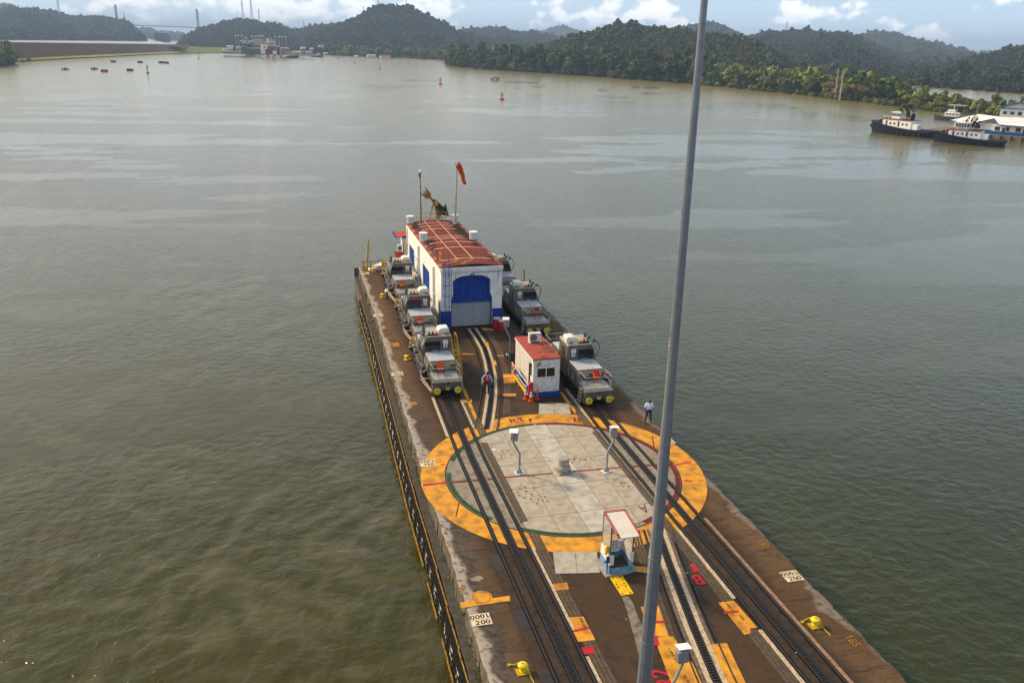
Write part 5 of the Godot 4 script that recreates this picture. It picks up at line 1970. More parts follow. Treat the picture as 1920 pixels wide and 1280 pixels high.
func make_locomotives() -> void:
	# number, x, z of the front, mirrored?, label
	for q in [["114", -4.66, -13.0, 1, "nearest silver locomotive on the fendered side, number 114"], ["171", -4.42, -24.05, 1, "silver locomotive number 171 with a dark red sun visor"], ["107", -4.33, -35.8, 1, "farthest silver locomotive on the fendered side, number 107"],
			["110", 5.55, -9.05, -1, "silver locomotive number 110 beside the white booth"], ["105", 5.60, -24.6, -1, "silver locomotive number 105 beside the machine house corner"], ["", 5.78, -35.0, -1, "silver locomotive half hidden behind the machine house"]]:
		locomotive(q[0], q[1], q[2], q[3], q[4])


func locomotive(num: String, x: float, z: float, s: int, label: String) -> void:
	# s = 1: the winch and the sloping window face -x; s = -1: mirrored
	var t := thing("locomotive", label, "locomotive", Vector3(x, 0.03, z), 0.0, "towing locomotives on the lock wall")
	var steel := mat(Color(0.175, 0.15, 0.12), 0.42, 0.45, 0.35, 0.8)
	var bright := mat(Color(0.42, 0.36, 0.29), 0.4, 0.3, 0.25, 0.9)
	var lid := mat(Color(0.46, 0.49, 0.55), 0.5, 0.15, 0.2, 0.9)
	var lid_b := mat(Color(0.36, 0.36, 0.35), 0.55, 0.15, 0.3, 0.9)
	var dark := mat(Color(0.022, 0.021, 0.021), 0.7, 0.2, 0.3, 1.0)
	var beam := mat(Color(0.085, 0.105, 0.155), 0.6, 0.2, 0.25)
	var yellow := mat(Color(0.75, 0.50, 0.006), 0.5, 0.0, 0.2, 1.2)
	var pane := mat(Color(0.008, 0.018, 0.016), 0.08, 0.0, 0.0)
	var rail := mat(Color(0.42, 0.38, 0.33), 0.4, 0.5, 0.2)
	var machine := mat(Color(0.075, 0.075, 0.08), 0.55, 0.4, 0.4, 1.6)
	var white := mat(Color(0.68, 0.68, 0.67), 0.45, 0.0, 0.2)
	var W := 1.06
	var L := 9.9
	# running gear and frame
	var st := start()
	box(st, Vector3(0, 0.52, -L * 0.5), Vector3(1.86, 0.34, L - 0.5))
	for zc in [-1.5, -3.3, -6.6, -8.4]:
		box(st, Vector3(0, 0.3, zc), Vector3(1.9, 0.34, 1.0))
	obj("underframe", st, dark, t)
	for zc in [-1.4, -3.2, -6.7, -8.5]:
		for k in [-1, 1]:
			st = start()
			lathe(st, Vector3(k * 0.76, 0.40, zc), [[0.0, -0.06], [0.37, -0.06], [0.37, 0.05], [0.12, 0.06], [0.12, 0.14], [0.0, 0.14]], 18, Basis(Vector3.UP, Vector3(k, 0, 0), Vector3.BACK))
			obj("wheel", st, machine, t)
	for e in [0, 1]:
		var f := Transform3D(Basis(Vector3.UP, PI * e), Vector3(0, 0, -L * e))
		st = start()
		box(st, f * Vector3(0, 0.60, -0.08), Vector3(2.0, 0.32, 0.2), Basis.IDENTITY, 0.02)
		box(st, f * Vector3(-0.98, 0.42, -0.4), Vector3(0.10, 0.5, 0.8)); box(st, f * Vector3(0.98, 0.42, -0.4), Vector3(0.10, 0.5, 0.8))
		obj("buffer_beam", st, beam, t)
		for k in [-0.76, 0.76]:
			st = start()
			lathe(st, f * Vector3(k, 0.50, 0.0), [[0.15, -0.05], [0.15, 0.12], [0.09, 0.13], [0.09, 0.24], [0.255, 0.25], [0.265, 0.29], [0.22, 0.315], [0.0, 0.32]], 22, f.basis * Basis(Vector3.RIGHT, Vector3.BACK, Vector3.DOWN))
			var bf := obj("buffer", st, yellow, t)
			st = start()
			lathe(st, f * Vector3(k, 0.50, 0.318), [[0.045, 0.0], [0.045, 0.008], [0.0, 0.009]], 10, f.basis * Basis(Vector3.RIGHT, Vector3.BACK, Vector3.DOWN))
			obj("buffer_eye", st, dark, bf)
		st = start()
		box(st, f * Vector3(0.03, 0.56, 0.08), Vector3(0.24, 0.13, 0.18)); box(st, f * Vector3(-0.07, 0.66, 0.1), Vector3(0.07, 0.12, 0.10)); box(st, f * Vector3(0.14, 0.66, 0.1), Vector3(0.07, 0.12, 0.10))
		obj("coupler", st, yellow, t)
		# low end box with its lids
		st = start()
		prism(st, PackedVector2Array([Vector2(-W + 0.03, 0.76), Vector2(W - 0.03, 0.76), Vector2(W, 1.06), Vector2(W, 1.20), Vector2(-W, 1.20), Vector2(-W, 1.06)]), f, 1.86)
		obj("end_box", st, steel, t)
		st = start()
		box(st, f * Vector3(0, 1.135, 0.035), Vector3(W * 2 + 0.06, 0.15, 0.09), f.basis * Basis(Vector3.RIGHT, -0.3), 0.01)
		obj("edge_plate", st, bright, t)
		st = start()
		box(st, f * Vector3(0.12, 0.93, 0.012), Vector3(0.07, 0.16, 0.03)); box(st, f * Vector3(0.02, 0.9, 0.004), Vector3(0.012, 0.26, 0.012))
		obj("latch", st, dark, t)
		for k in [-1, 1]:
			st = start()
			box(st, f * Vector3(k * 0.475, 1.215, -0.93), Vector3(0.92, 0.03, 1.55), Basis.IDENTITY, 0.008)
			var ld := obj("platform_lid", st, lid_b, t)
			st = start()
			var hp := []
			for i in 7: hp.append(f * Vector3(k * 0.3 + 0.09 * cos(PI * i / 6.0), 1.235 + 0.06 * sin(PI * i / 6.0), -0.35))
			tube(st, hp, 0.012, 4)
			obj("lid_handle", st, rail, ld)
		# hood
		st = start()
		var hood := PackedVector2Array([Vector2(-W, 0.72), Vector2(W, 0.72), Vector2(W, 1.62), Vector2(W - 0.10, 2.02), Vector2(-W + 0.10, 2.02), Vector2(-W, 1.62)])
		prism(st, hood, Transform3D(f.basis, f * Vector3(0, 0, -1.87)), 2.06)
		obj("hood", st, steel, t)
		st = start()
		box(st, f * Vector3(0, 1.83, -1.86), Vector3(W * 2 - 0.16, 0.26, 0.03), f.basis * Basis(Vector3.RIGHT, -0.12), 0.008)
		obj("hood_front", st, bright, t)
		st = start()
		box(st, f * Vector3(0.35 * s, 1.72, -1.835), Vector3(0.5, 0.42, 0.025), Basis.IDENTITY, 0.01)
		obj("access_panel", st, bright, t)
		for k in [-1, 1]:
			st = start()
			box(st, f * Vector3(k * 0.485, 2.04, -2.86), Vector3(0.945, 0.035, 2.02), Basis.IDENTITY, 0.008)
			var ld := obj("hood_lid", st, lid, t)
			st = start()
			var hp := []
			for i in 7: hp.append(f * Vector3(k * 0.22 + 0.1 * cos(PI * i / 6.0), 2.06 + 0.07 * sin(PI * i / 6.0), -2.02))
			tube(st, hp, 0.013, 4)
			obj("lid_handle", st, rail, ld)
			# louvred panels on the hood sides
			for i in 4:
				st = start()
				box(st, f * Vector3(k * (W + 0.012), 1.30, -2.15 - i * 0.47), Vector3(0.03, 0.52, 0.36), Basis.IDENTITY, 0.008)
				obj("louvre_panel", st, bright if i % 2 else steel, t)
			st = start()
			for i in 5: box(st, f * Vector3(k * (W + 0.004), 1.18, -1.92 - i * 0.47), Vector3(0.012, 0.88, 0.022))
			box(st, f * Vector3(k * (W + 0.004), 0.80, -2.9), Vector3(0.014, 0.05, 2.0)); box(st, f * Vector3(k * (W - 0.005), 0.98, -0.95), Vector3(0.02, 0.02, 1.8))
			obj("panel_seam", st, dark, t)
		# handrails round the platform
		st = start()
		for p in [[-0.98, -0.06], [0.0, -0.06], [0.98, -0.06], [-0.98, -1.5], [0.98, -1.5]]:
			bar(st, f * Vector3(p[0], 1.2, p[1]), f * Vector3(p[0], 2.12, p[1]), 0.018, 5)
		for y in [1.68, 2.12]:
			bar(st, f * Vector3(-0.98, y, -0.06), f * Vector3(0.98, y, -0.06), 0.018 if y < 2.0 else 0.026, 5)
			for k in [-0.98, 0.98]: bar(st, f * Vector3(k, y, -0.06), f * Vector3(k, y, -1.5), 0.018 if y < 2.0 else 0.024, 5)
		obj("handrail", st, rail, t)
		# steps up the inner side
		st = start()
		for k in [-0.28, -0.78]:
			bar(st, f * Vector3(s * (1 - 2 * e) * (W + 0.22), 0.18, k), f * Vector3(s * (1 - 2 * e) * (W + 0.06), 1.35, k), 0.025, 5)
		for i in 4: box(st, f * Vector3(s * (1 - 2 * e) * (W + 0.20 - 0.04 * i), 0.3 + i * 0.28, -0.53), Vector3(0.14, 0.035, 0.5))
		obj("steps", st, rail, t)
	# cab: one upper corner cut back towards the ships
	var z0 := -3.95
	var z1 := -5.95
	var sec := PackedVector2Array()
	for p in [Vector2(-1.14, 0.72), Vector2(-1.16, 2.25), Vector2(-0.80, 3.12), Vector2(-0.72, 3.2), Vector2(1.02, 3.2), Vector2(1.08, 3.12), Vector2(1.10, 0.72)]:
		sec.append(Vector2(p.x * s, p.y))
	st = start()
	prism(st, sec, Transform3D(Basis.IDENTITY, Vector3(0, 0, z0)), z0 - z1)
	obj("cab", st, mat(Color(0.175, 0.155, 0.13), 0.45, 0.4, 0.3, 0.8), t)
	st = start()
	box(st, Vector3(0.12 * s, 3.225, (z0 + z1) * 0.5), Vector3(1.92, 0.07, 2.2), Basis.IDENTITY, 0.02)
	obj("cab_roof", st, bright, t)
	for e in [0, 1]:
		var fz := z0 + 0.012 if e == 0 else z1 - 0.012
		var sg := 1.0 if e == 0 else -1.0
		st = start()
		box(st, Vector3(-0.36 * s, 2.44, fz), Vector3(1.16, 0.72, 0.03))
		obj("windscreen", st, pane, t)
		st = start()
		box(st, Vector3(-0.36 * s, 2.66, fz + sg * 0.08), Vector3(1.18, 0.34, 0.03), Basis(Vector3.RIGHT, -0.25 * sg), 0.008)
		obj("sun_visor", st, mat(Color(0.10, 0.022, 0.026), 0.7, 0.0, 0.5, 2.0) if num == "171" else mat(Color(0.012, 0.012, 0.013), 0.6, 0.0, 0.2), t)
		st = start()
		box(st, Vector3(-0.20 * s, 2.12, fz + sg * 0.06), Vector3(0.52, 0.10, 0.12), Basis.IDENTITY, 0.02)
		obj("wiper_box", st, mat(Color(0.2, 0.2, 0.2), 0.5, 0.2, 0.1), t)
		st = start()
		for px in [-0.72, 0.86]: lathe(st, Vector3(px * s * (1.0 if px > 0 else 0.95), 3.02, fz), [[0.045, 0.0], [0.04, 0.03], [0.0, 0.04]], 10, Basis(Vector3.RIGHT, Vector3(0, 0, sg), Vector3(0, -sg, 0)))
		obj("marker_lamp", st, mat(Color(0.4, 0.01, 0.012), 0.3, 0.0, 0.0), t)
	# number plate
	if num != "":
		st = start()
		box(st, Vector3(0.62 * s, 2.62, z0 + 0.015), Vector3(0.44, 0.66, 0.03), Basis.IDENTITY, 0.008)
		obj("plate_frame", st, mat(Color(0.05, 0.05, 0.055), 0.5), t)
		st = start()
		box(st, Vector3(0.62 * s, 2.62, z0 + 0.032), Vector3(0.38, 0.60, 0.012))
		var np := obj("number_plate", st, mat(Color(0.70, 0.70, 0.72), 0.5, 0.0, 0.08), t)
		text(num, 0.27, Transform3D(Basis.IDENTITY, Vector3(0.62 * s, 2.48, z0 + 0.042)), mat(Color(0.012, 0.012, 0.014), 0.6, 0.0, 0.0), np, "number", 0.92, "Droid Sans", true)
		st = start()
		for i in 3:
			var a0 := i * TAU / 3.0
			prism(st, PackedVector2Array([Vector2(cos(a0), sin(a0)) * 0.075, Vector2(cos(a0 + 1.3), sin(a0 + 1.3)) * 0.06, Vector2(cos(a0 + 0.7), sin(a0 + 0.7)) * 0.012]), Transform3D(Basis.from_scale(Vector3(1.5, 0.9, 1)), Vector3(0.62 * s, 2.82, z0 + 0.041 + 0.0004 * i)), 0.0)
		obj("emblem", st, mat(Color(0.42, 0.13, 0.15), 0.6, 0.0, 0.0), np)
	# sloping windows on the ship side, doors on the other
	var slope := Basis(Vector3.BACK, s * -0.393)
	for i in 2:
		st = start()
		box(st, Vector3(-0.985 * s, 2.68, -4.42 - i * 0.98), Vector3(0.03, 0.72, 0.82), slope)
		var fr := obj("slope_window", st, dark, t)
		st = start()
		box(st, Vector3(-0.985 * s, 2.68, -4.42 - i * 0.98) + slope * Vector3(-0.02 * s, 0, 0), Vector3(0.012, 0.56, 0.66), slope)
		obj("pane", st, mat(Color(0.16, 0.20, 0.20), 0.1, 0.0, 0.0), fr)
		st = start()
		box(st, Vector3(-1.16 * s, 1.95, -4.42 - i * 0.98), Vector3(0.03, 0.5, 0.72))
		obj("side_window", st, pane, t)
	st = start()
	box(st, Vector3(1.10 * s, 2.0, -4.9), Vector3(0.03, 1.9, 0.72), Basis.IDENTITY, 0.008)
	obj("cab_door", st, mat(Color(0.13, 0.12, 0.105), 0.5, 0.3, 0.3), t)
	st = start()
	box(st, Vector3(1.12 * s, 2.5, -4.9), Vector3(0.02, 0.6, 0.5))
	obj("door_window", st, pane, t)
	# roof fittings: air conditioner, three signal lamps, arms and lamps at the ship side
	st = start()
	var acx := 0.58 * s
	prism(st, PackedVector2Array([Vector2(-0.60, 0.0), Vector2(0.52, 0.0), Vector2(0.60, 0.10), Vector2(0.56, 0.24), Vector2(0.40, 0.36), Vector2(0.16, 0.41), Vector2(-0.48, 0.41), Vector2(-0.60, 0.30)]), Transform3D(Basis(Vector3(-s * 0.72, 0, 0), Vector3.UP, Vector3(0, 0, -s)), Vector3(acx, 3.26, -4.9 + (-0.45 if s > 0 else 0.45))), 0.9)
	box(st, Vector3(acx + 0.05 * s, 3.43, -4.9), Vector3(0.70, 0.32, 0.98), Basis.IDENTITY, 0.09)
	obj("air_conditioner", st, white, t)
	st = start()
	box(st, Vector3(acx + 0.22 * s, 3.37, -4.24), Vector3(0.34, 0.14, 0.22), Basis(Vector3.RIGHT, -0.25), 0.02)
	obj("vent_grille", st, mat(Color(0.28, 0.28, 0.28), 0.6, 0.0, 0.1), t)
	var lamp_cols := [Color(0.0, 0.16, 0.06), Color(0.34, 0.005, 0.015), Color(0.85, 0.26, 0.005)]
	st = start()
	box(st, Vector3(-0.3 * s, 3.29, -4.22), Vector3(0.86, 0.06, 0.16))
	obj("lamp_tray", st, dark, t)
	for i in 3:
		st = start()
		lathe(st, Vector3((-0.56 + i * 0.27) * s, 3.31, -4.25), [[0.095, 0.0], [0.10, 0.15], [0.07, 0.23], [0.0, 0.25]], 14, Basis.IDENTITY, false)
		obj("signal_lamp", st, mat(lamp_cols[i], 0.25, 0.0, 0.0), t)
	st = start()
	bar(st, Vector3(-0.75 * s, 3.3, -4.0), Vector3(-1.2 * s, 3.42, -3.9), 0.04, 6)
	bar(st, Vector3(-1.2 * s, 3.42, -3.9), Vector3(-1.42 * s, 2.95, -3.85), 0.03, 5)
	bar(st, Vector3(-1.42 * s, 2.95, -3.85), Vector3(-1.2 * s, 2.15, -3.9), 0.03, 5)
	box(st, Vector3(-1.02 * s, 3.43, -4.2), Vector3(0.22, 0.16, 0.2), Basis(Vector3.UP, 0.4), 0.02)
	box(st, Vector3(-0.9 * s, 3.36, -5.0), Vector3(0.24, 0.18, 0.24), Basis(Vector3.UP, 0.2), 0.02)
	lathe(st, Vector3(-0.8 * s, 3.3, -5.5), [[0.12, 0.0], [0.12, 0.1], [0.05, 0.3], [0.0, 0.3]], 10)
	bar(st, Vector3(-0.6 * s, 3.27, -4.05), Vector3(0.3 * s, 3.29, -4.02), 0.02, 5)
	obj("roof_lamps", st, machine, t)
	st = start()
	lathe(st, Vector3(0.9 * s, 3.26, -5.3), [[0.025, 0.0], [0.025, 0.25], [0.07, 0.26], [0.075, 0.36], [0.04, 0.42], [0.0, 0.43]], 12)
	obj("antenna_dome", st, white, t)
	if s < 0:
		st = start()
		box(st, Vector3(-0.52, 3.36, -3.86), Vector3(0.22, 0.22, 0.015), Basis(Vector3.BACK, PI / 4))
		obj("diamond_sign", st, mat(Color(0.62, 0.58, 0.42), 0.6, 0.0, 0.2), t)
	# winch gear on the ship side: sheaves, arms, guard rods, yellow rollers
	var o := -1.0 * s
	st = start()
	box(st, Vector3(o * 1.22, 0.72, -4.9), Vector3(0.36, 0.9, 2.4), Basis.IDENTITY, 0.04)
	box(st, Vector3(o * 1.24, 1.1, -3.2), Vector3(0.3, 0.42, 0.9), Basis.IDENTITY, 0.04)
	box(st, Vector3(o * 1.24, 1.0, -6.8), Vector3(0.3, 0.5, 0.9), Basis.IDENTITY, 0.04)
	for zc in [-2.7, -3.6, -6.1, -7.2]:
		lathe(st, Vector3(o * 1.28, 0.78, zc), [[0.0, -0.08], [0.34, -0.08], [0.25, 0.0], [0.34, 0.08], [0.0, 0.08]], 14, Basis(Vector3.UP, Vector3.RIGHT, Vector3.FORWARD))
	for i in 5:
		box(st, Vector3(o * (1.3 + 0.05 * (i % 2)), 0.5 + 0.18 * (i % 3), -1.9 - i * 1.35), Vector3(0.26, 0.3, 0.34), Basis(Vector3.UP, 0.4 * i), 0.03)
	obj("winch_gear", st, machine, t)
	for e in [0, 1]:
		var f := Transform3D(Basis(Vector3.UP, PI * e), Vector3(0, 0, -L * e))
		var oe: float = o * (1.0 - 2.0 * e)
		st = start()
		bar(st, f * Vector3(oe * 1.1, 0.42, -0.15), f * Vector3(oe * 1.62, 1.0, -1.9), 0.035, 5)
		bar(st, f * Vector3(oe * 1.1, 0.25, -0.15), f * Vector3(oe * 1.62, 0.72, -1.9), 0.03, 5)
		bar(st, f * Vector3(oe * 1.62, 0.72, -1.9), f * Vector3(oe * 1.62, 1.12, -1.9), 0.04, 5)
		bar(st, f * Vector3(oe * 1.62, 1.0, -1.9), f * Vector3(oe * 1.15, 1.3, -2.2), 0.035, 5)
		bar(st, f * Vector3(oe * 1.5, 0.9, -1.5), f * Vector3(oe * 1.1, 0.95, -1.2), 0.03, 5)
		obj("guard_rod", st, rail, t)
		st = start()
		box(st, f * Vector3(oe * 1.5, 1.05, -2.15), Vector3(0.3, 0.26, 0.34), Basis(Vector3.UP, 0.5), 0.03)
		bar(st, f * Vector3(oe * 1.35, 0.7, -2.0), f * Vector3(oe * 1.75, 1.2, -2.6), 0.06, 6)
		obj("cable_guide", st, machine, t)
		st = start()
		lathe(st, f * Vector3(oe * 1.16, 0.4, -0.08), [[0.09, -0.1], [0.11, 0.0], [0.09, 0.1], [0.0, 0.1]], 10, Basis(Vector3.UP, Vector3.RIGHT, Vector3.FORWARD))
		if e == 1: box(st, f * Vector3(oe * 1.3, 1.35, -1.0), Vector3(0.16, 0.3, 0.2)); box(st, f * Vector3(oe * 1.3, 0.85, -0.6), Vector3(0.16, 0.22, 0.2))
		obj("yellow_roller", st, mat(Color(0.68, 0.34, 0.005), 0.5, 0.0, 0.2), t)
	st = start()
	tube(st, [Vector3(o * 1.3, 0.8, -3.6), Vector3(o * 1.45, 1.25, -4.2), Vector3(o * 1.35, 1.45, -5.2), Vector3(o * 1.4, 0.9, -6.2)], 0.04, 5)
	obj("tow_cable", st, mat(Color(0.10, 0.09, 0.08), 0.5, 0.5, 0.2), t)

	# the chair on the platform is a thing of its own
	if num != "":
		var col := Color(0.62, 0.085, 0.01) if s > 0 else (Color(0.70, 0.04, 0.012) if num == "110" else Color(0.30, 0.012, 0.02))
		var ch := thing("chair", "%s plastic chair on the end platform of locomotive %s" % ["orange" if s > 0 else ("bright red" if num == "110" else "dark red"), num], "chair", Vector3(x + (-0.25 if s > 0 else 0.30), 1.262, z - 1.2 + (0.0 if s > 0 else 0.0)), 0.0, "chairs on the locomotives")
		var cm := mat(col, 0.45, 0.0, 0.1)
		st = start()
		box(st, Vector3(0, 0.43, 0), Vector3(0.46, 0.04, 0.44), Basis(Vector3.RIGHT, -0.06), 0.015)
		obj("seat", st, cm, ch)
		st = start()
		box(st, Vector3(0, 0.68, -0.23), Vector3(0.46, 0.42, 0.035), Basis(Vector3.RIGHT, -0.16), 0.015)
		obj("backrest", st, cm, ch)
		var lm := cm if s < 0 else mat(Color(0.04, 0.03, 0.03), 0.5)
		for p in [[-1, -1], [1, -1], [-1, 1], [1, 1]]:
			st = start()
			bar(st, Vector3(p[0] * 0.19, 0.42, p[1] * 0.18), Vector3(p[0] * 0.24, 0.0, p[1] * 0.23), 0.022, 6)
			obj("leg", st, lm, ch)
		if s < 0:
			for k in [-1, 1]:
				st = start()
				tube(st, [Vector3(k * 0.25, 0.43, 0.16), Vector3(k * 0.27, 0.62, 0.16), Vector3(k * 0.26, 0.66, -0.05), Vector3(k * 0.24, 0.66, -0.22)], 0.025, 6)
				obj("armrest", st, mat(Color(0.75, 0.20, 0.01), 0.45), ch)


# ---------------------------------------------------------------- small things on the deck

func make_deck_things() -> void:
	var galv := mat(Color(0.30, 0.32, 0.35), 0.45, 0.35, 0.2, 1.5)
	var galv_b := mat(Color(0.62, 0.64, 0.67), 0.45, 0.2, 0.1, 1.5)
	var dark := mat(Color(0.03, 0.03, 0.035), 0.6, 0.0, 0.1)
	# signal light posts: bent tube, louvred head under a white visor
	var post := thing("signal_post", "bent grey signal post on the turntable left of the vent", "signal post", Vector3(-2.6, 0.038, -0.42), 0.0, "bent signal posts")
	var st := start()
	box(st, Vector3(0, 0.025, 0), Vector3(0.55, 0.03, 0.5), Basis.IDENTITY, 0.006)
	obj("base_plate", st, galv_b, post)
	st = start()
	for k in 4:
		var t := PI * 0.5 * k
		prism(st, PackedVector2Array([Vector2(0.05, 0.04), Vector2(0.22, 0.04), Vector2(0.05, 0.32)]), Transform3D(Basis(Vector3.UP, t), Basis(Vector3.UP, t) * Vector3(0, 0, 0.01)), 0.02)
	obj("gusset", st, galv, post)
	st = start()
	tube(st, [Vector3(0, 0.03, 0), Vector3(0, 1.25, 0), Vector3(-0.03, 1.36, 0), Vector3(-0.09, 1.45, 0), Vector3(-0.36, 1.98, 0), Vector3(-0.41, 2.08, 0), Vector3(-0.42, 2.18, 0), Vector3(-0.42, 2.34, 0)], 0.062, 10)
	obj("tube", st, galv, post)
	var hb := Basis(Vector3.UP, -0.35) * Basis(Vector3.BACK, -0.12)
	var hc := Vector3(-0.34, 2.52, 0)
	st = start()
	box(st, hc, Vector3(0.42, 0.52, 0.34), hb, 0.015)
	var head := obj("head", st, galv, post)
	for i in 4:
		st = start()
		box(st, hc + hb * Vector3(-0.10, 0.16 - i * 0.11, 0.178), Vector3(0.18, 0.05, 0.03), hb * Basis(Vector3.RIGHT, 0.3))
		obj("louvre", st, galv_b, head)
	st = start()
	box(st, hc + hb * Vector3(-0.10, 0.0, 0.171), Vector3(0.22, 0.46, 0.006), hb)
	obj("lens_panel", st, dark, head)
	st = start()
	box(st, hc + hb * Vector3(-0.10, 0.33, 0.06), Vector3(0.54, 0.03, 0.46), hb * Basis(Vector3.BACK, 0.12) * Basis(Vector3.RIGHT, 0.18), 0.008)
	obj("visor", st, mat(Color(0.78, 0.79, 0.80), 0.4, 0.0, 0.08), post)
	copy(post, "bent grey signal post on the turntable right of the vent", Vector3(2.62, 0.038, 0.5), PI + 0.25, Vector3.ONE, "bent signal posts")
	copy(post, "bent grey signal post behind the white booth", Vector3(2.0, 0.0, -20.4), 0.1, Vector3(1, 1.12, 1), "bent signal posts")
	var h4 := on(1284, 1222, 2.65)
	copy(post, "bent grey signal post at the lower edge beside the lamp mast", Vector3(h4.x - 0.42, 0.0, h4.z + 0.1), PI + 0.3, Vector3.ONE, "bent signal posts")

	var vent := thing("vent", "round beige capped vent in the middle of the turntable", "vent", Vector3(0.05, 0.035, -0.05), 0.12)
	var beige := mat(Color(0.36, 0.32, 0.275), 0.8, 0.0, 0.3, 1.2)
	st = start()
	box(st, Vector3(0, 0.06, 0), Vector3(0.86, 0.10, 0.86), Basis.IDENTITY, 0.015)
	obj("plinth", st, mat(Color(0.30, 0.265, 0.225), 0.85, 0.0, 0.35, 1.2), vent)
	st = start()
	lathe(st, Vector3.ZERO, [[0.40, 0.11], [0.42, 0.16], [0.44, 0.24], [0.44, 0.34], [0.38, 0.42], [0.31, 0.45], [0.31, 0.48]], 28)
	obj("bowl", st, beige, vent)
	st = start()
	lathe(st, Vector3.ZERO, [[0.31, 0.46], [0.325, 0.47], [0.325, 0.90], [0.31, 0.93], [0.0, 0.96]], 28)
	obj("cap", st, beige, vent)
	st = start()
	box(st, Vector3(0.06, 0.66, 0.322), Vector3(0.09, 0.10, 0.012))
	obj("white_tag", st, mat(Color(0.75, 0.75, 0.75), 0.6), vent)

	# mooring bollards
	var yel := mat(Color(0.82, 0.60, 0.004), 0.45, 0.0, 0.15, 1.5)
	var yel_d := mat(Color(0.52, 0.33, 0.01), 0.7, 0.0, 0.5, 1.5)
	var spots := [[980, 1258, "yellow mushroom bollard with a rope at the lower edge of the fendered side"], [1528, 1172, "yellow mushroom bollard on the plain right hand walkway"], [763, 674, "yellow mushroom bollard beside locomotive 114"], [717, 557, "yellow mushroom bollard beside locomotive 107"], [700, 508.5, "yellow mushroom bollard at the far corner by the yellow railing"]]
	for i in spots.size():
		var w := on(spots[i][0], spots[i][1])
		var b := thing("bollard", spots[i][2], "bollard", Vector3(w.x, 0, w.z), 0.05, "yellow mooring bollards")
		b.scale = Vector3.ONE * 0.74
		st = start()
		box(st, Vector3(0, 0.02, 0.05), Vector3(0.78, 0.05, 0.62), Basis.IDENTITY, 0.01)
		obj("foot_plate", st, yel_d, b)
		st = start()
		lathe(st, Vector3.ZERO, [[0.20, 0.04], [0.16, 0.12], [0.15, 0.24], [0.22, 0.30], [0.29, 0.36], [0.30, 0.42], [0.24, 0.49], [0.12, 0.53], [0.0, 0.54]], 22, Basis.IDENTITY, true)
		obj("mushroom_head", st, yel, b)
		st = start()
		lathe(st, Vector3(0, 0.535, 0), [[0.07, 0.0], [0.05, 0.02], [0.0, 0.02]], 8)
		obj("bolt", st, dark, b)
		if i < 2:
			var rope := thing("rope", "thin yellow rope hooked over the %s bollard" % ("lower edge" if i == 0 else "right hand"), "rope", Vector3(w.x, 0, w.z))
			rope.scale = Vector3.ONE * 0.74
			st = start()
			tube(st, [Vector3(-0.62 if i == 0 else -0.55, 0.03, -0.65 if i == 0 else -0.45), Vector3(-0.35, 0.10, -0.5), Vector3(-0.15, 0.38, -0.28), Vector3(0.02, 0.565, 0.0), Vector3(0.17, 0.46, 0.26), Vector3(0.28, 0.1, 0.55), Vector3(0.36, 0.03, 1.1)], 0.028, 6)
			obj("strand", st, mat(Color(0.62, 0.48, 0.02), 0.9, 0.0, 0.4, 6.0), rope)
			st = start()
			lathe(st, Vector3(-0.62 if i == 0 else -0.55, 0.0, -0.65 if i == 0 else -0.45), [[0.12, 0.0], [0.12, 0.03], [0.0, 0.035]], 10)
			obj("ring_eye", st, yel_d, rope)

	# the red drums with pale lids beside the blue door
	var drum := thing("drum", "red drum with a dirty white lid, nearer of two by the door", "drum", Vector3(2.92, 0, -26.55), 0.0, "red drums")
	st = start()
	lathe(st, Vector3.ZERO, [[0.0, 0.0], [0.36, 0.0], [0.37, 0.3], [0.385, 0.32], [0.37, 0.34], [0.37, 0.6], [0.385, 0.62], [0.37, 0.64], [0.36, 0.92]], 22)
	obj("body", st, mat(Color(0.42, 0.012, 0.014), 0.45, 0.0, 0.25, 1.2), drum)
	st = start()
	lathe(st, Vector3.ZERO, [[0.38, 0.90], [0.39, 0.96], [0.25, 1.0], [0.0, 0.99]], 22)
	obj("lid", st, mat(Color(0.60, 0.53, 0.44), 0.8, 0.0, 0.4, 2.0), drum)
	copy(drum, "red drum with a pale lid, farther one against the wall", Vector3(2.62, 0.0, -27.35), 0.7, Vector3.ONE, "red drums")

	# black frame stand behind the booth
	var stand := thing("stand", "black metal frame stand left of the booth's rear corner", "stand", Vector3(1.62, 0, -18.6), 0.1)
	st = start()
	for p in [[-0.4, -0.3], [0.4, -0.3], [-0.4, 0.3], [0.4, 0.3]]: bar(st, Vector3(p[0], 0, p[1]), Vector3(p[0], 1.05, p[1]), 0.03, 5)
	for y in [0.35, 1.05]:
		for k in [-0.3, 0.3]: bar(st, Vector3(-0.4, y, k), Vector3(0.4, y, k), 0.025, 5)
		for k in [-0.4, 0.4]: bar(st, Vector3(k, y, -0.3), Vector3(k, y, 0.3), 0.025, 5)
	obj("frame", st, dark, stand)
	st = start()
	box(st, Vector3(0.12, 0.55, 0), Vector3(0.5, 0.7, 0.5), Basis.IDENTITY, 0.02)
	obj("tank", st, mat(Color(0.06, 0.05, 0.045), 0.7, 0.0, 0.4), stand)

	# yellow access stair against locomotive 114
	var stair := thing("access_stair", "yellow steel access stair leaning at the inner side of locomotive 114", "stair", Vector3(-3.28, 0, -17.6))
	var sy := mat(Color(0.72, 0.42, 0.02), 0.5, 0.0, 0.25, 1.5)
	st = start()
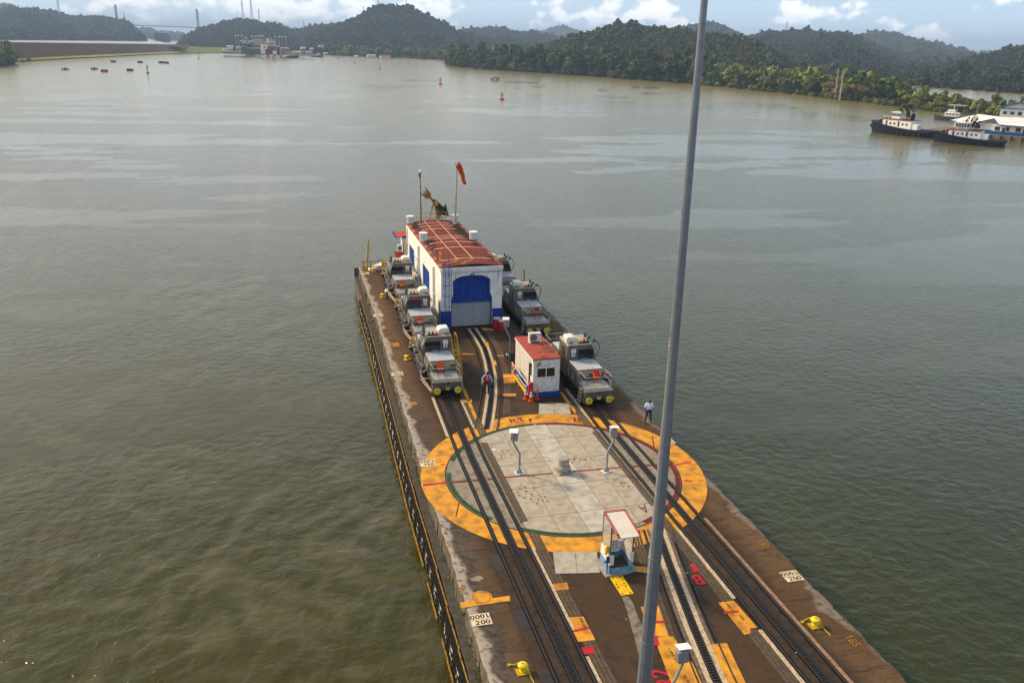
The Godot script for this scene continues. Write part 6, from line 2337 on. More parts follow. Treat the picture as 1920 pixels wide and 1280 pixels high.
	for k in [-0.22, 0.22]:
		bar(st, Vector3(k, 0.0, 2.4), Vector3(k, 2.15, 0.2), 0.035, 5)
		bar(st, Vector3(k, 0.9, 2.4), Vector3(k, 3.05, 0.2), 0.03, 5)
		bar(st, Vector3(k, 3.05, 0.2), Vector3(k, 3.05, -0.6), 0.03, 5)
		for i in 4: bar(st, Vector3(k, 2.15 * i / 3.0, 2.4 - 2.2 * i / 3.0), Vector3(k, 0.9 + 2.15 * i / 3.0, 2.4 - 2.2 * i / 3.0), 0.025, 5)
		bar(st, Vector3(k, 0, -0.6), Vector3(k, 3.05, -0.6), 0.035, 5)
		bar(st, Vector3(k, 2.15, 0.2), Vector3(k, 2.15, -0.6), 0.035, 5)
		bar(st, Vector3(k, 0, 0.2), Vector3(k, 2.15, 0.2), 0.035, 5)
	obj("frame", st, sy, stair)
	for i in 7:
		st = start()
		box(st, Vector3(0, 0.25 + i * 0.28, 2.14 - i * 0.286), Vector3(0.44, 0.03, 0.2))
		obj("tread", st, sy, stair)

	# far corner: yellow railing, post and pale ramp
	var rl := thing("railing", "yellow safety railing at the far left corner of the wall", "railing", Vector3(-6.75, 0, -48.6))
	st = start()
	for x in [-0.6, 0.2, 2.0]: bar(st, Vector3(x, -0.02, 0), Vector3(x, 1.3, 0), 0.06, 6)
	for y in [0.7, 1.3]: bar(st, Vector3(-0.75, y, 0), Vector3(2.0, y, 0), 0.06, 6)
	obj("rail_frame", st, yel_d, rl)
	st = start()
	box(st, Vector3(1.7, 0.95, 0.05), Vector3(0.6, 0.5, 0.2))
	obj("yellow_panel", st, sy, rl)
	var yp := thing("yellow_post", "leaning yellow and white post behind the yellow railing", "post", Vector3(-6.85, 0, -49.6))
	st = start()
	bar(st, Vector3(0, 0, 0), Vector3(0.28, 3.5, 0), 0.09, 8, 0.07)
	obj("post", st, yel_d, yp)
	st = start()
	bar(st, Vector3(-0.05, 1.3, 0.1), Vector3(0.08, 2.9, 0.1), 0.06, 6)
	obj("white_board", st, mat(Color(0.6, 0.55, 0.48), 0.7), yp)
	var ramp := thing("ramp", "pale grey ramp plate behind the yellow railing", "ramp", Vector3(-5.5, 0, -50.3))
	st = start()
	prism(st, PackedVector2Array([Vector2(-1.2, 0), Vector2(1.2, 0), Vector2(1.2, 0.62), Vector2(0.4, 0.62)]), Transform3D(Basis.IDENTITY, Vector3(0, 0, 0.8)), 1.4)
	obj("plate", st, mat(Color(0.52, 0.52, 0.5), 0.7), ramp)
	var rp := thing("yellow_post", "slim yellow post at the right edge beyond the house roof", "post", Vector3(8.35, 0, -39.0))
	st = start()
	bar(st, Vector3(0, 0, 0), Vector3(0, 2.2, 0), 0.07, 6)
	obj("post", st, yel_d, rp)
	var bin_ := thing("lantern", "white round lantern on a stub beside locomotive 107", "lantern", Vector3(-6.0, 0, -38.0))
	st = start()
	bar(st, Vector3(0, 0, 0), Vector3(0, 0.75, 0), 0.05, 6)
	obj("stub", st, dark, bin_)
	st = start()
	lathe(st, Vector3(0, 0.72, 0), [[0.0, 0.0], [0.24, 0.08], [0.26, 0.2], [0.16, 0.36], [0.0, 0.4]], 14, Basis.IDENTITY, true)
	obj("globe", st, mat(Color(0.75, 0.75, 0.75), 0.3), bin_)


func make_mast() -> void:
	var base := on(1202.6, 1335)
	var m := thing("lamp_mast", "tall twelve-sided galvanised lamp mast rising past the right of the picture", "lamp mast", Vector3(base.x, 0, base.z))
	var g := mat(Color(0.25, 0.27, 0.31), 0.42, 0.45, 0.22, 0.5)
	var g2 := mat(Color(0.28, 0.30, 0.335), 0.40, 0.45, 0.2, 0.5)
	var secs := [[0.0, 7.2, 0.292, 0.225], [7.2, 15.3, 0.232, 0.160], [15.3, 31.0, 0.166, 0.075]]
	for i in 3:
		var st := start()
		var q: Array = secs[i]
		var n := 12
		for k in n:
			var t0 := TAU * (k + 0.3) / n
			var t1 := TAU * (k + 1.3) / n
			var u0 := Vector3(cos(t0), 0, sin(t0))
			var u1 := Vector3(cos(t1), 0, sin(t1))
			quad(st, u0 * q[2] + Vector3(0, q[0], 0), u0 * q[3] + Vector3(0, q[1], 0), u1 * q[3] + Vector3(0, q[1], 0), u1 * q[2] + Vector3(0, q[0], 0))
			tri(st, Vector3(0, q[0], 0), u0 * q[2] + Vector3(0, q[0], 0), u1 * q[2] + Vector3(0, q[0], 0))
		obj("mast_section", st, g if i != 1 else g2, m)
	for q in [[7.2, 0.236], [7.05, 0.240], [15.3, 0.170], [15.17, 0.173], [3.4, 0.264], [11.2, 0.199], [19.4, 0.148]]:
		var sb := start()
		lathe(sb, Vector3(0, q[0], 0), [[q[1] - 0.02, -0.02], [q[1] + 0.004, -0.012], [q[1] + 0.004, 0.012], [q[1] - 0.02, 0.02]], 24)
		obj("joint_band", sb, g2, m)
	var st := start()
	lathe(st, Vector3.ZERO, [[0.55, 0.0], [0.55, 0.06], [0.31, 0.06]], 24)
	obj("base_flange", st, g, m)
	for i in 8:
		st = start()
		lathe(st, Vector3(cos(TAU * i / 8.0) * 0.45, 0.06, sin(TAU * i / 8.0) * 0.45), [[0.03, 0.0], [0.03, 0.06], [0.0, 0.06]], 6)
		obj("anchor_bolt", st, g, m)
	st = start()
	bar(st, Vector3(-1.2, 30.8, 0), Vector3(1.2, 30.8, 0), 0.05, 6)
	for k in [-1.1, 0.0, 1.1]: box(st, Vector3(k, 30.6, 0.2), Vector3(0.5, 0.3, 0.45), Basis(Vector3.RIGHT, 0.5), 0.03)
	obj("floodlight_bar", st, g, m)
	# notice plate bent round the shaft, with its small print
	var to_cam := Vector3(CAM.x - base.x, 0, CAM.z - base.z).normalized()
	var yaw := atan2(to_cam.x, to_cam.z) + 0.28
	var y0 := 1.05
	var b := Basis(Vector3.UP, yaw)
	st = start()
	for k in 4:
		var a0 := -0.42 + 0.21 * k
		var a1 := a0 + 0.21
		var r := 0.288
		quad(st, b * Vector3(sin(a0) * r, y0, cos(a0) * r), b * Vector3(sin(a0) * r, y0 + 0.42, cos(a0) * r), b * Vector3(sin(a1) * r, y0 + 0.42, cos(a1) * r), b * Vector3(sin(a1) * r, y0, cos(a1) * r))
	var plate := obj("notice_plate", st, mat(Color(0.66, 0.66, 0.66), 0.5, 0.0, 0.15), m)
	st = start()
	for k in 4:
		var a0 := -0.40 + 0.20 * k
		var a1 := a0 + 0.20
		var r := 0.2905
		quad(st, b * Vector3(sin(a0) * r, y0 + 0.33, cos(a0) * r), b * Vector3(sin(a0) * r, y0 + 0.41, cos(a0) * r), b * Vector3(sin(a1) * r, y0 + 0.41, cos(a1) * r), b * Vector3(sin(a1) * r, y0 + 0.33, cos(a1) * r))
	obj("red_header", st, mat(Color(0.35, 0.02, 0.03), 0.5), plate)
	st = start()
	for row in 4:
		for k in 3:
			var a0 := -0.30 + 0.2 * k
			var a1 := a0 + 0.14 + 0.04 * ((row + k) % 2)
			var r := 0.2915
			var y := y0 + 0.25 - row * 0.06
			quad(st, b * Vector3(sin(a0) * r, y, cos(a0) * r), b * Vector3(sin(a0) * r, y + 0.018, cos(a0) * r), b * Vector3(sin(a1) * r, y + 0.018, cos(a1) * r), b * Vector3(sin(a1) * r, y, cos(a1) * r))
	obj("small_print", st, mat(Color(0.15, 0.15, 0.16), 0.6), plate)


# ---------------------------------------------------------------- people

func flesh(bones: Array, cell: float, blend := 0.03) -> ArrayMesh:     # bones: [a, b, radius a, radius b, colour]; one skin over all of them
	var val := {}
	var own := {}
	var cells := {}
	for bn in bones:
		var a: Vector3 = bn[0]
		var b: Vector3 = bn[1]
		var r: float = maxf(bn[2], bn[3]) + blend + cell * 2.0
		var lo := Vector3(minf(a.x, b.x), minf(a.y, b.y), minf(a.z, b.z)) - Vector3.ONE * r
		var hi := Vector3(maxf(a.x, b.x), maxf(a.y, b.y), maxf(a.z, b.z)) + Vector3.ONE * r
		var ab := b - a
		var l2 := maxf(ab.length_squared(), 1e-9)
		for i in range(floori(lo.x / cell), ceili(hi.x / cell) + 1):
			for j in range(floori(lo.y / cell), ceili(hi.y / cell) + 1):
				for k in range(floori(lo.z / cell), ceili(hi.z / cell) + 1):
					var p := Vector3(i, j, k) * cell
					var t := clampf((p - a).dot(ab) / l2, 0.0, 1.0)
					var d: float = (p - a - ab * t).length() - lerpf(bn[2], bn[3], t)
					if d > r: continue
					var key := Vector3i(i, j, k)
					if val.has(key):
						var o: float = val[key]
						if d < o: own[key] = bn[4]
						var h := clampf(0.5 + 0.5 * (o - d) / blend, 0.0, 1.0)
						val[key] = lerpf(o, d, h) - blend * h * (1.0 - h)
					else:
						val[key] = d
						own[key] = bn[4]
	var corner: Array[Vector3i] = []
	for i in 8: corner.append(Vector3i(i & 1, (i >> 1) & 1, (i >> 2) & 1))
	var verts := PackedVector3Array()
	var cols := PackedColorArray()
	var vid := {}
	for key in val:
		var inside := 0
		var ok := true
		for c in corner:
			if not val.has(key + c): ok = false; break
			if val[key + c] < 0.0: inside += 1
		if not ok or inside == 0 or inside == 8: continue
		var sum := Vector3.ZERO
		var n := 0
		for e in [[0, 1], [2, 3], [4, 5], [6, 7], [0, 2], [1, 3], [4, 6], [5, 7], [0, 4], [1, 5], [2, 6], [3, 7]]:
			var va: float = val[key + corner[e[0]]]
			var vb: float = val[key + corner[e[1]]]
			if (va < 0.0) != (vb < 0.0):
				sum += Vector3(corner[e[0]]).lerp(Vector3(corner[e[1]]), va / (va - vb))
				n += 1
		vid[key] = verts.size()
		verts.append((Vector3(key) + sum / n) * cell)
		cols.append(own[key])
	var idx := PackedInt32Array()
	for key in vid:
		for ax in 3:
			var u := Vector3i.ZERO
			var v := Vector3i.ZERO
			var w := Vector3i.ZERO
			w[ax] = 1; u[(ax + 1) % 3] = 1; v[(ax + 2) % 3] = 1
			if not (vid.has(key - u) and vid.has(key - v) and vid.has(key - u - v)): continue
			var s0: bool = val[key] < 0.0
			var s1: bool = val.get(key + w, 1.0) < 0.0
			if s0 == s1: continue
			var a: int = vid[key - u - v]
			var b: int = vid[key - v]
			var c: int = vid[key]
			var d: int = vid[key - u]
			if s0: idx.append_array([a, c, b, a, d, c])
			else: idx.append_array([a, b, c, a, c, d])
	var arr := []
	arr.resize(Mesh.ARRAY_MAX)
	arr[Mesh.ARRAY_VERTEX] = verts
	arr[Mesh.ARRAY_COLOR] = cols
	arr[Mesh.ARRAY_INDEX] = idx
	var st := SurfaceTool.new()
	st.create_from_arrays(arr)
	st.generate_normals()
	return st.commit()


func skin_mat() -> StandardMaterial3D:
	if mats.has("skin"): return mats["skin"]
	var m := StandardMaterial3D.new()
	m.vertex_color_use_as_albedo = true
	m.roughness = 0.7
	mats["skin"] = m
	return m


func hand_bones(wrist: Vector3, dir: Vector3, palm: Vector3, thumb_side: float, curl: float, c: Color) -> Array:
	# palm, four fingers of unequal length bent towards the palm side, a thumb from its edge
	var y := dir.normalized()
	var z := (palm - y * palm.dot(y)).normalized()
	var x := y.cross(z) * thumb_side
	var out := [[wrist, wrist + y * 0.05, 0.026, 0.024, c]]
	for k in 2: out.append([wrist + y * 0.025 + x * (0.02 - 0.04 * k), wrist + y * 0.085 + x * (0.025 - 0.05 * k), 0.016, 0.015, c])
	var lens := [0.075, 0.085, 0.080, 0.062]
	for f in 4:
		var root: Vector3 = wrist + y * 0.088 + x * (0.030 - 0.02 * f)
		var d := (y + z * curl * 0.5).normalized()
		var m: Vector3 = root + d * lens[f] * 0.45
		var e := (y * (1.0 - curl) + z * curl * 1.3).normalized()
		var q: Vector3 = m + e * lens[f] * 0.3
		var g := (y * (0.6 - curl) + z * (0.3 + curl)).normalized()
		out.append([root, m, 0.0095, 0.009, c])
		out.append([m, q, 0.009, 0.0085, c])
		out.append([q, q + g * lens[f] * 0.25, 0.0085, 0.0075, c])
	var tr := wrist + y * 0.03 + x * 0.026
	var tm := tr + (y * 0.5 + x * 0.7 + z * 0.35).normalized() * 0.04
	out.append([tr, tm, 0.013, 0.011, c])
	out.append([tm, tm + (y * 0.8 + x * 0.05 + z * 0.5).normalized() * 0.032, 0.0105, 0.009, c])
	return out


func make_person(label: String, where: Vector3, turn: float, j: Dictionary, col: Dictionary) -> Node3D:
	var p := thing("person", label, "person", where, turn)
	var sh: Color = col.shirt
	var tr: Color = col.trousers
	var sk_: Color = col.skin
	var shoe := Color(0.01, 0.01, 0.011)
	var b := []
	var hips := [Vector3(-0.095, 0.93, 0) + j.pelvis, Vector3(0.095, 0.93, 0) + j.pelvis]
	var chest: Vector3 = j.chest
	for k in 2:
		var knee: Vector3 = j.knee[k]
		var ank: Vector3 = j.ankle[k]
		b.append([hips[k], knee, 0.105, 0.068, tr])
		b.append([knee, ank + Vector3(0, 0.03, 0), 0.066, 0.052, tr])
		var toe: Vector3 = j.toe[k]
		b.append([ank + Vector3(0, -0.025, 0), toe, 0.046, 0.04, shoe])
	b.append([hips[0], hips[1], 0.112, 0.112, tr])
	var belly: Vector3 = (Vector3(0, 1.06, 0.03) + j.pelvis).lerp(chest, 0.12)
	b.append([belly - Vector3(0.07, 0, 0), belly + Vector3(0.07, 0, 0), j.belly, j.belly, sh])
	b.append([belly, chest, j.belly, 0.15, sh])
	b.append([chest - Vector3(0.09, 0, 0), chest + Vector3(0.09, 0, 0), 0.125, 0.125, sh])
	b.append([chest + Vector3(-0.15, 0.12, -0.01), chest + Vector3(0.15, 0.12, -0.01), 0.068, 0.068, sh])
	var neck: Vector3 = chest + Vector3(0, 0.15, 0)
	b.append([neck, j.head + Vector3(0, -0.06, -0.02), 0.056, 0.052, sk_])
	for k in 2:
		var s := -1.0 if k == 0 else 1.0
		var shd := chest + Vector3(s * 0.19, 0.11, -0.01)
		var el: Vector3 = j.elbow[k]
		var wr: Vector3 = j.wrist[k]
		b.append([shd, shd.lerp(el, 0.85), 0.066, 0.056, sh])
		b.append([shd.lerp(el, 0.7), el, 0.045, 0.042, sh if col.long else sk_])
		b.append([el, wr, 0.045 if col.long else 0.041, 0.034 if col.long else 0.028, sh if col.long else sk_])
		b.append([wr.lerp(el, 0.1), wr + (wr - el).normalized() * 0.03, 0.027, 0.026, sk_])
	# head: skull, jaw, nose, ears, on the neck
	var hd: Vector3 = j.head
	var tilt := Basis(Vector3.RIGHT, j.nod)
	b.append([hd + tilt * Vector3(0, 0.035, -0.015), hd + tilt * Vector3(0, 0.05, 0.012), 0.092, 0.085, sk_])
	b.append([hd + tilt * Vector3(0, -0.03, 0.025), hd + tilt * Vector3(0, -0.075, 0.045), 0.066, 0.042, sk_])
	put("body", flesh(b, 0.017), skin_mat(), p)
	# finer pieces that belong to it: face, hair, hands
	var f := []
	f.append([hd + tilt * Vector3(0, 0.03, 0.094), hd + tilt * Vector3(0, -0.012, 0.112), 0.011, 0.016, sk_])
	for s in [-1, 1]:
		f.append([hd + tilt * Vector3(s * 0.094, 0.02, -0.005), hd + tilt * Vector3(s * 0.096, -0.02, 0.0), 0.016, 0.012, sk_])
		f.append([hd + tilt * Vector3(s * 0.034, 0.022, 0.088), hd + tilt * Vector3(s * 0.038, 0.022, 0.087), 0.010, 0.010, Color(0.04, 0.03, 0.03)])
		f.append([hd + tilt * Vector3(s * 0.02, 0.044, 0.092), hd + tilt * Vector3(s * 0.052, 0.044, 0.084), 0.008, 0.006, Color(0.01, 0.008, 0.008)])
	f.append([hd + tilt * Vector3(-0.024, -0.052, 0.089), hd + tilt * Vector3(0.024, -0.052, 0.089), 0.009, 0.009, sk_ * Color(1.1, 0.6, 0.6)])
	put("face", flesh(f, 0.005, 0.008), skin_mat(), p)
	if col.has("hair"):
		var h := []
		h.append([hd + tilt * Vector3(0, 0.06, -0.03), hd + tilt * Vector3(0, 0.075, 0.012), 0.094, 0.084, col.hair])
		h.append([hd + tilt * Vector3(0, 0.0, -0.06), hd + tilt * Vector3(0, 0.04, -0.05), 0.066, 0.07, col.hair])
		put("hair", flesh(h, 0.008, 0.02), skin_mat(), p)
	for k in 2:
		var wr: Vector3 = j.wrist[k]
		var d: Vector3 = j.hand[k]
		put("hand", flesh(hand_bones(wr + (wr - j.elbow[k]).normalized() * 0.02, d, j.palm[k], 1.0 if k == 0 else -1.0, j.curl, sk_), 0.0045, 0.006), skin_mat(), p)
	return p


func make_people() -> void:
	var g := on(1215, 792.5)
	var a := make_person("person in white short-sleeved shirt and navy trousers looking down at a phone", Vector3(g.x, 0, g.z), -0.25,
		{"pelvis": Vector3(0, 0.0, 0), "chest": Vector3(0, 1.31, 0.02), "head": Vector3(0.0, 1.60, 0.085), "nod": 0.55, "belly": 0.145,
		"knee": [Vector3(-0.15, 0.49, 0.03), Vector3(0.15, 0.49, 0.03)], "ankle": [Vector3(-0.185, 0.085, -0.02), Vector3(0.185, 0.085, -0.03)], "toe": [Vector3(-0.215, 0.045, 0.14), Vector3(0.235, 0.045, 0.12)],
		"elbow": [Vector3(-0.30, 1.16, 0.03), Vector3(0.30, 1.16, 0.03)], "wrist": [Vector3(-0.095, 1.07, 0.235), Vector3(0.095, 1.07, 0.235)],
		"hand": [Vector3(0.75, 0.12, 0.5), Vector3(-0.75, 0.12, 0.5)], "palm": [Vector3(0.2, 0.8, -0.2), Vector3(-0.2, 0.8, -0.2)], "curl": 0.6},
		{"shirt": Color(0.62, 0.68, 0.80), "trousers": Color(0.012, 0.017, 0.045), "skin": Color(0.20, 0.085, 0.05), "hair": Color(0.008, 0.007, 0.007), "long": false})
	var st := start()
	box(st, Vector3(0, 1.125, 0.27), Vector3(0.075, 0.012, 0.15), Basis(Vector3.RIGHT, 0.5), 0.003)
	var ph := obj("phone", st, mat(Color(0.01, 0.01, 0.012), 0.2, 0.0, 0.0))
	ph.transform = Transform3D(Basis(Vector3.UP, -0.25), Vector3(g.x, 0, g.z))
	tag(ph, "small dark phone held by the person in white", "phone")
	st = start()
	lathe(st, Vector3(0, 0.985, 0.0), [[0.205, -0.02], [0.207, 0.02]], 20, Basis(Vector3.RIGHT, Vector3.UP, Vector3(0, 0, 0.72)))
	obj("belt", st, mat(Color(0.01, 0.009, 0.009), 0.5, 0.0, 0.0), a)
	g = on(912, 737)
	var c := make_person("person in a red vest and dark cap walking along the curved track with bags", Vector3(g.x, 0, g.z), 0.1,
		{"pelvis": Vector3(0, 0.0, 0), "chest": Vector3(0, 1.31, 0.05), "head": Vector3(0.03, 1.59, 0.12), "nod": 0.6, "belly": 0.125,
		"knee": [Vector3(-0.10, 0.50, -0.04), Vector3(0.10, 0.52, 0.16)], "ankle": [Vector3(-0.10, 0.12, -0.24), Vector3(0.09, 0.085, 0.20)], "toe": [Vector3(-0.11, 0.045, -0.09), Vector3(0.10, 0.045, 0.36)],
		"elbow": [Vector3(-0.33, 1.17, -0.04), Vector3(0.33, 1.17, 0.06)], "wrist": [Vector3(-0.30, 0.99, 0.15), Vector3(0.38, 0.95, 0.17)],
		"hand": [Vector3(0.1, -0.55, 0.5), Vector3(0.05, -1.0, 0.1)], "palm": [Vector3(0.8, -0.2, 0.1), Vector3(-0.9, 0.0, 0.1)], "curl": 0.75},
		{"shirt": Color(0.42, 0.50, 0.66), "trousers": Color(0.010, 0.011, 0.016), "skin": Color(0.19, 0.085, 0.05), "hair": Color(0.008, 0.007, 0.007), "long": true})
	var red := Color(0.50, 0.018, 0.022)
	var v := []
	v.append([Vector3(-0.075, 1.08, 0.04), Vector3(0.075, 1.08, 0.04), 0.145, 0.145, red])
	v.append([Vector3(-0.09, 1.31, 0.05), Vector3(0.09, 1.31, 0.05), 0.145, 0.145, red])
	v.append([Vector3(-0.10, 1.41, 0.04), Vector3(0.10, 1.41, 0.04), 0.085, 0.085, red])
	put("vest", flesh(v, 0.016), skin_mat(), c)
	st = start()
	var cap := Basis(Vector3.RIGHT, 0.45)
	lathe(st, Vector3(0.03, 1.645, 0.115), [[0.112, 0.0], [0.112, 0.05], [0.095, 0.095], [0.05, 0.12], [0.0, 0.125]], 18, cap, true)
	box(st, Vector3(0.03, 1.645, 0.115) + cap * Vector3(0, 0.01, 0.13), Vector3(0.15, 0.014, 0.12), cap, 0.005)
	obj("cap", st, mat(Color(0.02, 0.03, 0.07), 0.5, 0.0, 0.1), c)
	var bag := thing("bag", "tan bag carried at the hip of the person in the red vest", "bag", Vector3(g.x, 0, g.z), 0.1)
	st = start()
	box(st, Vector3(-0.34, 0.88, 0.12), Vector3(0.14, 0.26, 0.32), Basis(Vector3.UP, 0.2), 0.04)
	obj("pouch", st, mat(Color(0.20, 0.15, 0.07), 0.8, 0.0, 0.3), bag)
	st = start()
	tube(st, [Vector3(-0.32, 1.0, 0.2), Vector3(-0.31, 1.2, 0.19), Vector3(-0.15, 1.45, 0.12), Vector3(-0.05, 1.5, 0.0)], 0.016, 5)
	obj("strap", st, mat(Color(0.03, 0.03, 0.03), 0.8), bag)
	var bag2 := thing("bag", "dark blue bag hanging from the hand of the person in the red vest", "bag", Vector3(g.x, 0, g.z), 0.1)
	st = start()
	box(st, Vector3(0.39, 0.60, 0.20), Vector3(0.20, 0.26, 0.30), Basis(Vector3.UP, 0.3), 0.04)
	obj("pouch", st, mat(Color(0.015, 0.025, 0.06), 0.7, 0.0, 0.2), bag2)
	st = start()
	tube(st, [Vector3(0.39, 0.72, 0.28), Vector3(0.385, 0.84, 0.22), Vector3(0.385, 0.84, 0.18), Vector3(0.39, 0.72, 0.12)], 0.012, 5)
	obj("handle", st, mat(Color(0.01, 0.01, 0.015), 0.7), bag2)


# ---------------------------------------------------------------- trees along the banks

var tree_kinds: Array[Node3D] = []


func tree_parts(t: Node3D, kind: int, leaf: Color) -> void:
	var bark := mat(Color(0.09, 0.075, 0.055), 0.95, 0.0, 0.4)
	var st := start()
	tube(st, [Vector3(0, -0.03, 0), Vector3(0.01, 0.2, 0.0), Vector3(-0.01, 0.45, 0.01)], 0.030, 6, 0.016)
	for k in 4:
		var a := k * 1.7 + kind
		tube(st, [Vector3(0, 0.25 + 0.05 * k, 0), Vector3(cos(a) * 0.12, 0.42 + 0.05 * k, sin(a) * 0.12), Vector3(cos(a) * 0.26, 0.55 + 0.06 * k, sin(a) * 0.26)], 0.013, 5, 0.005)
	obj("trunk", st, bark, t)
	st = start()
	match kind:
		0:
			for k in 7:
				var a := k * 2.4
				leaf_ball(st, Vector3(cos(a) * 0.25 * minf(k, 1), 0.46 + 0.07 * k * 0.6, sin(a) * 0.25), Vector3(0.25, 0.22, 0.25), 70, 0.13, leaf)
		1:
			for k in 10:
				var a := k * 2.4
				var rr := 0.42 * sqrt(k / 10.0)
				leaf_ball(st, Vector3(cos(a) * rr, 0.68 + 0.1 * rng.randf() - rr * 0.3, sin(a) * rr), Vector3(0.17, 0.12, 0.17), 46, 0.11, leaf)
		2:
			for k in 7:
				leaf_ball(st, Vector3(rng.randfn() * 0.09, 0.14 + 0.13 * k, rng.randfn() * 0.09), Vector3(0.32 - 0.025 * k, 0.14, 0.32 - 0.025 * k), 64, 0.12, leaf)
		3:
			for k in 9:
				var a := k * 2.4 + 0.5
				leaf_ball(st, Vector3(cos(a) * 0.3 * rng.randf(), 0.4 + 0.5 * rng.randf(), sin(a) * 0.3 * rng.randf()), Vector3(0.16, 0.12, 0.16), 34, 0.10, leaf)
		4:
			for k in 6:
				var a := k * 2.4
				leaf_ball(st, Vector3(cos(a) * 0.3, 0.2 + 0.16 * rng.randf(), sin(a) * 0.3), Vector3(0.3, 0.26, 0.3), 60, 0.13, leaf)
	put("crown", st.commit(), leaves_mat(), t)


func plant_tree(kind: int, tone: int, where: Vector3, wide: float, high: float, group: String) -> void:
	var looks := [["rounded", "spreading flat-topped", "tall narrow", "thin open", "low bushy"], ["dark green", "mid green", "yellow green", "russet brown", "pale olive"]]
	var cols := [Color(0.030, 0.050, 0.016), Color(0.060, 0.095, 0.020), Color(0.19, 0.18, 0.028), Color(0.15, 0.11, 0.045), Color(0.17, 0.155, 0.06)]  # yellow green brightened to put the sunlight on the bank into the leaves
	var label := "%s %s tree %s" % [looks[0][kind], looks[1][tone], group]
	var key := kind * 5 + tone
	while tree_kinds.size() <= 24: tree_kinds.append(null)
	if tree_kinds[key] == null:
		var t := thing("tree", label, "tree", where, 0.0, label)
		tree_parts(t, kind, cols[tone])
		t.scale = Vector3(wide, high, wide)
		t.rotation.y = rng.randf() * TAU
		tree_kinds[key] = t
	else:
		copy(tree_kinds[key], label, where, rng.randf() * TAU, Vector3(wide, high, wide), label)


func bank(line: Array, deep: float, gap: float, high: float, tones: Array, group: String, back_rows: int, kinds: Array) -> void:
	# low ground behind a shoreline given in photo points, with single trees along it and a mass of trees behind
	var sh := []
	for q in line: sh.append(on(q[0], q[1], WATER))
	var st := start()
	st.set_smooth_group(1)
	for i in sh.size() - 1:
		var a: Vector3 = sh[i]
		var b: Vector3 = sh[i + 1]
		var da := Vector3(a.x - CAM.x, 0, a.z - CAM.z).normalized() * deep
		var db := Vector3(b.x - CAM.x, 0, b.z - CAM.z).normalized() * deep
		quad(st, a - Vector3(0, 0.6, 0), a + da * 0.04 + Vector3(0, 0.7, 0), b + db * 0.04 + Vector3(0, 0.7, 0), b - Vector3(0, 0.6, 0))
		quad(st, a + da * 0.04 + Vector3(0, 0.7, 0), a + da + Vector3(0, 1.6, 0), b + db + Vector3(0, 1.6, 0), b + db * 0.04 + Vector3(0, 0.7, 0))
		quad(st, a + da + Vector3(0, 1.6, 0), a + da * 1.05 - Vector3(0, 1, 0), b + db * 1.05 - Vector3(0, 1, 0), b + db + Vector3(0, 1.6, 0))
	tag(obj("terrain", st, soil()), "low wooded bank " + group, "", "", "structure")
	var mass := []
	for i in sh.size() - 1:
		var a: Vector3 = sh[i]
		var b: Vector3 = sh[i + 1]
		var n := maxi(1, roundi(a.distance_to(b) / gap))
		for k in n:
			var p := a.lerp(b, (k + rng.randf()) / n)
			var away := Vector3(p.x - CAM.x, 0, p.z - CAM.z).normalized()
			var h := high * rng.randf_range(0.6, 1.15)
			plant_tree(kinds[rng.randi() % kinds.size()], tones[rng.randi() % tones.size()], p + away * rng.randf_range(1.0, 5.0) + Vector3(0, 0.2, 0), h * rng.randf_range(0.8, 1.3), h, group)
			# scrub at the foot, overhanging the water
			for q in 2:
				mass.append([p + away * rng.randf_range(0.0, 2.0) + Vector3(rng.randfn() * gap * 0.4, -0.3, 0), high * rng.randf_range(0.3, 0.5), high * rng.randf_range(0.25, 0.42)])
			for r in back_rows:
				var d := 6.0 + (r + rng.randf()) * (deep - 8.0) / back_rows
				var w := high * rng.randf_range(0.7, 1.2)
				mass.append([p + away * d + Vector3(0, 0.6, 0), w, w * rng.randf_range(0.85, 1.25)])
	forest("scrub", "mixed trees and scrub " + group, mass, bank_tint if tones.has(2) else mid_tint)


func bank_tint(p: Vector3) -> Color:
	var c := Color(0.065, 0.10, 0.018).lerp(Color(0.22, 0.23, 0.035), rng.randf())  # sunlight on the bank put into the leaf colour as brighter greens
	if rng.randf() < 0.04: c = Color(0.17, 0.12, 0.05)
	var t := rng.randf_range(0.75, 1.25)
	return Color(c.r * t, c.g * t, c.b * t)


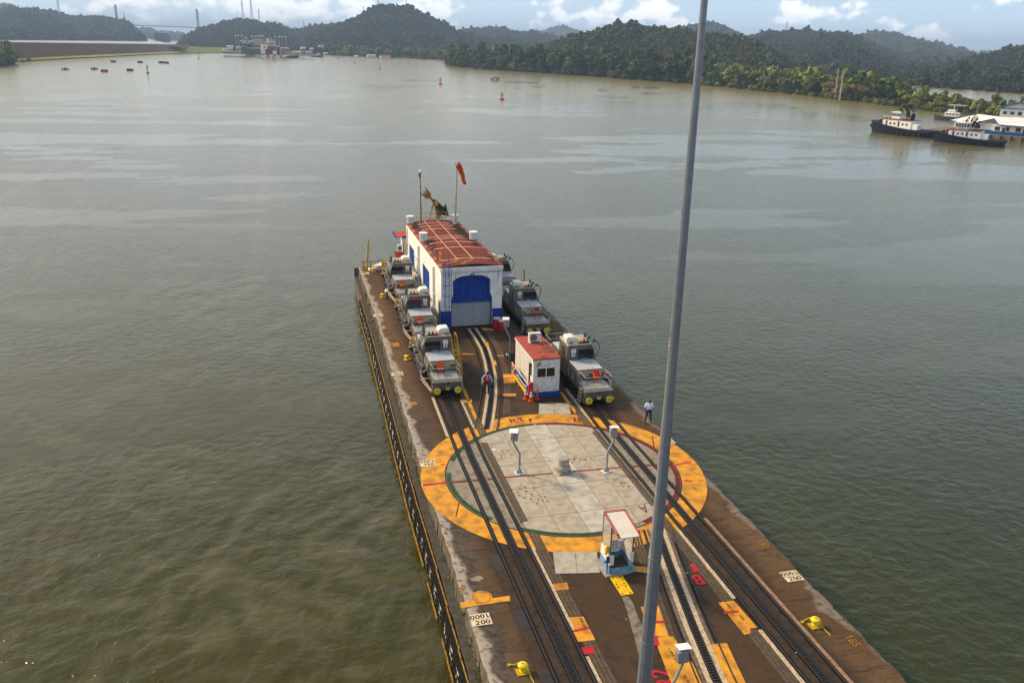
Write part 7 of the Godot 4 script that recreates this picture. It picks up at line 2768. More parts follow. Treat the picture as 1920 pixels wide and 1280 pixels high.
func make_shore() -> void:
	bank([[620, 103.2], [660, 105], [720, 107.5], [780, 109.5], [840, 112.5], [880, 114]], 160.0, 11.0, 12.0, [0, 0, 1, 2], "on the far shore below the rounded hill", 5, [0, 2, 3, 4])
	bank([[846, 121], [862, 125.5], [900, 129], [960, 133], [1040, 138.5], [1129, 144.5], [1223, 152], [1306, 158], [1340, 161]], 120.0, 10.0, 17.0, [0, 0, 1, 1], "on the wooded point left of the mast", 6, [0, 1, 2, 3])
	bank([[1300, 157], [1340, 161], [1400, 167.5], [1494, 177], [1574, 186], [1655, 196], [1690, 199.5]], 62.0, 7.0, 11.5, [0, 1, 1, 2, 2, 2, 4, 3], "on the sunlit bank right of the mast", 5, [0, 1, 3, 4, 0])
	bank([[1686, 199], [1742, 207.5], [1790, 213], [1850, 219], [1930, 227], [2020, 238]], 22.0, 4.6, 7.2, [1, 2, 2, 4], "behind the tug station", 2, [0, 3, 4, 1])
	bank([[-60, 128], [-20, 124.5], [10, 122], [18, 120.5]], 30.0, 5.0, 13.0, [1, 2], "at the left edge", 2, [0, 4])
	bank([[40, 116.2], [54, 115.4]], 5.0, 9.0, 5.0, [1, 2], "on the grassy toe of the dam", 0, [0, 4])
	# poles of the power line among the trees: pairs of pale concrete poles
	var conc := mat(Color(0.55, 0.50, 0.43), 0.85, 0.0, 0.3)
	for q in [[1381, 117, 1379.5, 131, 640.0], [1389, 122, 1388, 137, 600.0], [1449.5, 121, 1446.5, 144, 560.0], [1459, 121, 1456, 142, 560.0], [1573.5, 128, 1567.5, 163, 440.0], [1583, 130, 1577, 169, 430.0], [1292, 113, 1290, 128, 700.0], [1327, 119, 1326.5, 128, 680.0]]:
		var top := at(q[0], q[1], Vector2(on(q[2], q[3] + 24.0, WATER).x - CAM.x, on(q[2], q[3] + 24.0, WATER).z - CAM.z).length() + 0.8)
		var t := thing("utility_pole", "pale concrete utility pole among the trees of the sunlit bank", "utility pole", Vector3(top.x, WATER + 1.0, top.z), 0.0, "utility poles among the bank trees")
		var st := start()
		bar(st, Vector3.ZERO, Vector3(0, top.y - WATER - 1.0, 0), 0.42, 6, 0.26)
		obj("shaft", st, conc, t)
		st = start()
		box(st, Vector3(0, top.y - WATER - 2.6, 0), Vector3(2.6, 0.2, 0.2), Basis(Vector3.UP, 0.6))
		obj("crossarm", st, conc, t)


# ---------------------------------------------------------------- tugs and the station on the right

func hull_mesh(L: float, B: float, H: float, sheer: float, z_off := 0.0) -> SurfaceTool:
	# bow towards -x; rounded stern; deck at height H rising by sheer at the bow
	var st := start()
	st.set_smooth_group(1)
	var n := 24
	var rows := []
	for i in n + 1:
		var u := i / float(n)
		var x := (u - 0.5) * L
		var w := B * 0.5 * pow(clampf(sin(PI * clampf(u * 0.62 + 0.02, 0.0, 1.0)), 0.0, 1.0), 0.55)
		if u > 0.9: w *= sqrt(maxf(0.0, 1.0 - pow((u - 0.9) / 0.1, 2.0) * 0.55))
		var top := H + sheer * pow(1.0 - u, 2.2) + 0.1 * sheer * pow(u, 4.0)
		rows.append([Vector3(x * 0.97, -0.6, -w * 0.78), Vector3(x * 0.98, H * 0.35, -w * 0.95), Vector3(x, top, -w), Vector3(x, top, w), Vector3(x * 0.98, H * 0.35, w * 0.95), Vector3(x * 0.97, -0.6, w * 0.78)])
	for i in n:
		for k in 5:
			st.set_smooth_group(-1 if k == 2 else 1)
			quad(st, rows[i][k], rows[i][k + 1], rows[i + 1][k + 1], rows[i + 1][k])
	st.set_smooth_group(-1)
	for e in [0, n]:
		for k in range(1, 5):
			tri(st, rows[e][0], rows[e][k], rows[e][k + 1])
	return st


func tug(label: String, where: Vector3, turn: float, L: float, tall_house: bool) -> void:
	var t := thing("tugboat", label, "tugboat", where, turn)
	var navy := mat(Color(0.010, 0.016, 0.042), 0.75, 0.0, 0.25)
	var white := mat(Color(0.78, 0.77, 0.76), 0.5, 0.0, 0.12)
	var black := mat(Color(0.012, 0.012, 0.014), 0.7, 0.0, 0.2)
	var glass_m := mat(Color(0.02, 0.03, 0.035), 0.1, 0.0, 0.0)
	var orange := mat(Color(0.75, 0.28, 0.02), 0.5)
	var deck_m := mat(Color(0.10, 0.09, 0.085), 0.8, 0.0, 0.3)
	var B := L * 0.34
	var k := L / 24.0
	obj("hull", hull_mesh(L, B, 1.9 * k, 2.0 * k), navy, t)
	var st := start()
	var rim := []
	for i in 25:
		var u := i / 24.0
		var w := B * 0.5 * pow(clampf(sin(PI * clampf(u * 0.62 + 0.02, 0.0, 1.0)), 0.0, 1.0), 0.55)
		rim.append(Vector3((u - 0.5) * L, 1.55 * k + 2.0 * k * pow(1.0 - u, 2.2), w + 0.05))
	tube(st, rim, 0.26 * k, 6)
	for q in rim.size(): rim[q] = Vector3(rim[q].x, rim[q].y, -rim[q].z)
	tube(st, rim, 0.26 * k, 6)
	bar(st, Vector3(-L * 0.5, 2.0 * k, -0.9 * k), Vector3(-L * 0.5, 2.0 * k, 0.9 * k), 0.65 * k, 8)
	obj("rubber_fender", st, black, t)
	for i in 9:
		st = start()
		lathe(st, Vector3(-L * 0.34 + i * L * 0.088, 0.9 * k, B * 0.46 + 0.22), [[0.0, -0.12], [0.55 * k, -0.12], [0.55 * k, 0.12], [0.0, 0.12]], 12, Basis(Vector3.RIGHT, Vector3.BACK, Vector3.DOWN))
		obj("tyre", st, black, t)
	# deck house, upper deck, wheelhouse
	st = start()
	box(st, Vector3(-1.2 * k, 1.9 * k + 1.45 * k, 0), Vector3(11.0 * k, 2.9 * k, B * 0.60), Basis.IDENTITY, 0.12)
	box(st, Vector3(5.2 * k, 2.9 * k, B * 0.12), Vector3(2.6 * k, 1.8 * k, B * 0.3), Basis.IDENTITY, 0.1)
	var house := obj("deck_house", st, white, t)
	for i in 6:
		st = start()
		box(st, Vector3(-5.2 * k + i * 1.55 * k, 3.55 * k, B * 0.30 + 0.02), Vector3(0.75 * k if i % 3 else 0.6 * k, 0.6 * k if i % 3 else 1.7 * k, 0.06))
		obj("window", st, glass_m, house)
	st = start()
	box(st, Vector3(-1.6 * k, 4.86 * k, 0), Vector3(11.4 * k, 0.14 * k, B * 0.64))
	obj("upper_deck", st, mat(Color(0.18, 0.03, 0.03), 0.7), t)
	var wx := -2.6 * k
	var wy := 4.95 * k
	st = start()
	if tall_house:
		box(st, Vector3(wx, wy + 0.4 * k, 0), Vector3(4.0 * k, 0.8 * k, B * 0.42), Basis.IDENTITY, 0.05)
		var sec := PackedVector2Array([Vector2(-2.1 * k, 0.8 * k), Vector2(2.1 * k, 0.8 * k), Vector2(2.6 * k, 2.4 * k), Vector2(-2.6 * k, 2.4 * k)])
		prism(st, sec, Transform3D(Basis.IDENTITY, Vector3(wx, wy, B * 0.25)), B * 0.5)
		box(st, Vector3(wx, wy + 2.5 * k, 0), Vector3(5.5 * k, 0.22 * k, B * 0.56), Basis.IDENTITY, 0.05)
	else:
		box(st, Vector3(wx, wy + 1.1 * k, 0), Vector3(3.6 * k, 2.2 * k, B * 0.40), Basis.IDENTITY, 0.15)
		box(st, Vector3(wx, wy + 2.26 * k, 0), Vector3(3.9 * k, 0.16 * k, B * 0.44), Basis.IDENTITY, 0.04)
	var wh := obj("wheelhouse", st, white, t)
	for i in 5:
		st = start()
		if tall_house: box(st, Vector3(wx - 1.85 * k + i * 0.95 * k, wy + 1.6 * k, B * 0.25 + 0.03), Vector3(0.62 * k, 1.25 * k, 0.05), Basis(Vector3.BACK, -0.12 * (i - 2)))
		else: box(st, Vector3(wx - 1.4 * k + i * 0.7 * k, wy + 1.45 * k, B * 0.20 + 0.03), Vector3(0.5 * k, 0.85 * k, 0.05))
		obj("window", st, glass_m, wh)
	for i in 3:
		st = start()
		box(st, Vector3(wx - (2.45 if tall_house else 1.83) * k, wy + 1.5 * k, (i - 1) * B * 0.13), Vector3(0.06, 0.9 * k, 0.6 * k), Basis(Vector3.BACK, -0.3 if tall_house else 0.0))
		obj("window", st, glass_m, wh)
	# funnels, masts, gear
	for s in [-1, 1]:
		st = start()
		box(st, Vector3(1.9 * k, 5.4 * k, s * B * 0.17), Vector3(1.2 * k, 2.6 * k, 0.9 * k), Basis(Vector3.BACK, -0.08), 0.1)
		box(st, Vector3(2.0 * k, 6.9 * k, s * B * 0.17), Vector3(0.5 * k, 0.7 * k, 0.5 * k))
		obj("funnel", st, black, t)
	st = start()
	for q in [[-1.6, 2.6, 3.4], [0.3, 2.2, 4.4], [0.9, -0.3, 2.6]]:
		bar(st, Vector3(q[0] * k, wy + 1.9 * k, 0), Vector3(q[0] * k + 0.2, wy + (1.9 + q[2]) * k, 0), 0.11 * k, 5, 0.06)
	bar(st, Vector3(0.3 * k, wy + 4.6 * k, -1.6 * k), Vector3(0.3 * k, wy + 4.6 * k, 1.6 * k), 0.08, 5)
	bar(st, Vector3(-1.6 * k, wy + 4.2 * k, -1.4 * k), Vector3(-1.6 * k, wy + 4.2 * k, 1.4 * k), 0.08, 5)
	bar(st, Vector3(-3.8 * k, wy + 3.1 * k, -0.8 * k), Vector3(-0.6 * k, wy + 3.2 * k, 0.9 * k), 0.07, 5)
	for q in 14: box(st, Vector3((-2.4 + q * 0.36) * k, wy + (2.5 + 0.55 * (q % 4)) * k, ((q * 7) % 5 - 2) * 0.55 * k), Vector3(0.45, 0.6, 0.4) * k)
	for q in 4:
		bar(st, Vector3((-0.4 + q * 0.5) * k, wy + 1.5 * k, (q - 1.5) * 0.6 * k), Vector3((0.2 + q * 0.4) * k, wy + 5.2 * k, (1.5 - q) * 0.3 * k), 0.09 * k, 4)
		bar(st, Vector3(-0.3 * k, wy + (3.2 + q * 0.7) * k, -1.3 * k), Vector3(1.2 * k, wy + (3.3 + q * 0.7) * k, 1.3 * k), 0.08 * k, 4)
	obj("mast", st, black, t)
	st = start()
	for x in [-4.6, -3.2, 0.6, 3.0]: bar(st, Vector3(x * k, 4.9 * k, B * 0.31), Vector3(x * k, 5.8 * k, B * 0.31), 0.05, 4)
	bar(st, Vector3(-6.8 * k, 5.8 * k, B * 0.31), Vector3(3.6 * k, 5.8 * k, B * 0.31), 0.05, 4)
	obj("deck_rail", st, white, t)
	st = start()
	for q in [[-9.0, 0.6], [-8.0, -0.8], [5.6, 1.0]]: lathe(st, Vector3(q[0] * k, 2.3 * k + (1.4 * k if q[0] < 0 else 0.0), q[1] * k), [[0.5 * k, 0.0], [0.4 * k, 0.7 * k], [0.0, 0.75 * k]], 10)
	obj("winch", st, black, t)
	st = start()
	box(st, Vector3(-9.4 * k, 4.2 * k, -0.4 * k), Vector3(0.9, 0.5, 0.7) * k); box(st, Vector3(-6.9 * k, 3.6 * k, 1.2 * k), Vector3(0.5, 0.8, 0.5) * k); box(st, Vector3(4.2 * k, 3.0 * k, 1.9 * k), Vector3(0.7, 0.5, 0.5) * k)
	obj("orange_gear", st, orange, t)
	st = start()
	for q in 2:
		var ring := []
		for i in 13: ring.append(Vector3((-3.9 + q * 6.0) * k + cos(TAU * i / 12.0) * 0.38 * k, 5.4 * k + sin(TAU * i / 12.0) * 0.38 * k, B * 0.32 + 0.06))
		tube(st, ring, 0.09 * k, 6)
	obj("life_ring", st, mat(Color(0.7, 0.10, 0.04), 0.6), t)


func make_tug_station() -> void:
	var a := on(1645, 248, WATER)
	var b := on(1762, 261, WATER)
	tug("dark blue tugboat with a high black mast, left of the two at the station", (a + b) * 0.5 + Vector3(0.5, 0.1, -3.0), atan2(-(b - a).z, (b - a).x), a.distance_to(b) * 1.02, false)
	var c := on(1758, 266, WATER)
	var d := on(1892, 277, WATER)
	tug("dark blue tugboat with slanted wheelhouse windows, right of the two at the station", (c + d) * 0.5 + Vector3(0.3, 0.1, -2.0), atan2(-(d - c).z, (d - c).x), c.distance_to(d) * 1.0, true)
	var white := mat(Color(0.76, 0.75, 0.73), 0.7, 0.0, 0.12)
	var blue := mat(Color(0.015, 0.09, 0.34), 0.6, 0.0, 0.2)
	var roof := mat(Color(0.80, 0.78, 0.75), 0.6, 0.0, 0.12)
	var glass_m := mat(Color(0.03, 0.035, 0.04), 0.15, 0.0, 0.0)
	var conc := mat(Color(0.20, 0.165, 0.12), 0.9, 0.0, 0.4)
	# quay
	var q0 := on(1762, 252, WATER)
	var q1 := on(1930, 266, WATER)
	var dir := (q1 - q0).normalized()
	var turn := atan2(-dir.z, dir.x)
	var quay := thing("jetty", "low concrete jetty with timber piles under the white station", "jetty", q0, turn)
	var st := start()
	box(st, Vector3(22, 0.7, -9), Vector3(52, 1.6, 20), Basis.IDENTITY, 0.1)
	obj("deck", st, conc, quay)
	for i in 16:
		st = start()
		bar(st, Vector3(-3 + i * 3.2, -2, 1.2), Vector3(-3 + i * 3.2, 1.3, 1.2), 0.28, 6)
		obj("pile", st, mat(Color(0.05, 0.04, 0.03), 0.9), quay)
	# station house: white walls, blue skirt, low white roof with a gable at the left
	var h := thing("station_house", "long white tug station with a broad white roof and blue skirting", "building", q0 + Vector3(0, 1.5, 0), turn)
	st = start()
	box(st, Vector3(10.0, 1.65, -5.0), Vector3(13.0, 3.3, 6.0)); box(st, Vector3(27.0, 1.55, -3.2), Vector3(22.0, 3.1, 6.5))
	obj("wall", st, white, h)
	st = start()
	box(st, Vector3(10.0, 0.55, -1.98), Vector3(13.1, 1.1, 0.12)); box(st, Vector3(27.0, 0.55, 0.06), Vector3(22.1, 1.1, 0.12))
	obj("blue_skirt", st, blue, h)
	for i in 9:
		st = start()
		var wx := 5.0 + i * 2.2 if i < 3 else 17.6 + (i - 3) * 3.1
		var wz := -1.96 if i < 3 else 0.09
		box(st, Vector3(wx, 1.95, wz), Vector3(1.5 if i % 2 else 1.0, 1.2, 0.08))
		obj("window", st, glass_m, h)
	for i in 3:
		st = start()
		box(st, Vector3(19.5 + i * 6.2, 1.15, 0.10), Vector3(0.95, 2.1, 0.08))
		obj("door", st, mat(Color(0.06, 0.045, 0.05), 0.6), h)
	st = start()
	var gable := PackedVector2Array([Vector2(2.4, 3.1), Vector2(9.5, 3.15), Vector2(15.0, 4.9), Vector2(17.5, 3.4), Vector2(38.5, 3.2), Vector2(30.0, 5.2), Vector2(20.0, 6.0)])
	quad(st, Vector3(2.2, 3.35, -1.2), Vector3(9.0, 5.6, -7.5), Vector3(14.5, 5.3, -6.5), Vector3(9.5, 3.0, -0.6))
	quad(st, Vector3(9.5, 3.0, -0.6), Vector3(14.5, 5.3, -6.5), Vector3(15.6, 4.95, -1.4), Vector3(15.6, 4.95, -1.4))
	quad(st, Vector3(15.6, 4.95, -1.4), Vector3(14.5, 5.3, -6.5), Vector3(29.0, 5.2, -6.5), Vector3(18.0, 3.25, 1.0))
	quad(st, Vector3(18.0, 3.25, 1.0), Vector3(20.0, 5.4, -6.5), Vector3(33.0, 4.9, -6.5), Vector3(39.0, 3.1, 1.2))
	quad(st, Vector3(39.0, 3.1, 1.2), Vector3(33.0, 4.9, -6.5), Vector3(44.0, 3.0, -8.0), Vector3(44.0, 2.9, 0.0))
	quad(st, Vector3(9.0, 5.6, -7.5), Vector3(2.2, 3.2, -10.0), Vector3(36.0, 3.0, -13.0), Vector3(33.0, 4.9, -6.5))
	obj("roof", st, roof, h)
	st = start()
	bar(st, Vector3(2.2, 3.25, -1.2), Vector3(9.5, 2.9, -0.6), 0.16, 5); bar(st, Vector3(9.5, 2.9, -0.6), Vector3(15.6, 4.85, -1.4), 0.16, 5)
	bar(st, Vector3(15.6, 4.85, -1.4), Vector3(18.0, 3.15, 1.0), 0.16, 5); bar(st, Vector3(18.0, 3.15, 1.0), Vector3(39.0, 3.0, 1.2), 0.16, 5)
	obj("blue_fascia", st, blue, h)
	# second building behind, brown roof
	var p2 := on(1905, 236, WATER)
	var g := thing("boat_house", "taller white gabled building with a brown roof and blue trim", "building", Vector3(p2.x, WATER + 1.2, p2.z), turn + 0.12)
	st = start()
	prism(st, PackedVector2Array([Vector2(-6.2, 0), Vector2(6.2, 0), Vector2(6.2, 5.2), Vector2(0.2, 7.4), Vector2(-6.2, 5.6)]), Transform3D.IDENTITY, 14.0)
	obj("wall", st, white, g)
	st = start()
	quad(st, Vector3(-7.2, 5.35, 0.6), Vector3(-7.2, 5.35, -14.5), Vector3(0.2, 7.75, -14.5), Vector3(0.2, 7.75, 0.6))
	quad(st, Vector3(0.2, 7.75, 0.6), Vector3(0.2, 7.75, -14.5), Vector3(12.0, 5.6, -14.5), Vector3(12.0, 5.2, 0.6))
	obj("roof", st, mat(Color(0.22, 0.12, 0.11), 0.75, 0.0, 0.2), g)
	st = start()
	bar(st, Vector3(-7.2, 5.3, 0.6), Vector3(0.2, 7.65, 0.6), 0.2, 5); bar(st, Vector3(0.2, 7.65, 0.6), Vector3(7.4, 5.2, 0.6), 0.2, 5)
	bar(st, Vector3(-6.4, 5.2, 0.1), Vector3(6.4, 5.2, 0.1), 0.16, 5); bar(st, Vector3(6.2, 0, 0.1), Vector3(6.2, 5.2, 0.1), 0.2, 5)
	obj("blue_trim", st, blue, g)
	for i in 4:
		st = start()
		box(st, Vector3(-4.6 + i * 2.6, 3.5, 0.04), Vector3(1.3, 1.0 if i < 2 else 1.3, 0.1))
		obj("window", st, glass_m, g)
	# launch behind the station
	var p3 := on(1782, 226, WATER)
	var l := thing("launch", "small launch with a dark hull and white cabin behind the station roof", "launch", Vector3(p3.x, WATER + 0.1, p3.z), turn)
	obj("hull", hull_mesh(13.0, 3.6, 1.3, 0.7), mat(Color(0.02, 0.03, 0.07), 0.5), l)
	st = start()
	box(st, Vector3(0.6, 2.3, 0), Vector3(5.5, 1.8, 2.4), Basis.IDENTITY, 0.2); box(st, Vector3(0.2, 3.7, 0), Vector3(2.8, 1.1, 2.0), Basis.IDENTITY, 0.15)
	var cab := obj("cabin", st, white, l)
	for i in 4:
		st = start()
		box(st, Vector3(-1.3 + i * 1.25, 2.55, 1.22), Vector3(0.8, 0.6, 0.05))
		obj("window", st, glass_m, cab)
	st = start()
	box(st, Vector3(-2.6, 1.75, 0.4), Vector3(1.2, 0.6, 1.4), Basis.IDENTITY, 0.1)
	obj("orange_raft", st, mat(Color(0.7, 0.15, 0.03), 0.6), l)
	st = start()
	bar(st, Vector3(0.8, 4.2, 0), Vector3(0.9, 6.4, 0), 0.08, 5); bar(st, Vector3(0.8, 5.4, -0.8), Vector3(0.8, 5.4, 0.8), 0.06, 5)
	obj("mast", st, white, l)
	# lamp posts and a leafy sapling on the quay, shed roof
	for i in 5:
		var lp := thing("lamp_post", "thin grey lamp post behind the tug station", "lamp post", q0 + dir * (14.0 + i * 6.5) + Vector3(0.6 * i, 1.4, -14.0 - i), 0.0, "lamp posts behind the tug station")
		st = start()
		bar(st, Vector3.ZERO, Vector3(0, 8.5, 0), 0.10, 5, 0.06)
		obj("pole", st, mat(Color(0.4, 0.4, 0.4), 0.6), lp)
		st = start()
		box(st, Vector3(0.3, 8.5, 0), Vector3(0.8, 0.15, 0.3))
		obj("lamp_head", st, mat(Color(0.45, 0.45, 0.45), 0.6), lp)
	var sh := thing("shelter", "small pale flat-roofed shelter above the launch", "shelter", Vector3(p3.x + 8.0, WATER + 1.0, p3.z - 6.0), turn)
	st = start()
	box(st, Vector3(0, 4.6, 0), Vector3(7.0, 0.3, 4.0))
	obj("roof", st, mat(Color(0.42, 0.38, 0.32), 0.7), sh)
	st = start()
	for x in [-3, 3]:
		for z in [-1.6, 1.6]: bar(st, Vector3(x, 0, z), Vector3(x, 4.5, z), 0.12, 5)
	obj("post", st, mat(Color(0.2, 0.18, 0.15), 0.7), sh)


# ---------------------------------------------------------------- buoys

func make_buoys() -> void:
	var red := mat(Color(0.60, 0.045, 0.012), 0.5, 0.0, 0.15)
	var green := mat(Color(0.01, 0.16, 0.05), 0.5, 0.0, 0.15)
	var dark := mat(Color(0.05, 0.05, 0.05), 0.7)
	var rust := mat(Color(0.28, 0.05, 0.02), 0.7, 0.0, 0.3)
	var list := [[941, 187, 3.6, 0, "nearest red channel buoy with a lattice tower"], [825.5, 158, 3.9, 0, "red channel buoy in front of the rounded hill"], [712, 130, 3.9, 0, "red channel buoy left of the wooded point"], [664.5, 118.5, 3.9, 0, "small red channel buoy towards the far lock"], [634, 110.5, 3.9, 0, "farthest red channel buoy near the far shore"],
		[276.5, 137.5, 6.0, 1, "nearer green channel buoy in front of the dam"], [372, 109.5, 7.0, 1, "farther green channel buoy near the dam's end"]]
	for q in list:
		var p := on(q[0], q[1], WATER)
		var t := thing("buoy", q[4], "buoy", p, 0.3, "channel buoys")
		var col: Material = red if q[3] == 0 else green
		var h: float = q[2]
		var st := start()
		lathe(st, Vector3.ZERO, [[0.9, -0.5], [1.15, 0.1], [1.15, 0.6], [0.8, 0.85], [0.0, 0.9]], 14)
		obj("float", st, col, t)
		st = start()
		for k in 4:
			var a := TAU * k / 4.0 + 0.4
			bar(st, Vector3(cos(a) * 0.6, 0.8, sin(a) * 0.6), Vector3(cos(a) * 0.34, h * 0.66, sin(a) * 0.34), 0.09, 4)
		obj("tower", st, mat(Color(0.30, 0.20, 0.16), 0.6) if q[3] == 0 else green, t)
		st = start()
		lathe(st, Vector3(0, h * 0.58, 0), [[0.46, 0.0], [0.46, h * 0.30], [0.2, h * 0.34], [0.12, h * 0.42], [0.0, h * 0.43]], 10)
		obj("top_mark", st, col, t)
	for q in [[121.5, 131, 0], [176, 130.3, 0], [195, 134.5, 1], [243, 132.8, 2], [212, 116.5, 2], [262, 117.5, 2], [302, 118, 2], [311, 118.8, 2]]:
		var p := on(q[0], q[1], WATER)
		var t := thing("mooring_buoy", ["drum-shaped red and white mooring buoy off the dam", "flat orange mooring buoy off the dam", "dark rusty mooring buoy off the dam"][q[2]], "mooring buoy", p, 0.2, ["red and white mooring buoys", "orange mooring buoys", "dark mooring buoys"][q[2]])
		var st := start()
		bar(st, Vector3(-2.4, 0.5, 0), Vector3(2.4, 0.5, 0), 1.1, 12)
		obj("float", st, [rust, mat(Color(0.6, 0.12, 0.02), 0.6), dark][q[2]], t)
		st = start()
		for x in [-1.3, 1.3]: lathe(st, Vector3(x, 0.5, 0), [[1.13, -0.5], [1.13, 0.5]], 12, Basis(Vector3.UP, Vector3.RIGHT, Vector3.FORWARD))
		obj("band", st, mat(Color(0.6, 0.56, 0.5), 0.6) if q[2] == 0 else rust, t)
		st = start()
		box(st, Vector3(0, 1.7, 0), Vector3(0.6, 0.4, 0.6))
		obj("ring_post", st, dark, t)
	# square mooring platform on legs
	var p := on(928, 151, WATER)
	var m := thing("mooring_platform", "square grey platform on four legs standing in the water", "platform", p, 0.15)
	var conc := mat(Color(0.30, 0.27, 0.23), 0.9, 0.0, 0.4)
	var st := start()
	box(st, Vector3(0, 2.3, 0), Vector3(4.6, 0.8, 4.6), Basis.IDENTITY, 0.06)
	obj("slab", st, conc, m)
	for q in [[-1.9, -1.9], [1.9, -1.9], [-1.9, 1.9], [1.9, 1.9]]:
		st = start()
		bar(st, Vector3(q[0], -2, q[1]), Vector3(q[0], 2.0, q[1]), 0.45, 8)
		obj("leg", st, mat(Color(0.10, 0.09, 0.08), 0.9), m)


# ---------------------------------------------------------------- the far lock, its ships and houses

func far_box(st: SurfaceTool, f: Transform3D, x0: float, x1: float, y0: float, y1: float, z0: float, z1: float, bev := 0.0) -> void:
	box(st, f * Vector3((x0 + x1) * 0.5, (y0 + y1) * 0.5, (z0 + z1) * 0.5), Vector3(x1 - x0, y1 - y0, z1 - z0), f.basis, bev)


func make_far_lock() -> void:
	var conc := mat(Color(0.42, 0.34, 0.26), 0.9, 0.0, 0.3, 0.05)
	var conc_d := mat(Color(0.17, 0.15, 0.13), 0.9, 0.0, 0.4, 0.05)
	var white := mat(Color(0.78, 0.77, 0.75), 0.7, 0.0, 0.1)
	var red := mat(Color(0.42, 0.07, 0.05), 0.7, 0.0, 0.2)
	var navy := mat(Color(0.02, 0.026, 0.05), 0.6)
	var hull_red := mat(Color(0.15, 0.035, 0.04), 0.6, 0.0, 0.2)
	var glass_m := mat(Color(0.03, 0.035, 0.04), 0.2, 0.0, 0.0)
	# a point of the far shore in photo terms; local x to the right, z towards the viewer, metres
	var o := on(515, 101.5, WATER)
	var yaw := atan2(CAM.x - o.x, CAM.z - o.z)
	var f := Transform3D(Basis(Vector3.UP, yaw), o)
	var u := o.distance_to(CAM) / LENS      # metres per photo pixel there
	# sizes are read off the photo at the distance of each thing: pb(left, right, top, bottom, distance, depth)
	var pb := func(st: SurfaceTool, x0: float, x1: float, y0: float, y1: float, d: float, depth: float, bev := 0.0) -> void:
		var c := at((x0 + x1) * 0.5, (y0 + y1) * 0.5, d)
		var k := d / LENS * 1.02
		box(st, c + f.basis * Vector3(0, 0, -depth * 0.5), Vector3((x1 - x0) * k, (y1 - y0) * k, depth), f.basis, bev)
	var st := start()
	var w := thing("far_approach_wall", "far pale concrete approach wall narrowing towards us before the distant lock", "wall")
	var wl := [on(489, 100.5, WATER), on(509, 107.3, WATER), on(517, 107.3, WATER), on(524, 106.0, WATER), on(516, 100.5, WATER)]
	var cap := PackedVector2Array()
	for q in wl: cap.append(Vector2(q.x, -q.z))
	prism(st, cap, Transform3D(Basis(Vector3.RIGHT, Vector3.FORWARD, Vector3.UP), Vector3(0, WATER + 2.4, 0)), 5.0)
	obj("wall_body", st, conc, w)
	var hut := thing("far_lock_house", "small white house with blue doors on the tip of the far wall", "building")
	st = start()
	pb.call(st, 511.5, 517.5, 96.5, 105.6, 1100.0, 9.0)
	obj("wall", st, white, hut)
	st = start()
	pb.call(st, 512.5, 514.2, 101, 105, 1099.5, 0.3); pb.call(st, 515.3, 516.8, 101.2, 105, 1099.5, 0.3)
	obj("blue_door", st, mat(Color(0.03, 0.08, 0.35), 0.6), hut)
	var boat := thing("far_launch", "tiny white launch moored at the tip of the far wall", "launch")
	st = start()
	pb.call(st, 517.0, 524.5, 104.2, 107.4, 1096.0, 4.0)
	obj("hull", st, white, boat)
	var right := thing("far_lock_wall", "pale far lock wall with a stepped end right of the red ship", "wall")
	st = start()
	pb.call(st, 527, 541, 91.0, 102.2, 1215.0, 60.0); pb.call(st, 533, 552, 97.0, 102.6, 1205.0, 20.0); pb.call(st, 545, 565, 99.6, 103.8, 1190.0, 14.0); pb.call(st, 563, 588, 101.6, 104.3, 1180.0, 12.0)
	obj("wall_body", st, conc, right)
	st = start()
	for i in 4: pb.call(st, 527.6 + i * 3.2, 529 + i * 3.2, 93, 102, 1214.0, 0.6)
	obj("buttress", st, conc_d, right)
	var gate := thing("far_lock_gate", "dark closed gate of the far left lock chamber", "gate")
	st = start()
	pb.call(st, 461, 489, 90.4, 100.6, 1250.0, 8.0); pb.call(st, 452, 462, 89, 100.6, 1246.0, 30.0)
	obj("leaf", st, mat(Color(0.12, 0.125, 0.13), 0.8, 0.0, 0.3, 0.08), gate)
	st = start()
	pb.call(st, 461, 489, 89.6, 90.5, 1249.0, 1.0)
	obj("walkway", st, white, gate)
	var left := thing("far_lock_wall", "low dark quay left of the far lock gate", "wall")
	st = start()
	pb.call(st, 420, 454, 97.6, 100.2, 1235.0, 30.0)
	obj("wall_body", st, conc_d, left)
	var s1 := thing("ship", "grey-hulled ship with a wide white bridge behind the far lock gate", "ship")
	st = start()
	pb.call(st, 456, 473, 82.0, 94.0, 1310.0, 130.0, 1.0)
	obj("hull", st, mat(Color(0.04, 0.045, 0.055), 0.7, 0.0, 0.2, 0.05), s1)
	st = start()
	pb.call(st, 455, 467.5, 78.2, 82.4, 1312.0, 10.0, 0.3); pb.call(st, 451.5, 471.0, 75.6, 78.0, 1312.0, 7.0, 0.3)
	var br := obj("bridge", st, white, s1)
	st = start()
	pb.call(st, 453.5, 468.5, 76.4, 77.4, 1311.6, 0.3)
	obj("window", st, glass_m, br)
	st = start()
	pb.call(st, 460.4, 463.6, 74.6, 82.2, 1310.0, 4.0, 0.3)
	obj("funnel", st, mat(Color(0.60, 0.34, 0.05), 0.6), s1)
	st = start()
	pb.call(st, 460.6, 461.2, 67.5, 76.0, 1316.0, 0.5); pb.call(st, 458.5, 463.5, 70.2, 70.8, 1316.0, 0.5)
	obj("mast", st, white, s1)
	var s2 := thing("ship", "brown and red ship loaded with pale blocks beyond the far lock", "ship")
	st = start()
	pb.call(st, 471, 490, 83, 97, 1480.0, 150.0, 1.0)
	obj("hull", st, hull_red, s2)
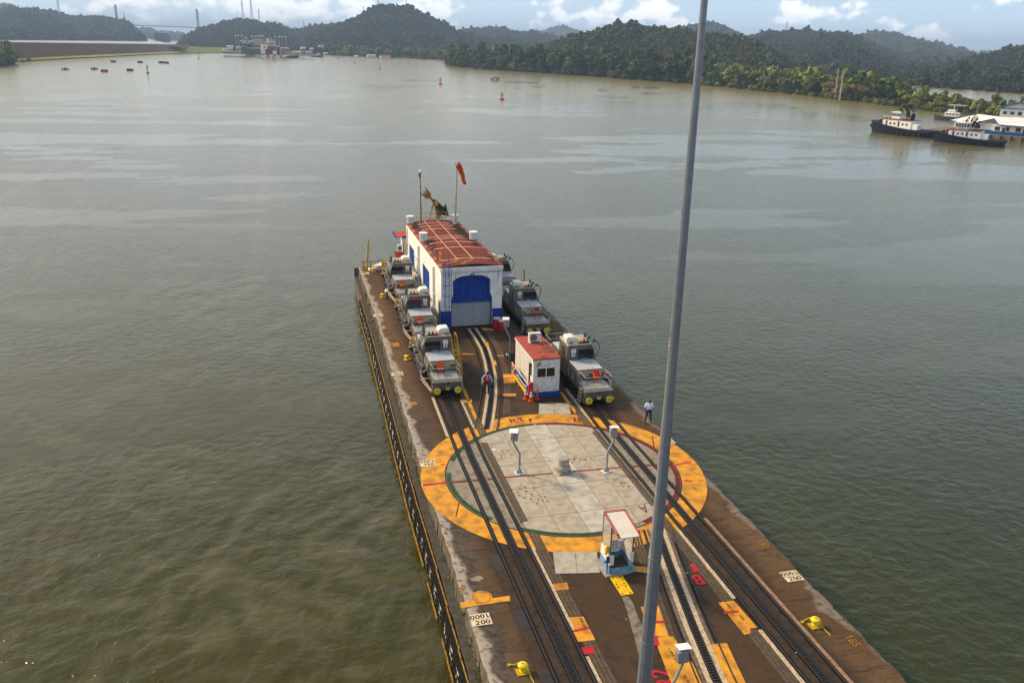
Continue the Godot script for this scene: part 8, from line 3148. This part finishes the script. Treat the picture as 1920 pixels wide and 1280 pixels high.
	for i in 5:
		st = start()
		pb.call(st, 472.6 + i * 3.4, 475.8 + i * 3.4, 74.4 + (i % 2), 83.5, 1478.0, 60.0, 0.2)
		obj("cargo_block", st, mat(Color(0.42, 0.33, 0.24), 0.8, 0.0, 0.2, 0.05), s2)
	st = start()
	pb.call(st, 478.6, 479.4, 66.5, 75, 1482.0, 0.8)
	obj("mast", st, hull_red, s2)
	var s3 := thing("ship", "white and dark red ship in the far right lock chamber", "ship")
	st = start()
	pb.call(st, 499, 526, 88.5, 102.0, 1262.0, 140.0, 1.2)
	obj("hull", st, hull_red, s3)
	st = start()
	pb.call(st, 496, 514, 79.2, 86.0, 1264.0, 20.0, 0.4); pb.call(st, 493, 514.5, 77.6, 79.2, 1263.0, 8.0, 0.3)
	var hs := obj("superstructure", st, white, s3)
	for r in 3:
		st = start()
		pb.call(st, 503, 513, 80.0 + r * 2.0, 80.7 + r * 2.0, 1262.0, 0.3)
		obj("window_row", st, glass_m, hs)
	st = start()
	pb.call(st, 501.5, 504, 72.2, 77.8, 1266.0, 4.0, 0.3)
	for x in [499.0, 507.5, 512.0]: pb.call(st, x, x + 0.7, 72.6, 78, 1265.0, 0.8); pb.call(st, x - 0.6, x + 1.4, 72.2, 73.2, 1265.0, 1.2)
	obj("mast", st, white, s3)
	var lh := thing("far_lock_house", "white far lock house with a red hipped roof", "building")
	st = start()
	pb.call(st, 489.6, 499.6, 82.6, 91.0, 1190.0, 9.0); pb.call(st, 488.6, 496, 90.6, 99.6, 1180.0, 10.0)
	obj("wall", st, white, lh)
	st = start()
	var rc := at(494.6, 82.6, 1190.0)
	var e0 := []
	for q in [[-4.6, 0.6], [4.6, 0.6], [4.6, -9.6], [-4.6, -9.6]]: e0.append(rc + f.basis * Vector3(q[0], 0, q[1]))
	var ap := [rc + f.basis * Vector3(-1.8, 3.4, -4.5), rc + f.basis * Vector3(1.8, 3.4, -4.5)]
	quad(st, e0[0], ap[0], ap[1], e0[1]); tri(st, e0[1], ap[1], e0[2]); quad(st, e0[2], ap[1], ap[0], e0[3]); tri(st, e0[3], ap[0], e0[0])
	obj("roof", st, red, lh)
	st = start()
	pb.call(st, 493.6, 496.2, 86.5, 90.5, 1189.5, 0.3)
	obj("door", st, mat(Color(0.08, 0.08, 0.09), 0.6), lh)
	# lamp masts of the lock
	var lamp := mat(Color(0.45, 0.47, 0.50), 0.6)
	for q in [[441, 67, 96], [446, 67, 96], [454, 66.5, 95], [472, 68, 90], [478, 68, 92], [482, 68, 90], [486, 68, 95], [490, 67.5, 92], [493, 67.5, 90], [516, 69, 95], [523, 69, 93], [528, 69, 92.5], [535, 69, 92]]:
		var top := at(q[0], q[1], 1290.0 if q[0] < 500 else 1240.0)
		var t := thing("far_lamp_mast", "slim lamp mast lining the far lock", "lamp mast", Vector3(top.x, WATER + 3.0, top.z), 0.0, "lamp masts lining the far lock")
		st = start()
		bar(st, Vector3.ZERO, Vector3(0, top.y - WATER - 3.0, 0), 0.35, 5, 0.22)
		obj("pole", st, lamp, t)
		st = start()
		lathe(st, Vector3(0, top.y - WATER - 3.0, 0), [[0.9, -0.3], [1.2, 0.2], [0.6, 0.8], [0.0, 0.9]], 8)
		obj("lamp_head", st, mat(Color(0.7, 0.72, 0.70), 0.5), t)
	# houses and vehicles along the shore, left and right of the lock
	for q in [[424, 95, 14, 6, 0], [432, 93, 9, 5, 0], [447, 92, 10, 6, 1], [431, 88.5, 14, 4, 0], [452, 95.5, 6, 4, 0], [556, 99, 18, 4, 0], [566, 97.5, 9, 5, 2], [578, 99.5, 16, 5, 0], [568, 92, 10, 5, 0], [584, 94, 7, 5, 1], [602, 88, 12, 5, 2], [696, 106.5, 18, 5, 0], [722, 108, 22, 6, 2], [668, 106, 7, 3, 0], [610, 101, 10, 3, 0]]:
		var p := on(q[0], q[1], WATER + (2.0 if q[1] > 94 else 6.0))
		if p.distance_to(CAM) > 1400.0: p = at(q[0], q[1], 1330.0)
		var t := thing("shore_house", ["small white shore house with a pale roof beside the far lock", "small cream shore house beside the far lock", "white shore house with a red roof"][q[4]], "house", p, yaw + 0.2, ["white houses on the far shore", "cream houses on the far shore", "red-roofed houses on the far shore"][q[4]])
		st = start()
		t.scale = Vector3.ONE * 0.62
		box(st, Vector3(0, q[3] * 0.32, 0), Vector3(q[2], q[3] * 0.65, 7))
		obj("wall", st, white if q[4] != 1 else mat(Color(0.6, 0.5, 0.36), 0.8), t)
		st = start()
		prism(st, PackedVector2Array([Vector2(-4.4, q[3] * 0.62), Vector2(4.4, q[3] * 0.62), Vector2(0, q[3] * 1.05)]), Transform3D(Basis(Vector3.UP, PI * 0.5), Vector3(q[2] * 0.53, 0, 0)), q[2] * 1.06)
		obj("roof", st, red if q[4] == 2 else mat(Color(0.55, 0.54, 0.52), 0.7), t)
		st = start()
		for i in 3: box(st, Vector3((i - 1) * q[2] * 0.28, q[3] * 0.34, 3.52), Vector3(q[2] * 0.12, q[3] * 0.25, 0.1))
		obj("window", st, glass_m, t)
	var gr := thing("grass_bank", "bright green grass slope between the dam and the far lock", "bank")
	st = start()
	var ga := on(346, 100.0, WATER + 0.6)
	var gb := on(420, 98.4, WATER + 0.6)
	var gc := at(416, 88.5, 1540.0)
	var gd := at(352, 86.8, 1440.0)
	quad(st, ga, gd, gc, gb)
	quad(st, gd, gd + Vector3(0, -6, -30), gc + Vector3(0, -6, -30), gc)
	obj("turf", st, mat(Color(0.15, 0.18, 0.035), 0.95, 0.0, 0.4, 0.03), gr)
	# ship far behind the dam
	var s4 := thing("ship", "grey loaded ship on the higher lake beyond the dam", "ship")
	var sp := at(299, 77.5, 2300.0)
	var f4 := Transform3D(Basis(Vector3.UP, yaw), sp)
	st = start()
	far_box(st, f4, -11, 11, -3, 10, -120, 0, 1.0)
	obj("hull", st, mat(Color(0.05, 0.06, 0.08), 0.7), s4)
	st = start()
	far_box(st, f4, -12, 12, 10, 19, -100, -6, 0.5)
	obj("cargo", st, mat(Color(0.10, 0.11, 0.13), 0.8, 0.0, 0.4, 0.2), s4)
	st = start()
	far_box(st, f4, -11, 11, 15, 21, -120, -110)
	obj("bridge", st, white, s4)
	# two tugs waiting before the lock
	var p1 := on(548, 107.5, WATER)
	tug("small dark tug with a white house in front of the far lock", p1, yaw + PI, 17.0, false)
	var p2 := on(595, 106.5, WATER)
	tug("small dark tug at the far shore right of the lock", p2, yaw + 2.6, 17.0, true)


# ---------------------------------------------------------------- bridge and pylons

func make_bridge() -> void:
	var grey := mat(Color(0.05, 0.055, 0.06), 0.8, 0.0, 0.1)
	var b := thing("cable_stayed_bridge", "cable-stayed bridge with two slim pylons far away on the left", "bridge")
	var tops := [at(215, 8.5, 5000.0), at(368, 16.5, 5300.0)]
	var feet := [at(221.8, 65, 5000.0), at(371.5, 60, 5300.0)]
	var deck_p := [at(150, 43.5, 4870.0), at(220, 46.2, 5000.0), at(246, 46.8, 5060.0), at(371, 51.8, 5300.0), at(420, 54.5, 5420.0)]
	for i in 2:
		var foot := Vector3(tops[i].x, minf(feet[i].y, -10.0), tops[i].z)
		var st := start()
		bar(st, foot, tops[i], 8.0, 6, 5.5)
		obj("pylon", st, grey, b)
		# two fans of stays
		for s in [-1, 1]:
			st = start()
			for k in 9:
				var t := (k + 2) / 10.0
				var lvl: Vector3 = deck_p[1].lerp(deck_p[3], (0.46 * t if s > 0 else -0.46 * t) + (0.0 if i == 0 else 1.0))
				bar(st, tops[i] - Vector3(0, 6 + 5.0 * (9 - k), 0), lvl, 0.42, 3)
			obj("stay_fan", st, mat(Color(0.5, 0.52, 0.55), 0.7), b)
	var st := start()
	for i in 4:
		var d: Vector3 = deck_p[i + 1] - deck_p[i]
		box(st, (deck_p[i] + deck_p[i + 1]) * 0.5, Vector3(18, 4.5, d.length()), Basis.looking_at(d.normalized()))
	obj("road_deck", st, grey, b)


func make_pylons() -> void:
	var steel := mat(Color(0.30, 0.32, 0.36), 0.6, 0.2, 0.0)
	# photo points of top and foot, distance
	var list := [[105, -12, 113, 23, 2700.0, "lattice transmission tower on the hazy hill behind the dam"], [452.5, 0, 454, 35, 2300.0, "left one of three lattice towers on the hill behind the far lock"], [469, -2, 470.5, 35, 2300.0, "middle one of three lattice towers on the hill behind the far lock"], [484, 16, 486, 40, 2320.0, "right and smallest of three lattice towers behind the far lock"], [569, 38, 570, 54, 2350.0, "small lattice tower in the saddle left of the rounded hill"],
		[681, 11, 681, 24, 1950.0, "small lattice tower on the left shoulder of the rounded hill"], [708, -8, 708, 8, 1960.0, "thin lattice mast on the top of the rounded hill, left"], [761, -8, 761, 8, 1960.0, "thin lattice mast on the top of the rounded hill, right"], [1477, 40, 1476, 54, 1950.0, "thin lattice mast on the ridge right of the lamp mast"], [1425, 53, 1425, 61, 1950.0, "tiny mast on the ridge right of the lamp mast"], [619.5, 36, 619.5, 44, 2350.0, "tiny lattice tower left of the rounded hill"], [231, 24, 232, 37, 2800.0, "tiny lattice tower near the bridge"]]
	for q in list:
		var top := at(q[0], q[1], q[4])
		var foot := at(q[2], q[3] + 3.0, q[4])
		var h := top.y - foot.y
		var t := thing("lattice_tower", q[5], "tower", Vector3(top.x, foot.y, top.z), 0.5)
		var st := start()
		var w := h * 0.085
		var r := maxf(0.22, h * 0.006)
		var lv := [0.0, 0.18, 0.34, 0.48, 0.60, 0.71, 0.81, 0.90, 1.0]
		for i in 8:
			for k in 4:
				var a0 := TAU * k / 4.0
				var a1 := TAU * (k + 1) / 4.0
				var w0: float = w * (1.0 - 0.82 * lv[i])
				var w1: float = w * (1.0 - 0.82 * lv[i + 1])
				bar(st, Vector3(cos(a0) * w0, h * lv[i], sin(a0) * w0), Vector3(cos(a0) * w1, h * lv[i + 1], sin(a0) * w1), r, 4)
				bar(st, Vector3(cos(a0) * w0, h * lv[i], sin(a0) * w0), Vector3(cos(a1) * w1, h * lv[i + 1], sin(a1) * w1), r * 0.7, 3)
		obj("lattice", st, steel, t)
		st = start()
		for y in [0.78, 0.92]: bar(st, Vector3(-w * 1.1, h * y, 0), Vector3(w * 1.1, h * y, 0), r, 4)
		obj("crossarm", st, steel, t)
